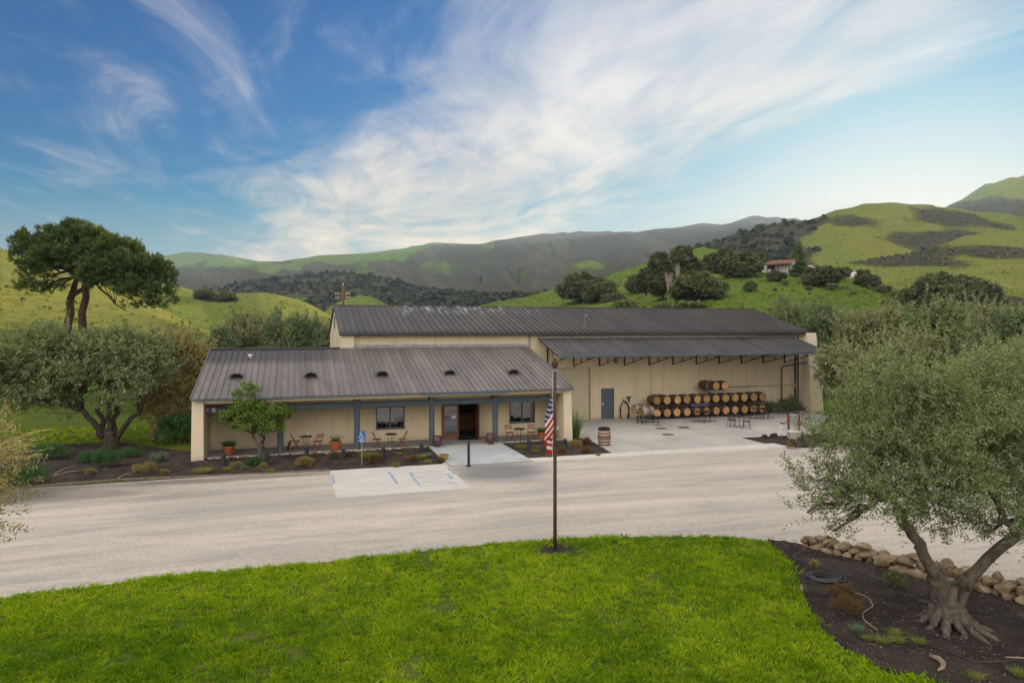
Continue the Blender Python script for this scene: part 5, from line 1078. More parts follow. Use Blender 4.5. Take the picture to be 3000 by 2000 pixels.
def mat_flag():
    m, nt, bs = nodes('flag_cloth')
    uv = nt.nodes.new('ShaderNodeAttribute'); uv.attribute_name = 'flaguv'; sx = nt.nodes.new('ShaderNodeSeparateXYZ'); lk(nt, uv.outputs['Vector'], sx.inputs[0]); s_, t_ = sx.outputs[0], sx.outputs[1]
    stripe = mathn(nt, 'MODULO', mathn(nt, 'FLOOR', mathn(nt, 'MULTIPLY', t_, 13), 0), 2)
    c = mixc(nt, stripe, (.55, .012, .025), (.80, .78, .76))
    can = mathn(nt, 'MULTIPLY', mathn(nt, 'LESS_THAN', s_, .4), mathn(nt, 'LESS_THAN', t_, 7/13))
    # five-pointed stars on a staggered grid
    gx = mathn(nt, 'MULTIPLY', s_, 12/.4/1.09); gy = mathn(nt, 'MULTIPLY', t_, 10/(7/13)/1.09)
    ix, iy = mathn(nt, 'ROUND', gx, 0), mathn(nt, 'ROUND', gy, 0); fx = mathn(nt, 'SUBTRACT', gx, ix); fy = mathn(nt, 'MULTIPLY', mathn(nt, 'SUBTRACT', iy, gy), 1.)
    on = mathn(nt, 'LESS_THAN', mathn(nt, 'ABSOLUTE', mathn(nt, 'MODULO', mathn(nt, 'ADD', ix, iy), 2)), .5)
    ang = mathn(nt, 'ARCTAN2', fx, fy); rad = mathn(nt, 'SQRT', mathn(nt, 'ADD', mathn(nt, 'MULTIPLY', fx, fx), mathn(nt, 'MULTIPLY', fy, fy)), 0)
    k = mathn(nt, 'ABSOLUTE', mathn(nt, 'SUBTRACT', mathn(nt, 'FRACT', mathn(nt, 'ADD', mathn(nt, 'DIVIDE', ang, 2*math.pi/5), 10.5), 0), .5), 0)
    star = mathn(nt, 'MULTIPLY', mathn(nt, 'LESS_THAN', rad, mathn(nt, 'SUBTRACT', .52, mathn(nt, 'MULTIPLY', k, .62))), on)
    c = mixc(nt, can, c, mixc(nt, star, (.022, .022, .11), (.8, .8, .82)))
    lk(nt, c, bs.inputs['Base Color']); bs.inputs['Roughness'].default_value = .7; bs.inputs['Specular IOR Level'].default_value = .2
    tr = nt.nodes.new('ShaderNodeBsdfTranslucent'); lk(nt, c, tr.inputs[0]); ms = nt.nodes.new('ShaderNodeMixShader'); ms.inputs[0].default_value = .3
    lk(nt, bs.outputs[0], ms.inputs[1]); lk(nt, tr.outputs[0], ms.inputs[2]); lk(nt, ms.outputs[0], nt.nodes['Material Output'].inputs['Surface']); MATS['flag_cloth'] = m
mat_flag()
def flag():
    ns, ntt = 72, 30; vs = []; uv = []
    for j in range(ntt+1):
        for i in range(ns+1):
            s_, t_ = i/ns, j/ntt
            ph = s_*5.2; tri = abs((ph+1) % 2-1)          # folds back and forth, three and a bit times
            lay = ph
            wid = .27*(1-.35*s_)*(.55+.45*min(1, t_*2.2))
            x = -.055-wid*tri*(.96) ; z = 4.56-1.20*t_-.66*(1-math.exp(-3.2*s_))-.04*tri*(1-s_)
            y = -.035+.014*lay+.018*math.sin(s_*9+t_*5)+.02*math.sin(t_*7+s_*3)
            x += .012*math.sin(t_*9+s_*11)
            q = max(0, (4.56-z)-1.35); x += q*.12*(-1)*(-.2); vs.append((x, y, z)); uv.append((s_, t_, 0))
    fs = [(j*(ns+1)+i, j*(ns+1)+i+1, (j+1)*(ns+1)+i+1, (j+1)*(ns+1)+i) for j in range(ntt) for i in range(ns)]
    m = MB().add(vs, fs); me = m.mesh('flag', MATS['flag_cloth'], True); a = me.attributes.new('flaguv', 'FLOAT_VECTOR', 'POINT'); a.data.foreach_set('vector', np.array(uv, np.float32).ravel())
    f = tag(link('flag', me, None, fp, -PSI), 'stars and stripes flag hanging limp from the flagpole', 'flag')
flag()
# ---- barrels
def barrel_proto(name, wood, hoop, head, hoopw, label):
    """lies along Y, front head at y=0, axis at z=.35"""
    t = thing(name, label, 'barrel'); L = .93; rb, rh = .345, .285
    pr = [(rh+(rb-rh)*(1-((i/10-.5)*2)**2), i/10*L) for i in range(11)]
    b = MB(); n = 26
    b.lathe([(r, -z) for r, z in pr], n, (0, 0, .35), (False, False), 'Y'); b.build('staves', wood, t, smooth=True)
    for y in (.045, L-.045):
        h = MB().lathe([(.001, 0), (rh-.006, 0), (rh-.006, .02 if y < .5 else -.02)], 24, (0, y, .35), (False, False), 'Y'); h.build('barrel_head', head, t)
    for f in (.015, .10, .17, .32, .62, .77, .84, .925):
        r0 = rh+(rb-rh)*(1-((f-.5)*2)**2)+.006; f1 = f+hoopw/L; r1 = rh+(rb-rh)*(1-((f1-.5)*2)**2)+.006
        MB().lathe([(r0, -f*L), (r1, -min(f1, 1)*L)], n, (0, 0, .35), (False, False), 'Y').build('hoop', hoop, t, smooth=True)
    return t
def unlink_tree(o_):
    for c_ in list(o_.children): unlink_tree(c_)
    bpy.data.objects.remove(o_, do_unlink=True)
bp = barrel_proto('wine_barrel', MATS['barrel_wood'], MATS['hoop_dull'], MATS['barrel_head'], .04, 'x')
bn = barrel_proto('wine_barrel', MATS['barrel_new'], MATS['hoop_zinc'], MATS['barrel_head'], .035, 'x')
ORD = ['first', 'second', 'third', 'fourth', 'fifth', 'sixth', 'seventh', 'eighth', 'ninth', 'tenth', 'eleventh', 'twelfth']
FY = 41.62
def atY(px, py, Y):
    a = W(px, py, 1)-Vector((0, 0, CAMH)); t = Y/a.y; return a.x*t, CAMH+a.z*t
xs_ = [23.35+.853*0]*0
xl, xr = atY(1926, 1166, FY)[0], atY(2236, 1155, FY)[0]; dx = (xr-xl)/11
rg = random.Random(5); ZU, ZL = 1.0, .14
for i in range(12):
    for row, z in (('upper', ZU), ('lower', ZL)):
        b = dup(bp, (xl+i*dx+rg.uniform(-.02, .02), FY+rg.uniform(-.05, .05), z), rg.uniform(-.03, .03), f'wine barrel lying on the racks, {ORD[i]} from the left in the {row} row', 'barrels racked along the barn wall')
        for c_ in b.children: c_.rotation_euler = (0, rg.uniform(-.03, .03), 0)
tx = atY(2112, 1121, FY)[0]
for k, (d, yy) in enumerate(((-.36, 0), (.36, 0), (-.62, .5))):
    dup(bp, (tx+d, FY+yy, 1.88), rg.uniform(-.04, .04), ('left front barrel of the pair stacked on top of the racks', 'right barrel of the pair stacked on top of the racks', 'barrel at the back, behind the pair on top of the racks')[k], 'barrels on the top rack')
sb1 = W(1878, 1204, 45.0); sb2 = W(1862, 1200, 46.4)
dup(bn, (sb1.x, sb1.y, .48), R(-78), 'new barrel with bright zinc hoops lying sideways on the low rack, the front one', 'new barrels lying sideways'); dup(bn, (sb2.x-.12, sb2.y, .48), R(-80), 'new barrel with bright zinc hoops lying sideways behind the front one', 'new barrels lying sideways')
for c_ in (bp, bn): unlink_tree(c_)
# steel barrel racks: each holds two barrels side by side
def rack_proto(mat):
    t = thing('barrel_rack', 'x', 'rack'); m = MB(); w, d, h = dx*2-.12, .62, .13
    for y in (.12, .12+d):
        m.bar((-w/2, y, .0), (w/2, y, .0), .035).bar((-w/2, y, h), (w/2, y, h), .035)
        for x in (-w/2, -w/4, 0, w/4, w/2): m.bar((x, y, 0), (x, y, h), .03)
    for x in (-w/2, w/2): m.bar((x, .12, h), (x, .12+d, h), .03).bar((x, .12, 0), (x, .12+d, 0), .03)
    m.build('frame', mat, t)
    for x in (-dx/2, dx/2): MB().bar((x-.2, .14, h+.03), (x-.2, d+.1, h+.03), .03).bar((x+.2, .14, h+.03), (x+.2, d+.1, h+.03), .03).build('cradle', mat, t)
    return t
M('rack_blue', (.16, .20, .36), .6, .1, 4); M('rack_tan', (.36, .32, .24), .7, .1, 4)
rk = rack_proto(MATS['iron_black']); rk2 = rack_proto(MATS['rack_blue']); rk3 = rack_proto(MATS['rack_tan'])
for i in range(6):
    for row, z in (('upper', ZU-.12), ('lower', ZL-.12)):
        src = rk2 if (row == 'upper' and i == 2) else rk
        lab = 'blue steel rack between the two barrel rows' if src is rk2 else f'black steel barrel rack, {ORD[i]} from the left under the {row} row'
        dup(src, (xl+(i*2+.5)*dx, FY, z), 0, lab, 'steel barrel racks')
dup(rk3, (tx, FY, 1.76), 0, 'tan steel rack under the pair of barrels on top', 'steel barrel racks')
dup(rk, (sb1.x+.45, sb1.y-.52, .36), R(0), 'black steel rack under the two sideways barrels', 'steel barrel racks')
for c_ in (rk, rk2, rk3): unlink_tree(c_)
lt = thing('rack_stand', 'tall black stand that lifts the rack of the sideways barrels', 'stand', (sb1.x+.45, sb1.y-.52, .02))
for x in (-.6, .6):
    for y in (.12, .74): MB().bar((x, y, 0), (x, y, .32), .04).build('leg', MATS['iron_black'], lt)
MB().bar((-.6, .12, .16), (.6, .12, .16), .03).bar((-.6, .74, .16), (.6, .74, .16), .03).build('rail', MATS['iron_black'], lt)
# upright barrel used as a litter bin
ub = G(1770, 1307); t = thing('barrel_bin', 'upright oak barrel litter bin with black liner on the concrete', 'barrel', (ub.x, ub.y, .035)); L = .93
MB().lathe([(.285+.062*(1-((i/10-.5)*2)**2), i/10*L) for i in range(11)], 26, caps=(True, False)).build('staves', MATS['barrel_new'], t, smooth=True)
for f in (.0, .16, .33, .66, .82, .955):
    r0 = .285+.062*(1-((f-.5)*2)**2)+.006; f1 = f+.035; r1 = .285+.062*(1-((f1-.5)*2)**2)+.006; MB().lathe([(r0, f*L), (r1, f1*L)], 26, caps=(False, False)).build('hoop', MATS['hoop_zinc'], t, smooth=True)
lm = MB(); rr = random.Random(3); n = 22
ring = lambda r, z, j: [(math.cos(6.283*i/n)*(r+rr.uniform(-j, j)), math.sin(6.283*i/n)*(r+rr.uniform(-j, j)), z+rr.uniform(-j, j)) for i in range(n)]
vs = ring(.312, .86, .008)+ring(.31, .97, .02)+ring(.25, .95, .02)+ring(.2, .7, .01)
lm.add(vs, [(k*n+i, k*n+(i+1) % n, (k+1)*n+(i+1) % n, (k+1)*n+i) for k in range(3) for i in range(n)]); lm.build('bin_liner', MATS['black_rubber'], t)
# hose coiled on the wall, hooks and drain grate
hx, hz = atY(1828, 1203, 43.12); hs = thing('wall_hose', 'reddish brown hose coiled in an oval on the barn wall', 'hose', (hx, 43.1, 0)); m = MB(); rr = random.Random(2)
for k in range(6):
    a0 = rr.random(); m.tube([(math.cos(a)*(.33+.02*rr.uniform(-1, 1)), -.02-.022*k+.01*math.sin(a*2), hz+math.sin(a)*(.62+.015*k)+.02*math.cos(a*3)-(.06*k if math.sin(a) < 0 else 0)) for a in np.linspace(0, 6.28, 30, endpoint=False)], .024, 6, closed=True)
m.build('coil', MATS['hose_red'], hs); MB().bar((0, .08, hz+.66), (0, -.2, hz+.66), .04).bar((-.08, .06, hz+.66), (-.08, .06, hz+.86), .02).bar((.02, .06, hz+.66), (.02, .06, hz+.86), .02).build('hook', MATS['dark_steel'], hs)
tl = thing('hanging_tool', 'dark pump nozzle hanging on the barn wall beside the hose', 'tool', (atY(1842, 1165, 43.1)[0], 43.1, 0)); hz2 = atY(1842, 1165, 43.1)[1]
MB().bar((-.2, 0, hz2+.06), (.2, 0, hz2+.06), .05).bar((0, -.03, hz2+.08), (0, -.03, hz2-.22), .09).bar((-.15, 0, hz2), (.15, -.05, hz2+.1), .05).bar((.02, -.02, hz2-.2), (.04, -.02, hz2-.36), .035).build('body', MATS['dark_steel'], tl)
for i, (px_, py_, r) in enumerate(((1937, 1256, .36), (2003, 1253, .38), (1957, 1274, .36), (1993, 1287, .36), (1927, 1247, .22))):
    g = G(px_, py_); t = thing('manhole_cover', ('round rusty cover on the left of the patio', 'round rusty cover on the right of the patio', 'rusty cover nearest the middle of the patio', 'grey patched cover nearest the road', 'small rusty cover nearest the barrels')[i], 'cover', (g.x, g.y, .036), 0, 'round covers in the patio')
    MB().lathe([(r, -.01), (r, .006), (r-.04, .008), (r-.04, .004), (.001, .005)], 28, caps=(False, False)).build('lid', MATS['manhole' if i != 3 else 'concrete'], t)
# ---- bistro tables and folding chairs on the porch
def bistro_table(loc, label, mat):
    t = thing('bistro_table', label, 'table', loc, 0, 'bistro tables on the porch')
    MB().lathe([(.30, .70), (.315, .71), (.315, .73), (.30, .735)], 26).build('table_top', mat, t)
    for k in range(3):
        a = k*2.094+.5; c, s_ = math.cos(a), math.sin(a)
        MB().tube([(c*.26, s_*.26, .7), (c*.17, s_*.17, .58), (c*.12, s_*.12, .4), (c*.15, s_*.15, .22), (c*.26, s_*.26, .03), (c*.30, s_*.30, 0)], .011, 6).build('leg', MATS['iron_black'], t)
    MB().tube([(math.cos(a)*.125, math.sin(a)*.125, .33) for a in np.linspace(0, 6.28, 16, endpoint=False)], .008, 5, closed=True).build('ring', MATS['iron_black'], t)
    return t
def bistro_proto():
    t = thing('folding_chair', 'x', 'chair'); r = MATS['chair_red']; w = .19      # faces +x
    for s_ in (-1, 1):
        MB().bar((.22, s_*w, 0), (-.22, s_*w, .86), .018, .026).build('back_leg', r, t); MB().bar((-.20, s_*(w-.025), 0), (.20, s_*(w-.025), .46), .018, .026).build('front_leg', r, t)
    for i in range(5): MB().box(-.19+i*.085, -.125+i*.085, -w+.01, w-.01, .455, .47).build('seat_slat', r, t)
    for z in (.70, .82):
        x = .22-.44*z/.86; MB().bar((x, -w, z), (x, w, z), .014, .055, (-.45, 0, 1)).build('back_slat', r, t)
    MB().bar((.15, -w, .13), (.15, w, .13), .012).bar((-.12, -w, .09), (-.12, w, .09), .012).build('stretcher', r, t)
    return t
cp = bistro_proto()
PZ = .062
for i, (px_, py_, rz, lab) in enumerate(((864, 1318, .15, 'red folding chair the cat leans on, left of the first porch table'), (932, 1318, 2.2, 'red folding chair right of the first porch table'), (1103, 1312, .1, 'red folding chair left of the middle porch table'), (1181, 1310, 3.05, 'red folding chair right of the middle porch table'), (1492, 1291, -1.5, 'red folding chair left of the table under the right window'), (1556, 1290, -1.95, 'red folding chair right of the table under the right window'))):
    g = G(px_, py_, PZ); dup(cp, g, rz, lab, 'red folding chairs on the porch')
unlink_tree(cp)
T1 = G(897, 1319, PZ); bistro_table(T1, 'round green topped bistro table left of the agave pot', MATS['table_green']); T2 = G(1146, 1311, PZ); bistro_table(T2, 'round dark bistro table below the left window', MATS['iron_black']); bistro_table(G(1522, 1294, PZ), 'round dark bistro table below the right window', MATS['iron_black'])
m, nt, bs = nodes('clear_glass'); bs.inputs['Base Color'].default_value = (.9, .92, .95, 1); bs.inputs['Roughness'].default_value = .1; bs.inputs['Alpha'].default_value = .55; MATS['clear_glass'] = m
wg = thing('wine_glass', 'small wine glass on the green topped bistro table', 'glass', (T1.x+.08, T1.y, PZ+.735)); MB().lathe([(.035, 0), (.006, .006), (.005, .09), (.03, .12), (.038, .16), (.03, .2)], 12, caps=(True, False)).build('bowl', MATS['clear_glass'], wg)
# ---- the cat, up on its hind legs against the chair
def cat():
    g = G(845, 1325, PZ); t = thing('cat', 'dark tabby cat standing upright with paws on the red chair', 'cat', (g.x, g.y, PZ), .1)
    V = [(0, 0, .30), (.02, 0, .38), (.05, 0, .48), (.065, 0, .545), (.085, 0, .59), (.125, 0, .60),   # spine .. head .. muzzle
         (-.02, .045, .24), (.03, .055, .14), (-.035, .055, .05), (.02, .058, .014),                        # hind leg
         (-.02, -.045, .24), (.03, -.055, .14), (-.035, -.055, .05), (.02, -.058, .014),
         (.085, .045, .46), (.14, .045, .44), (.175, .045, .475), (.085, -.045, .46), (.14, -.05, .41), (.17, -.05, .43),
         (-.04, 0, .25), (-.09, .01, .13), (-.115, .02, .05), (-.16, .03, .02)]
    rad = [.072, .075, .062, .042, .046, .024, .052, .034, .020, .018, .052, .034, .020, .018, .028, .019, .016, .028, .019, .016, .022, .018, .016, .010]
    E_ = [(0, 1), (1, 2), (2, 3), (3, 4), (4, 5), (0, 6), (6, 7), (7, 8), (8, 9), (0, 10), (10, 11), (11, 12), (12, 13), (2, 14), (14, 15), (15, 16), (2, 17), (17, 18), (18, 19), (0, 20), (20, 21), (21, 22), (22, 23)]
    me = bpy.data.meshes.new('body'); me.from_pydata(V, E_, []); ob_ = link('body', me, t)
    ob_.modifiers.new('skin', 'SKIN'); sm = ob_.modifiers.new('sub', 'SUBSURF'); sm.levels = sm.render_levels = 2
    for i, v in enumerate(me.skin_vertices[0].data): v.radius = (rad[i], rad[i]); v.use_root = (i == 0)
    mt, nt, bs = nodes('cat_fur'); tc = nt.nodes.new('ShaderNodeTexCoord'); p = tc.outputs['Object']; sx = nt.nodes.new('ShaderNodeSeparateXYZ'); lk(nt, p, sx.inputs[0])
    wv = nt.nodes.new('ShaderNodeTexWave'); wv.inputs['Scale'].default_value = 9; wv.inputs['Distortion'].default_value = 5; wv.bands_direction = 'Z'; lk(nt, p, wv.inputs[0])
    c = mixc(nt, wv.outputs['Fac'], (.012, .010, .009), (.050, .036, .024)); c = mixc(nt, mrange(nt, sx.outputs[2], .03, .06, 1, 0), c, (.6, .58, .55)); c = mixc(nt, mathn(nt, 'MULTIPLY', mrange(nt, sx.outputs[0], .12, .15), mrange(nt, sx.outputs[2], .5, .52, 1, 0)), c, (.5, .47, .43))
    lk(nt, c, bs.inputs['Base Color']); bs.inputs['Roughness'].default_value = .9; me.materials.append(mt)
    for s_ in (-1, 1): MB().add([(.065, s_*.014, .625), (.068, s_*.05, .615), (.06, s_*.04, .672), (.085, s_*.034, .62)], [(0, 1, 2), (1, 3, 2), (3, 0, 2)]).build('ear', mt, t)
    for s_ in (-1, 1): MB().lathe([(.001, -.006), (.006, 0), (.001, .006)], 8, (.128, s_*.019, .606)).build('eye', MATS['yellow_paint'], t)
cat()
# ---- planters
def pot(name, label, loc, prof_, mat, group=None, n=26):
    t = thing(name, label, 'pot', loc, 0, group); MB().lathe(prof_, n, caps=(True, False)).build('pot_wall', mat, t, smooth=True); r, z = prof_[-1]
    MB().lathe([(.001, z-.05), (r-.005, z-.05)], n, caps=(False, False)).build('soil', MATS['mulch'], t); return t
def blades(n, r, h, w, lean, seed, arch=.3, segs=3):
    rg_ = np.random.default_rng(seed); a = rg_.random(n)*6.283; rr_ = r*np.sqrt(rg_.random(n)); d = rg_.random(n)*6.283; dv = np.stack([np.cos(a)*.7+np.cos(d)*.5, np.sin(a)*.7+np.sin(d)*.5, np.zeros(n)], 1)
    dv = dv*(lean*(.3+rr_/r)*(.5+rg_.random(n)))[:, None]; H_ = h*(.6+.6*rg_.random(n)); base = np.stack([np.cos(a)*rr_, np.sin(a)*rr_, np.zeros(n)], 1); sd = np.stack([-np.sin(d), np.cos(d), np.zeros(n)], 1)*w/2
    P = [base+dv*(t**1.6)*H_[:, None]+np.array([0, 0, 1])*(H_*(t-arch*t*t))[:, None] for t in np.linspace(0, 1, segs+1)]; Wd = np.linspace(1, .12, segs+1)
    Q = [np.stack([P[k]-sd*Wd[k], P[k]+sd*Wd[k], P[k+1]+sd*Wd[k+1], P[k+1]-sd*Wd[k+1]], 1) for k in range(segs)]
    return np.concatenate(Q).reshape(-1, 3), np.tile(rg_.random(n), segs)
TP = [(.17, 0), (.19, .02), (.27, .36), (.285, .39), (.30, .395), (.30, .46), (.275, .465), (.27, .44)]
def plant_blades(parent, name, z, mat, *a, **k):
    V, r = blades(*a, **k); V[:, 2] += z; return link(name, fast_mesh(name, V, 4, mat, r), parent)
p1 = pot('terracotta_pot', 'terracotta pot of grassy plants at the left end of the porch', G(671, 1333, PZ), TP, MATS['terracotta'], 'terracotta pots on the porch'); plant_blades(p1, 'foliage', .42, MATS['reed_green'], 420, .24, .40, .022, .7, 3)
TP2 = [(.16, 0), (.20, .03), (.27, .22), (.30, .38), (.315, .46), (.32, .50), (.29, .51), (.285, .48)]
p2 = pot('terracotta_pot', 'terracotta pot of agave with mossy stains beside the porch table', G(983, 1320, PZ), TP2, MATS['terracotta'], 'terracotta pots on the porch'); plant_blades(p2, 'agave_leaves', .44, MATS['juniper_leaf'], 30, .12, .50, .07, 1.1, 5)
p3 = pot('terracotta_pot', 'terracotta pot of leafy herbs behind the flagpole at the right end of the porch', G(1590, 1289, PZ), TP, MATS['terracotta'], 'terracotta pots on the porch'); plant_blades(p3, 'foliage', .40, MATS['reed_green'], 420, .25, .42, .022, .8, 6)
UR = [(.17, 0), (.23, .12), (.265, .28), (.25, .44), (.20, .52), (.215, .55), (.195, .56), (.18, .5)]
pot('glazed_urn', 'brown glazed urn left of the entrance, beside the post', G(1281, 1307, PZ), UR, MATS['glazed_brown'], 'glazed urns at the entrance'); pot('glazed_urn', 'brown glazed urn right of the entrance', G(1437, 1299, PZ), UR, MATS['glazed_brown'], 'glazed urns at the entrance')
g_ = G(1301, 1349); p4 = pot('bowl_planter', 'small tan bowl planter of green leaves at the corner of the entry walk', (g_.x, g_.y, .05), [(.12, 0), (.17, .05), (.22, .16), (.235, .2), (.25, .205), (.25, .24), (.225, .245), (.22, .22)], MATS['tan_pot']); plant_blades(p4, 'foliage', .18, MATS['tuft_green'], 160, .17, .14, .03, .9, 8)
# ---- bollard lights
for i, (px_, py_, h) in enumerate(((655, 1368, .62), (781, 1360, .58), (899, 1345, .56), (1005, 1351, .56), (1123, 1347, .58), (1235, 1330, .5), (1549, 1323, .56), (1656, 1314, .5))):
    g = G(px_, py_); t = thing('bollard_light', ('dark bollard light farthest left in the porch bed', 'dark bollard light right of the porch tree', 'dark bollard light below the first porch table', 'dark bollard light left of the parking sign', 'dark bollard light below the middle porch table', 'dark bollard light at the entry walk side of the porch bed', 'dark bollard light left of the flagpole in the entry bed', 'dark bollard light right of the flagpole in the entry bed')[i], 'bollard', (g.x, g.y, .02), 0, 'dark bollard lights in the beds')
    MB().lathe([(.10, 0), (.10, h-.015), (.085, h)], 18).build('tube', MATS['bollard_grey'], t); MB().lathe([(.103, h*.72), (.103, h*.74)], 18).build('seam', MATS['black_rubber'], t)
g = G(1373, 1366); t = thing('bollard_post', 'slim tall black bollard standing at the foot of the entry walk', 'bollard', (g.x, g.y, .03)); MB().lathe([(.065, 0), (.065, 1.1), (.05, 1.13)], 14).build('tube', MATS['bollard_grey'], t); MB().lathe([(.11, 0), (.11, .012)], 16).build('base_plate', MATS['bollard_grey'], t)
# ---- parking sign
g = G(1060, 1365); sg = thing('parking_sign', 'blue reserved wheelchair parking sign on a thin post', 'sign', (g.x, g.y, .02), -R(8)); MB().tube([(0, 0, 0), (0, 0, 1.56)], .018, 8).build('post', MATS['galv'], sg)
sp = MB().box(-.16, .16, -.028, -.02, 1.08, 1.58).build('sign_panel', MATS['sign_blue'], sg, bevel=.004)
def text(parent, s_, size, loc, mat, rot=(R(90), 0, 0)):
    cu = bpy.data.curves.new('lettering', 'FONT'); cu.body = s_; cu.size = size; cu.align_x = 'CENTER'; cu.extrude = .001; cu.materials.append(mat)
    o_ = bpy.data.objects.new('lettering', cu); C.objects.link(o_); me = bpy.data.meshes.new_from_object(o_); bpy.data.objects.remove(o_)
    o_ = link('lettering', me, parent, loc); o_.rotation_euler = rot; return o_
text(sp, 'RESERVED', .062, (0, -.0305, 1.135), MATS['sign_white']); text(sp, 'PARKING', .04, (0, -.0305, 1.10), MATS['sign_white'])
y = -.0305; sy = MB(); sy.lathe([(.001, 0), (.022, 0), (.022, .002)], 14, (-.035, y, 1.515), (False, False), 'Y')
sy.tube([(-.035, y, 1.48), (-.025, y, 1.36), (.045, y, 1.355), (.08, y, 1.265), (.105, y, 1.275)], .010, 5).tube([(-.032, y, 1.43), (.035, y, 1.42)], .008, 5)
sy.tube([(math.cos(a)*.085-.01, y, math.sin(a)*.085+1.315) for a in np.linspace(2.2, 6.0, 18)], .009, 5); sy.build('wheelchair_symbol', MATS['sign_white'], sp)
# ---- patio furniture
def mesh_table(loc, rz, label):
    t = thing('patio_table', label, 'table', loc, rz, 'black iron patio tables'); m = MB().box(-.42, .42, -.42, .42, .705, .72); m.build('table_top', MATS['iron_black'], t); MB().bar((-.43, -.43, .70), (.43, -.43, .70), .03).bar((-.43, .43, .70), (.43, .43, .70), .03).bar((-.43, -.43, .70), (-.43, .43, .70), .03).bar((.43, -.43, .70), (.43, .43, .70), .03).build('rim', MATS['iron_black'], t)
    for x in (-.3, .3):
        for y_ in (-.3, .3): MB().tube([(x, y_, .7), (x*.85, y_*.85, .4), (x*1.1, y_*1.1, 0)], .014, 6).build('leg', MATS['iron_black'], t)
def iron_chair():
    t = thing('patio_chair', 'x', 'chair'); b = MATS['iron_black']; MB().lathe([(.19, .425), (.23, .44), (.23, .45), (.2, .455)], 16).build('seat', b, t)
    for x, y_ in ((-.17, -.17), (.17, -.17), (-.17, .17), (.17, .17)): MB().tube([(x, y_, .43), (x*1.05, y_*1.05, .25), (x*1.35, y_*1.35, .02), (x*1.5, y_*1.5, 0)], .012, 6).build('leg', b, t)
    arc = [(math.cos(a)*.25, math.sin(a)*.25, .68+.18*max(0, math.sin(a))) for a in np.linspace(-.35, math.pi+.35, 15)]
    MB().tube([(.22, -.16, .45)]+arc+[(-.22, -.16, .45)], .013, 6).build('back_hoop', b, t)
    sp_ = MB()
    for a in np.linspace(.35, math.pi-.35, 9): sp_.tube([(math.cos(a)*.22, math.sin(a)*.22, .45), (math.cos(a)*.25, math.sin(a)*.25, .68+.18*math.sin(a))], .006, 4)
    sp_.build('spindles', b, t); return t
ic = iron_chair(); FZ = .036
for (px_, py_, rz, chairs) in ((2160, 1250, .5, [(2143, 1249, 1.3, 'left chair at the middle patio table'), (2187, 1255, -2.3, 'front right chair at the middle patio table'), (2150, 1234, .3, 'back chair at the middle patio table')]), (2062, 1236, .3, [(2042, 1236, 1.4, 'left chair at the patio table by the barrels'), (2080, 1235, -1.2, 'right chair at the patio table by the barrels')]), (2236, 1226, .2, [(2215, 1227, 1.5, 'left chair at the patio table by the last barrels'), (2250, 1227, -1.4, 'right chair at the patio table by the last barrels')]), (2325, 1241, .1, [(2362, 1246, -1.4, 'chair right of the notice board, at the right patio table')])):
    n = {2160: 'square black iron table in the middle of the patio', 2062: 'square black iron table close in front of the barrels', 2236: 'square black iron table at the right end of the barrels', 2325: 'black iron table behind the notice board'}[px_]
    mesh_table(G(px_, py_, FZ), rz, n)
    for a, b, c, lab in chairs: dup(ic, G(a, b, FZ), c, 'black iron ' + lab, 'black iron patio chairs')
unlink_tree(ic)
# ---- notice board, concrete block, pipes and shovel at the right end of the patio
b1, b2 = G(2310, 1268), G(2341, 1270); nb = thing('notice_board', 'grey notice board between two red brown posts at the patio edge', 'sign', ((b1.x+b2.x)/2, (b1.y+b2.y)/2, .02), math.atan2(b2.y-b1.y, b2.x-b1.x)); hw = (b2-b1).length/2
for s_ in (-hw, hw): MB().box(s_-.06, s_+.06, -.06, .06, 0, 1.18).build('post', MATS['post_brown'], nb)
MB().box(-hw+.061, hw-.061, -.02, .02, .5, 1.16).build('panel', MATS['board_grey'], nb)
for i, (x, z) in enumerate(((-.12, .98), (.08, .96), (.14, .96))): MB().box(x-.02, x+.02, -.026, -.021, z-.03, z+.03).build('fixing', MATS['iron_black'], nb)
g = G(2325, 1287); cb = thing('concrete_block', 'square concrete pedestal in front of the notice board', 'pedestal', (g.x, g.y, .03), -.4); MB().box(-.28, .28, -.3, .3, 0, .38).build('body', MATS['concrete'], cb, bevel=.01); MB().box(-.33, .33, -.35, .35, .381, .46).build('cap', MATS['pad_concrete'], cb, bevel=.01)
g = G(2288, 1275); pv = thing('pipe_stand', 'bent white pipes leaning left of the notice board', 'pipe', (g.x, g.y, .03)); m = MB()
for d in (0, .08, .16): m.tube([(-.25-d, -.1, .02), (-.08+d*.4, 0, .2), (.12+d*.6, .06, .78)], .022, 7)
m.build('pipes', MATS['pvc'], pv); MB().bar((-.02, .02, .7), (.3, .08, .66), .07).build('clamp', MATS['iron_black'], pv)
g = G(2352, 1300); st_ = thing('timber_stub', 'short dark timber post right of the concrete block', 'post', (g.x, g.y, .02)); MB().box(-.07, .07, -.07, .07, 0, .62).build('post', MATS['bollard_grey'], st_, bevel=.01)
g = G(2348, 1296); shv = thing('shovel', 'shovel with pale handle and green grip standing behind the timber stub', 'shovel', (g.x, g.y+.25, .02)); MB().tube([(0, 0, .1), (0, .03, .95)], .02, 7).build('handle', MATS['hose_tan'], shv); MB().tube([(0, .03, .93), (0, .033, 1.04)], .035, 8).build('grip', MATS['tank_green'], shv); MB().box(-.1, .1, -.02, .01, -.02, .22).build('blade', MATS['dark_steel'], shv)
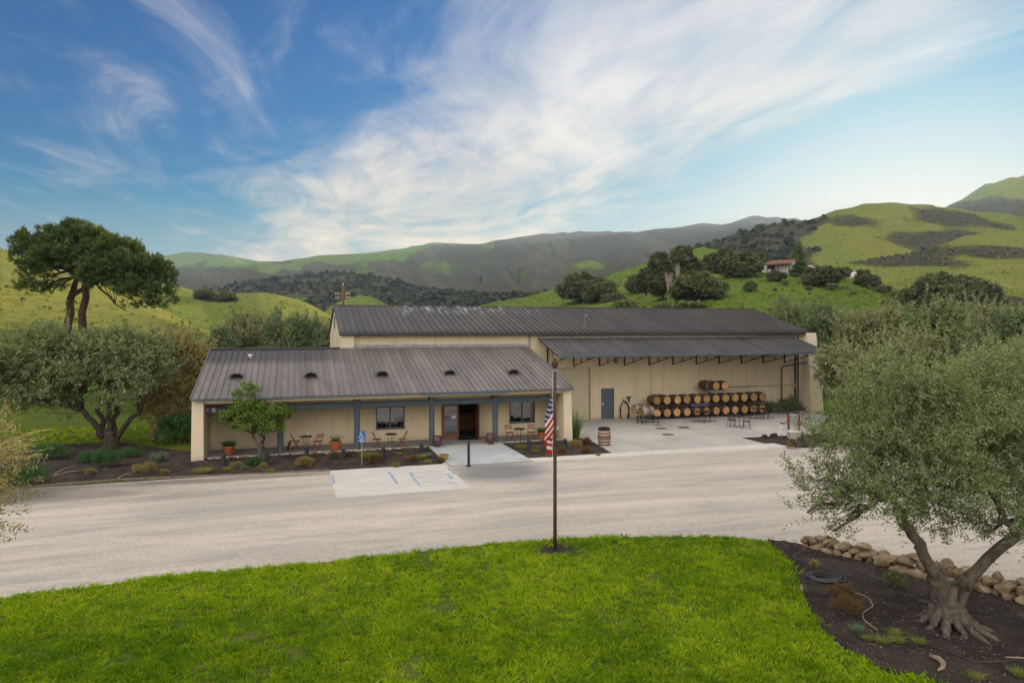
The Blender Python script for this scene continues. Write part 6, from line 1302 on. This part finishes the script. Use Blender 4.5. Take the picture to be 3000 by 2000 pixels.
# ---- dry-stone wall
def stone_meshes(k):
    out = []
    for s_ in range(k):
        bm = bmesh.new(); bmesh.ops.create_icosphere(bm, subdivisions=2, radius=1); rg_ = random.Random(s_+70)
        pl = [(Vector((rg_.uniform(-1, 1), rg_.uniform(-1, 1), rg_.uniform(-1, 1))).normalized(), rg_.uniform(.42, .78)) for _ in range(15)]
        for v in bm.verts:
            for n_, d_ in pl:
                e_ = v.co.dot(n_)-d_
                if e_ > 0: v.co -= n_*e_
            v.co += Vector((rg_.uniform(-1, 1), rg_.uniform(-1, 1), rg_.uniform(-1, 1)))*.025
        me = bpy.data.meshes.new('stone'); bm.to_mesh(me); bm.free(); me.materials.append(MATS['stone']); out.append(me)
    return out
SM = stone_meshes(8)
def stone_wall():
    t = thing('dry_stone_wall', 'low curved wall of tan field stones round the olive bed', 'wall', (14.8, 13.6, .05)); b0 = Vector((14.8, 13.6, .05)); rg_ = random.Random(9)
    path = [(13.75, 16.15), (14.05, 15.75), (14.45, 14.85), (14.8, 14.0), (15.15, 13.1), (15.5, 12.2), (15.85, 11.2), (16.3, 10.1), (16.8, 9.2)]
    pts = [Vector((*p, 0)) for p in path]; cum = [0]
    for a, b in zip(pts, pts[1:]): cum.append(cum[-1]+(b-a).length)
    def at(s_):
        for i in range(len(pts)-1):
            if s_ <= cum[i+1]: f = (s_-cum[i])/(cum[i+1]-cum[i]); return pts[i].lerp(pts[i+1], f), (pts[i+1]-pts[i]).normalized()
        return pts[-1], (pts[-1]-pts[-2]).normalized()
    for row, (z, h, dep) in enumerate(((.08, .16, 0), (.27, .13, .06), (.42, .10, .10), (.05, .15, .28), (.25, .13, .30))):
        s_ = rg_.uniform(0, .1)
        while s_ < cum[-1]:
            big = .8+.55*s_/cum[-1]; L_ = rg_.uniform(.11, .24)*big; p, d = at(s_+L_); nrm = Vector((d.y, -d.x, 0))*-1
            if not (row == 2 and rg_.random() < .45):
                o_ = link('stone', rg_.choice(SM), t, p-nrm*(-dep+rg_.uniform(-.05, .05))-b0+Vector((0, 0, z*big+.05+rg_.uniform(-.03, .03))), 0)
                o_.scale = (L_*1.3, rg_.uniform(.18, .27)*big, h*big*rg_.uniform(1.05, 1.55)); o_.rotation_euler = (rg_.uniform(-.3, .3), rg_.uniform(-.25, .25), math.atan2(d.y, d.x)+rg_.uniform(-.25, .25))
            s_ += L_*2*.88
stone_wall()
# ---- hoses, logs and roots in the olive bed
BZ = lambda x, y: .042+.10*float(fbm(np.array([x*.8]), np.array([y*.8]), 3, 3)[0])
def ground_tube(name, label, cat, pix, r, mat, lift=.02, sub=6, seed=1, group=None):
    rg_ = random.Random(seed); P = [G(a, b, .08) for a, b in pix]; pts = []
    for i in range(len(P)-1):
        p0, p1, p2, p3 = P[max(i-1, 0)], P[i], P[i+1], P[min(i+2, len(P)-1)]
        for j in range(sub):
            t_ = j/sub; q = .5*((2*p1)+(p2-p0)*t_+(2*p0-5*p1+4*p2-p3)*t_*t_+(3*p1-p0-3*p2+p3)*t_**3); pts.append(q)
    pts.append(P[-1]); pts = [Vector((p.x, p.y, BZ(p.x, p.y)+lift)) for p in pts]; c = pts[0].copy()
    return tag(MB().tube([p-c for p in pts], r, 6).build(name, mat, None, c), label, cat, group)
ground_tube('drip_hose', 'thin black drip hose running along the stone wall to the olive trunk', 'hose', [(2400, 1611), (2340, 1622), (2325, 1632), (2350, 1640), (2440, 1645), (2490, 1660), (2530, 1680), (2600, 1700), (2640, 1720), (2680, 1755), (2720, 1768)], .013, MATS['hose_black'])
ground_tube('drip_hose', 'tan end of hose curling past the dry grass clumps', 'hose', [(2490, 1735), (2540, 1752), (2556, 1775), (2550, 1785), (2530, 1798), (2530, 1815), (2550, 1832), (2570, 1845)], .014, MATS['hose_tan'])
ground_tube('drip_hose', 'black hose crossing the bottom right corner of the bed', 'hose', [(2700, 1890), (2780, 1915), (2850, 1940), (2930, 1942), (2995, 1930), (3060, 1915)], .014, MATS['hose_black'])
ground_tube('drip_hose', 'black hose right of the olive roots', 'hose', [(2850, 1798), (2930, 1807), (3010, 1822)], .012, MATS['hose_black'])
hc = G(2415, 1697, .08); hz_ = BZ(hc.x, hc.y); coil = thing('hose_coil', 'black garden hose coiled on the mulch by the lawn edge', 'hose', (hc.x, hc.y, hz_)); m = MB(); rr = random.Random(7)
for k in range(12):
    a0 = rr.random()*6.28; rx, ry = rr.uniform(.24, .48), rr.uniform(.18, .36); ox, oy = rr.uniform(-.06, .06), rr.uniform(-.05, .05); tilt = rr.uniform(-.03, .03)
    m.tube([(ox+math.cos(a)*rx*CS+math.sin(a)*ry*SN, oy-math.cos(a)*rx*SN+math.sin(a)*ry*CS, .02+.007*k*(.6+.4*math.sin(a+a0))+tilt*math.cos(a)+.01) for a in np.linspace(0, 6.28, 34, endpoint=False)], .015, 6, closed=True)
m.build('coil', MATS['hose_black'], coil); MB().tube([(.40, -.30, .02), (.1, -.34, .03), (-.25, -.25, .02), (-.58, -.02, .02), (-.62, .08, .02), (-.4, .16, .04)], .0125, 6).build('loose_end', MATS['hose_black'], coil)
lg = G(2757, 1955, .08); lo = thing('fallen_branch', 'pale curved driftwood branch lying on the mulch at the bottom right', 'branch', (lg.x, lg.y, BZ(lg.x, lg.y)+.03)); MB().tube([(.05, .28, .03), (.08, .12, .04), (.03, -.02, .03), (-.1, -.12, .02), (-.28, -.17, .01)], [.03, .05, .05, .038, .012], 9).build('wood', MATS['driftwood'], lo, smooth=True)
lg = G(2990, 1935, .08); lo = thing('fallen_branch', 'thin broken stick at the right edge of the bed', 'branch', (lg.x, lg.y, BZ(lg.x, lg.y)+.03)); MB().tube([(-.2, .15, 0), (0, 0, .03), (.2, -.17, .01)], [.012, .018, .008], 6).build('wood', MATS['driftwood'], lo)
for k, (a, b, c_, d, lab) in enumerate(((155, 1395, 255, 1374, 'pale dead branch lying on the mulch at the left, the long one'), (160, 1388, 222, 1362, 'pale dead branch forking up from the long one'), (345, 1400, 400, 1383, 'dead twig left of the straw clumps'))):
    p_, q_ = G(a, b, .06), G(c_, d, .06); lo = thing('fallen_branch', lab, 'branch', (p_.x, p_.y, .07)); v = q_-p_; MB().tube([(0, 0, 0), tuple(v*.4+Vector((.0, .12, .03))), tuple(v*.7), (v.x, v.y, .02)], [.03, .024, .018, .008], 6).build('wood', MATS['driftwood'], lo)
# ---- grass clumps and low shrubs in the beds
def clump(name, px, py, wpx, hpx, mat, label, kind='dome', seed=0, z=.06, group='clumps in the beds', n=None):
    g = G(px, py, z); D = (CAMH-z)*2000/(py-960); w = wpx*D/2000; h = hpx*D/2000*.95; t = thing(name, label, 'plant', g, 0, group)
    if kind == 'dome' and mat.name.startswith('straw'):
        N_ = n or int(min(900, 150+w*h*900)); V, r, cc = foliage([(0, 0, h*.34, w*.36, w*.34, h*.44), (w*.16, .02, h*.28, w*.26, w*.26, h*.36), (-w*.17, -.02, h*.26, w*.26, w*.26, h*.34)], N_, 6, .16*h+.03, .11*h+.05, .012*D/22, seed, .55, 22, .30, (.55, 1.), .35, tipw=1.3, whorl=.5); V[:, 2] = np.maximum(V[:, 2], -.01); link('blades', fast_mesh('blades', V, 4, mat, r), t)
    elif kind == 'dome':
        N_ = n or int(min(1500, 260+w*h*1500)); V, r = blades(N_, w*.30, h*.95, max(.010, .012*D/30), .75*w/(2*h)+.15, seed, .25)
        rg_ = np.random.default_rng(seed)
        link('blades', fast_mesh('blades', V, 4, mat, r), t)
    else:
        V, r, cc = foliage([(0, 0, h*.5, w*.45, w*.4, h*.45), (w*.2, 0, h*.45, w*.3, w*.3, h*.4), (-w*.2, .05, h*.4, w*.3, w*.3, h*.35)], n or 420, 9, .12, .06, .02, seed, .5, 14, .4); link('leaves', fast_mesh('leaves', V, 4, mat, r), t)
        m = MB(); rg_ = random.Random(seed)
        for c_ in rg_.sample(list(cc), 8): limb(m, (0, 0, -.03), c_, .012, .004, rg_, .1, 3, 4)
        m.build('stems', MATS['olive_bark_dark'], t)
    return t
SB, SW, TG, GT = MATS['straw_brown'], MATS['straw'], MATS['tuft_green'], MATS['grey_tuft']
CL = [('straw_clump', 425, 1383, 76, 28, SW, 'long pale straw clump in the mulch below the left end of the porch'), ('straw_clump', 482, 1389, 20, 14, SW, 'tiny straw tuft right of the long pale clump'), ('straw_clump', 267, 1391, 22, 20, SW, 'round pale tuft in the mulch below the left olive'),
 ('straw_clump', 597, 1385, 52, 22, TG, 'flat yellowish tuft below the porch end wall'), ('straw_clump', 692, 1371, 34, 18, SW, 'pale clump between the first two bollard lights'), ('straw_clump', 665, 1378, 24, 14, TG, 'low green tuft below the first bollard light'), ('straw_clump', 715, 1374, 18, 10, GT, 'small grey green tuft left of the porch tree foot'), ('straw_clump', 771, 1370, 24, 14, SW, 'small straw tuft right of the porch tree foot'), ('straw_clump', 790, 1383, 24, 14, TG, 'small green tuft near the timber edging'),
 ('straw_clump', 893, 1366, 54, 28, SW, 'large pale clump below the third bollard light'), ('straw_clump', 918, 1344, 26, 18, SB, 'brown clump right of the third bollard light'), ('straw_clump', 978, 1344, 26, 22, SB, 'brown clump below the agave pot'), ('straw_clump', 1020, 1340, 20, 18, SB, 'brown clump right of the agave pot'), ('straw_clump', 1082, 1347, 52, 32, TG, 'large yellow green clump behind the parking sign'), ('straw_clump', 1100, 1356, 36, 28, SB, 'brown half of the clump behind the parking sign'),
 ('straw_clump', 1160, 1366, 20, 16, TG, 'bright round tuft at the back edge of the parking pad'), ('straw_clump', 1168, 1335, 18, 14, TG, 'small tuft behind the fifth bollard light'), ('straw_clump', 1205, 1352, 40, 16, SB, 'flat brown clump left of the yellow tuft'), ('straw_clump', 1236, 1344, 28, 20, TG, 'yellow green tuft near the entry walk'), ('straw_clump', 1252, 1338, 22, 16, GT, 'blue grey tuft near the entry walk'), ('straw_clump', 1253, 1357, 18, 10, SW, 'small tuft at the pad corner'), ('straw_clump', 1290, 1352, 18, 10, SB, 'tiny brown tuft at the bowl planter'),
 ('straw_clump', 1527, 1316, 30, 18, TG, 'green tuft left of the bollard in the entry bed'), ('straw_clump', 1570, 1326, 22, 14, TG, 'yellow tuft right of the bollard in the entry bed'), ('straw_clump', 1574, 1316, 14, 14, TG, 'little tuft behind the yellow tuft of the entry bed'), ('straw_clump', 1647, 1327, 22, 20, SB, 'brown clump between flagpole and bollard'), ('straw_clump', 1684, 1309, 44, 20, SW, 'wide straw clump at the foot of the right porch wall'), ('straw_clump', 1713, 1304, 38, 22, SB, 'brown straw clump at the corner of the patio'), ('straw_clump', 1717, 1326, 26, 20, SB, 'brown clump near the right end of the entry bed'), ('straw_clump', 1752, 1333, 16, 8, TG, 'last tiny tuft of the entry bed'), ('straw_clump', 1606, 1338, 14, 10, TG, 'tiny tuft below the flag'),
 ('straw_clump', 2240, 1283, 14, 9, SB, 'left of two small tufts in the patio cut-out'), ('straw_clump', 2268, 1281, 18, 12, SB, 'right of two small tufts in the patio cut-out'), ('straw_clump', 2325, 1310, 34, 24, SB, 'brown clump in front of the concrete block'),
 ('straw_clump', 2462, 1748, 84, 34, SB, 'flat brown dry clump behind the round one in the olive bed'), ('straw_clump', 2478, 1798, 84, 58, SB, 'round brown dry clump in the olive bed'), ('straw_clump', 2510, 1850, 46, 26, GT, 'grey green tuft in the olive bed'), ('straw_clump', 2543, 1875, 32, 18, TG, 'leftmost of the row of yellow tufts in the olive bed'), ('straw_clump', 2585, 1885, 44, 26, TG, 'second of the row of yellow tufts in the olive bed'), ('straw_clump', 2630, 1883, 42, 28, TG, 'third of the row of yellow tufts in the olive bed'), ('straw_clump', 2622, 1857, 40, 18, TG, 'yellow tuft behind the row in the olive bed'), ('straw_clump', 2692, 1888, 36, 26, TG, 'rightmost of the row of yellow tufts in the olive bed'), ('straw_clump', 2860, 1990, 44, 26, TG, 'yellow tuft at the bottom edge of the picture'), ('straw_clump', 2985, 1980, 44, 28, TG, 'yellow tuft in the bottom right corner'), ('straw_clump', 2385, 1656, 26, 12, SW, 'small dry tuft near the start of the stone wall'), ('straw_clump', 2425, 1600, 60, 26, SB, 'dry grass behind the start of the stone wall')]
for i, c_ in enumerate(CL): clump(*c_, seed=100+i, z=.08 if c_[2] > 1590 else .04)
JL = MATS['juniper_leaf']
for i, (px_, py_, w_, h_, lab) in enumerate(((320, 1366, 76, 46, 'bright green juniper mound below the left olive'), (272, 1352, 62, 30, 'lower green juniper left of the bright mound'), (380, 1338, 50, 24, 'small juniper sprig right of the olive foot'), (70, 1418, 130, 52, 'wide dark green juniper at the left edge of the bed'), (150, 1345, 90, 40, 'juniper at the border of the back lawn'), (465, 1350, 46, 22, 'greyish low shrub in the mulch left of the porch wall'), (745, 1362, 40, 16, 'dark ferny sprig at the foot of the porch tree'))):
    clump('juniper', px_, py_, w_, h_, JL if i not in (5,) else GT, lab, 'leaf', 200+i, n=700 if w_ > 60 else 300, group='junipers in the mulch')
clump('small_sapling', 2622, 1722, 46, 46, MATS['bush_leaf'], 'thin sapling with few leaves by the drip hose', 'leaf', 220, n=120, group=None)
# leafy shrub by the fire pipes, reeds at the wing corner
sb_ = G(2295, 1212); tree('wall_shrub', 'dense grey green shrub at the foot of the barn wall by the red pipes', 'shrub', sb_, sb_+Vector((0, 0, .2)), [PB(2275, 1195, 51, .9, .6, .55), PB(2315, 1192, 51.5, .8, .6, .62), PB(2335, 1200, 52, .5, .5, .45), PB(2255, 1205, 50.5, .5, .5, .35)], 1000, MATS['olive_leaf_dark'], MATS['olive_bark_dark'], .05, 230, lps=10, sl=.22, ll=.09, lw=.03, subs=16)
rd_ = thing('reed_clump', 'tall green reeds at the corner of the wing beside the roll-up door', 'plant', (15.15, 35.9, .03)); plant_blades(rd_, 'blades', 0, MATS['reed_green'], 230, .22, 1.75, .022, .28, 9, arch=.12)
# river cobbles along the porch edge
def cobbles():
    rg_ = np.random.default_rng(3); bm = bmesh.new(); bmesh.ops.create_icosphere(bm, subdivisions=1, radius=1); v0 = np.array([v.co[:] for v in bm.verts]); f0 = np.array([[q.index for q in f.verts] for f in bm.faces]); bm.free()
    n = 620; x = np.concatenate([rg_.uniform(-4.1, 6.6, 470), rg_.uniform(11, 14.2, 150)]); y_ = 35.86-np.abs(rg_.normal(0, .16, n)); s_ = rg_.uniform(.03, .075, n)
    V = v0[None]*s_[:, None, None]*np.array([1.2, 1, .7])*(1+.3*(rg_.random((n, len(v0), 1))-.5)); V[..., 0] += x[:, None]; V[..., 1] += y_[:, None]; V[..., 2] += .07
    F = (f0[None]+(np.arange(n)*len(v0))[:, None, None]).reshape(-1, 3); leaf('cobble_stone', (.17, .135, .10), (.52, .48, .42), trans=0, rough=.85)
    me = tri_mesh('river_cobbles', V.reshape(-1, 3), F, MATS['cobble_stone'], np.repeat(rg_.random(n), len(v0)), False); tag(link('river_cobbles', me), 'band of pale river cobbles along the porch edge', 'cobbles', kind='stuff')
cobbles()
# wood chips on the mulch, small stones on the gravel
def chips(name, label, cat, n, sampler, zf, size, mat, seed):
    rg_ = np.random.default_rng(seed); P = sampler(rg_, n); d = rg_.normal(size=(len(P), 3))*np.array([1, 1, .35]); d = unit(d); s2 = unit(np.cross(d, rg_.normal(size=(len(P), 3))+np.array([0, 0, 2]))); L_ = size*(.4+1.2*rg_.random((len(P), 1)))
    Z = np.concatenate([P, (zf(P)+.012)[:, None]], 1); V = np.stack([Z-d*L_, Z+s2*L_*.35, Z+d*L_, Z-s2*L_*.35], 1).reshape(-1, 3)
    return tag(link(name, fast_mesh(name, V, 4, mat, rg_.random(len(P)))), label, cat, kind='stuff')
def in_poly(P, poly):
    x, y_ = P[:, 0], P[:, 1]; c = np.zeros(len(P), bool); q = poly
    for (x0, y0), (x1, y1) in zip(q, q[1:]+q[:1]):
        k = ((y0 > y_) != (y1 > y_)) & (x < (x1-x0)*(y_-y0)/(y1-y0+1e-12)+x0); c ^= k
    return c
def poly_sampler(poly):
    a = np.array(poly); lo_, hi_ = a.min(0), a.max(0)
    def f(rg_, n):
        P = rg_.uniform(lo_, hi_, (n*3, 2)); return P[in_poly(P, poly)][:n]
    return f
leaf('wood_chip', (.035, .026, .020), (.13, .095, .068), trans=0, rough=.95, c3=(.30, .23, .16))
chips('mulch_chips', 'dark wood chips strewn over the olive bed', 'mulch', 22000, poly_sampler(BED_OLIVE), lambda P: .042+.10*fbm(P[:, 0]*.8, P[:, 1]*.8, 3, 3), .022, MATS['wood_chip'], 1)
chips('mulch_chips', 'dark wood chips strewn over the porch bed', 'mulch', 9000, poly_sampler(BED_PORCH), lambda P: .02+.07*fbm(P[:, 0]*.8, P[:, 1]*.8, 3, 5), .035, MATS['wood_chip'], 2)
chips('mulch_chips', 'dark wood chips strewn over the entry bed', 'mulch', 2000, poly_sampler(BED_ENTRY), lambda P: .036+.05*fbm(P[:, 0]*.8, P[:, 1]*.8, 3, 7), .035, MATS['wood_chip'], 3)
leaf('loose_stone', (.20, .18, .16), (.62, .56, .48), trans=0, rough=.95)
YARD = [(-20, 18.9), (-6.5, 19.2), (6, 19.5), (10.5, 18.8), (13.6, 17.4), (15.2, 14.6), (17, 12), (30, 14), (30, 29.6), (10.7, 30.4), (6.7, 30.4), (6.7, 26.1), (1.4, 26.1), (1.4, 31.1), (-3.2, 31.5), (-12, 31.5), (-20, 31.5)]
chips('loose_stones', 'small loose stones scattered over the gravel yard', 'gravel', 15000, poly_sampler(YARD), lambda P: 0*P[:, 0], .016, MATS['loose_stone'], 4)
# ---- lawns
def lawn_blades(name, label, n, sampler, h, w, mat, seed, zb, bare=None, per=12, spread=.035):
    """mown grass: blades gathered in small uneven tufts"""
    rg_ = np.random.default_rng(seed); T_ = sampler(rg_, n//per)
    if bare is not None: T_ = T_[bare(T_, rg_)]
    k0 = len(T_); tr = rg_.random(k0); th = .55+.9*fbm(T_[:, 0]*1.7, T_[:, 1]*1.7, 3, seed)*(.5+tr)
    pat = fbm(T_[:, 0]*.33+9, T_[:, 1]*.33, 4, seed+1)*.6+.4*fbm(T_[:, 0]*2.3, T_[:, 1]*2.3, 2, seed+5)
    P = np.repeat(T_, per, 0)+rg_.normal(0, spread, (k0*per, 2)); k = len(P); a = rg_.random(k)*6.283
    out = (P-np.repeat(T_, per, 0))/spread; lean = rg_.normal(0, .3, (k, 2))+out*.32+np.repeat(rg_.normal(0, .25, (k0, 2)), per, 0)
    H_ = h*np.repeat(th, per)*(.6+.7*rg_.random(k)); sd = np.stack([np.cos(a), np.sin(a), 0*a], 1)*(w*(.6+.8*rg_.random(k)))[:, None]/2
    b = np.concatenate([P, np.full((k, 1), zb)], 1); mid = b+np.concatenate([lean*.35*H_[:, None], (H_*.6)[:, None]], 1); tip = b+np.concatenate([lean*H_[:, None], H_[:, None]], 1)
    V = np.stack([b-sd, b+sd, mid+sd*.9, tip], 1).reshape(-1, 3)
    r = np.clip(np.repeat((pat-.5)*1.9+.48+.55*(rg_.random(k0)-.5), per)+.3*(rg_.random(k)-.5), 0, 1)
    return tag(link(name, fast_mesh(name, V, 4, mat, r)), label, 'grass', kind='stuff')
leaf('lawn_blade', (.115, .225, .006), (.34, .46, .012), trans=.35, rough=.6, spec=.2, c3=(.44, .45, .03))
LAWNP = LAWN_EDGE + [(15, 5.5), (-20, 5.5), (-20, 17.9)]
# only where the camera can look: from 11 m on
def lawn_sampler(rg_, n):
    lat = rg_.uniform(-1, 1, n*3); D_ = 10.6+(rg_.random(n*3)**1.15)*10.5; l = lat*D_*.82; P = np.stack([D_*SN+l*CS, D_*CS-l*SN], 1)
    return P[in_poly(P, LAWNP)][:n]
pole_xy = np.array([fp.x, fp.y])
def bare(P, rg_):
    d = np.hypot((P[:, 0]-pole_xy[0])/1.0, (P[:, 1]-pole_xy[1]-.05)/.62); spots = fbm(P[:, 0]*.9+4, P[:, 1]*.9, 4, 77)
    return (d+.35*rg_.random(len(P)) > .75) & (spots+.16*rg_.random(len(P)) > .34)
lawn_blades('lawn_grass', 'bright green mown lawn across the foreground', 255000, lawn_sampler, .085, .016, MATS['lawn_blade'], 5, .03, bare)
BL = [(-5.5, 39.5), (-9.2, 43), (-12.3, 42.4), (-15.5, 39.5), (-18.5, 36.5), (-26, 34.5), (-26, 50), (-5.5, 50)]
lawn_blades('lawn_grass', 'green lawn behind the left olive', 24000, poly_sampler(BL), .08, .04, MATS['lawn_blade'], 6, .012)
dirt = tag(MB().lathe([(.001, .036), (.5, .036), (.8, .033)], 20, (fp.x, fp.y+.02, 0), (False, False)).build('bare_patch', MATS['mulch']), kind='structure'); dirt.scale = (1, 1, 1)
# grass spilling over the olive bed edge and wildflower-free rough by the right patio
RG = [(36.4, 39.8), (36.95, 41.85), (38, 42), (44, 42), (44, 36), (38, 34)]
sheet('grass_strip', RG, .012, MATS['lawn_soil']); lawn_blades('lawn_grass', 'grass strip right of the patio', 5000, poly_sampler(RG), .09, .035, MATS['lawn_blade'], 8, .012)
# ---- houses and other things on the hill
def house(px, D, rz, Lx, Ly, hw, hr, label, porch=False):
    p = W(px, 800, D); z0 = min(tz(p.x+a, p.y+b) for a in (-3, 3) for b in (-3, 3)); z0 = tz(p.x, p.y)-.1; t = thing('hill_house', label, 'house', (p.x, p.y, z0), rz); x, y_ = Lx/2, Ly/2
    m = MB(); pts = [(-y_, 0), (y_, 0), (y_, hw), (0, hw+hr), (-y_, hw)]; m.add([(-x, b, c-1.2*(c == 0)) for b, c in pts]+[(x, b, c-1.2*(c == 0)) for b, c in pts], [(4, 3, 2, 1, 0), (5, 6, 7, 8, 9)]+[(i, (i+1) % 5, 5+(i+1) % 5, 5+i) for i in range(5)]); m.build('wall', MATS['white_wall'], t)
    e = .5; k = hr/y_
    for s_ in (-1, 1): MB().hexa([(-x-e, s_*(y_+e), hw-e*k+.03), (x+e, s_*(y_+e), hw-e*k+.03), (x+e, 0, hw+hr+.03), (-x-e, 0, hw+hr+.03), (-x-e, s_*(y_+e), hw-e*k+.22), (x+e, s_*(y_+e), hw-e*k+.22), (x+e, 0, hw+hr+.22), (-x-e, 0, hw+hr+.22)]).build('roof', MATS['roof_tile'], t)
    for xx in (-x*.55, -x*.05): 
        w_ = MB().box(xx-.5, xx+.5, -y_-.05, -y_-.002, 1.0, 2.1).build('window', MATS['dark_steel'], t)
    if porch:
        MB().hexa([(-.5, -y_-2.2, hw-.55), (x+.3, -y_-2.2, hw-.55), (x+.3, -y_-.3, hw-.1), (-.5, -y_-.3, hw-.1), (-.5, -y_-2.2, hw-.4), (x+.3, -y_-2.2, hw-.4), (x+.3, -y_-.3, hw+.05), (-.5, -y_-.3, hw+.05)]).build('porch_roof', MATS['post_brown'], t)
        for xx in (-.3, x*.5, x+.1): MB().box(xx-.09, xx+.09, -y_-2.1, -y_-1.92, -1, hw-.5).build('porch_post', MATS['post_brown'], t)
        MB().box(.2, 1.4, -y_-.05, -y_-.003, 0, 2.1).build('door', MATS['post_brown'], t)
        r = MB().bar((-x, -y_-2.2, .9), (x, -y_-2.2, .9), .08)
        for i in range(14): r.bar((-x+i*2*x/13, -y_-2.2, -.5), (-x+i*2*x/13, -y_-2.2, .9), .06)
        r.build('railing', MATS['slate_paint'], t)
    return t
house(2268, 214, R(-58), 12.5, 6.4, 2.6, 1.1, 'white hill house with red tile roof and porch', True); house(2374, 222, R(-133), 5, 4.0, 2.4, 1.2, 'small white house with red tile gable, right of the tall conifer')
p = W(2504, 800, 215); sz_ = tz(p.x, p.y)-.1; t = thing('arched_shrine', 'small white arched wall on the hill crest', 'shrine', (p.x, p.y, sz_), R(-17)); m = MB(); n = 14
pts = [(-1.1, 0), (1.1, 0), (1.1, 1.6)]+[(1.1*math.cos(a)*(.95), 1.6+1.0*math.sin(a)) for a in np.linspace(.2, math.pi-.2, n)]+[(-1.1, 1.6)]; k = len(pts)
m.add([(a, -.5, b) for a, b in pts]+[(a, .5, b) for a, b in pts], [tuple(range(k)), tuple(range(2*k-1, k-1, -1))]+[(i, k+i, k+(i+1) % k, (i+1) % k) for i in range(k)]); m.build('wall', MATS['white_wall'], t); MB().box(-.5, .5, -.56, -.501, 0, 1.5).build('niche', MATS['soffit'], t)
MB().box(-2.2, -1.12, -.3, .3, -.3, .7).build('side_wall', MATS['white_wall'], t)
p = W(1889, 890, 118); zt_ = tz(p.x, p.y); t = thing('water_tank', 'small green water tank on the meadow behind the barn roof', 'tank', (p.x, p.y, zt_-.05)); MB().lathe([(.68, 0), (.68, .85), (.64, .95), (.2, 1.08), (.2, 1.14), (.001, 1.15)], 20).build('shell', MATS['tank_green'], t); MB().lathe([(.70, .3), (.70, .33)], 20).build('band', MATS['tank_green'], t)
# utility pole behind the barn
p = W(1005, 900, 78); t = thing('utility_pole', 'wooden utility pole with two crossarms behind the barn ridge', 'pole', (p.x, p.y, -.04), -PSI); sc = 78/2000; ztop = CAMH+(960-835)*sc
M('pole_wood', (.22, .12, .06), .9, .3, 4); MB().lathe([(.15, -.2), (.13, ztop-.3), (.12, ztop)], 10).build('post', MATS['pole_wood'], t)
for yy in (862, 874):
    z = CAMH+(960-yy)*sc; ca = MB().box(-.85, .85, -.17, -.09, z-.06, z+.06).build('crossarm', MATS['pole_wood'], t)
    for x in (-.78, -.5, .5, .78): MB().lathe([(.03, z+.06), (.06, z+.1), (.05, z+.2), (.02, z+.24)], 8, (x, -.13, 0)).build('insulator', MATS['white_paint'], ca)
MB().lathe([(.05, ztop), (.06, ztop+.1), (.03, ztop+.3)], 8).build('insulator', MATS['white_paint'], t)
# a cow grazing on the sunny slope
def cow():
    p = W(68, 884, 150); p.z = tz(p.x, p.y); t = thing('cow', 'dark cow grazing on the sunny left slope', 'cow', p, 2.6)
    V = [(-.9, 0, 1.15), (-.3, 0, 1.1), (.4, 0, 1.12), (.8, 0, 1.2), (1.15, 0, .95), (1.4, 0, .5), (1.55, 0, .3), (-.8, .22, .7), (-.88, .22, .4), (-.8, .22, 0), (-.8, -.22, .7), (-.88, -.22, .4), (-.8, -.22, 0), (.6, .22, .6), (.6, .22, .35), (.62, .22, 0), (.6, -.22, .6), (.6, -.22, .35), (.62, -.22, 0), (-1.05, 0, .9), (-1.1, 0, .4)]
    rad = [.36, .42, .40, .32, .2, .16, .1, .16, .1, .08, .16, .1, .08, .14, .09, .07, .14, .09, .07, .04, .03]
    E_ = [(0, 1), (1, 2), (2, 3), (3, 4), (4, 5), (5, 6), (0, 7), (7, 8), (8, 9), (0, 10), (10, 11), (11, 12), (2, 13), (13, 14), (14, 15), (2, 16), (16, 17), (17, 18), (0, 19), (19, 20)]
    me = bpy.data.meshes.new('body'); me.from_pydata(V, E_, []); ob_ = link('body', me, t); ob_.modifiers.new('skin', 'SKIN'); s2 = ob_.modifiers.new('sub', 'SUBSURF'); s2.levels = s2.render_levels = 1
    for i, v in enumerate(me.skin_vertices[0].data): v.radius = (rad[i], rad[i]); v.use_root = (i == 0)
    me.materials.append(MATS['iron_black']); t.scale = (.5, .5, .5)
cow()

# ------------------------------------------------------------------ air
hz = MB().box(-3950, 3950, -3950, 3950, -30, 400).build('haze', [])
tag(hz, kind='stuff'); hz.data.materials.clear()
hm = bpy.data.materials.new('haze'); hm.use_nodes = True; nt = hm.node_tree; nt.nodes.clear()
pv_ = nt.nodes.new('ShaderNodeVolumePrincipled'); pv_.inputs['Color'].default_value = (.50, .70, 1.0, 1); pv_.inputs['Density'].default_value = .00012; pv_.inputs['Anisotropy'].default_value = .35
ou = nt.nodes.new('ShaderNodeOutputMaterial'); nt.links.new(pv_.outputs[0], ou.inputs['Volume']); hz.data.materials.append(hm)
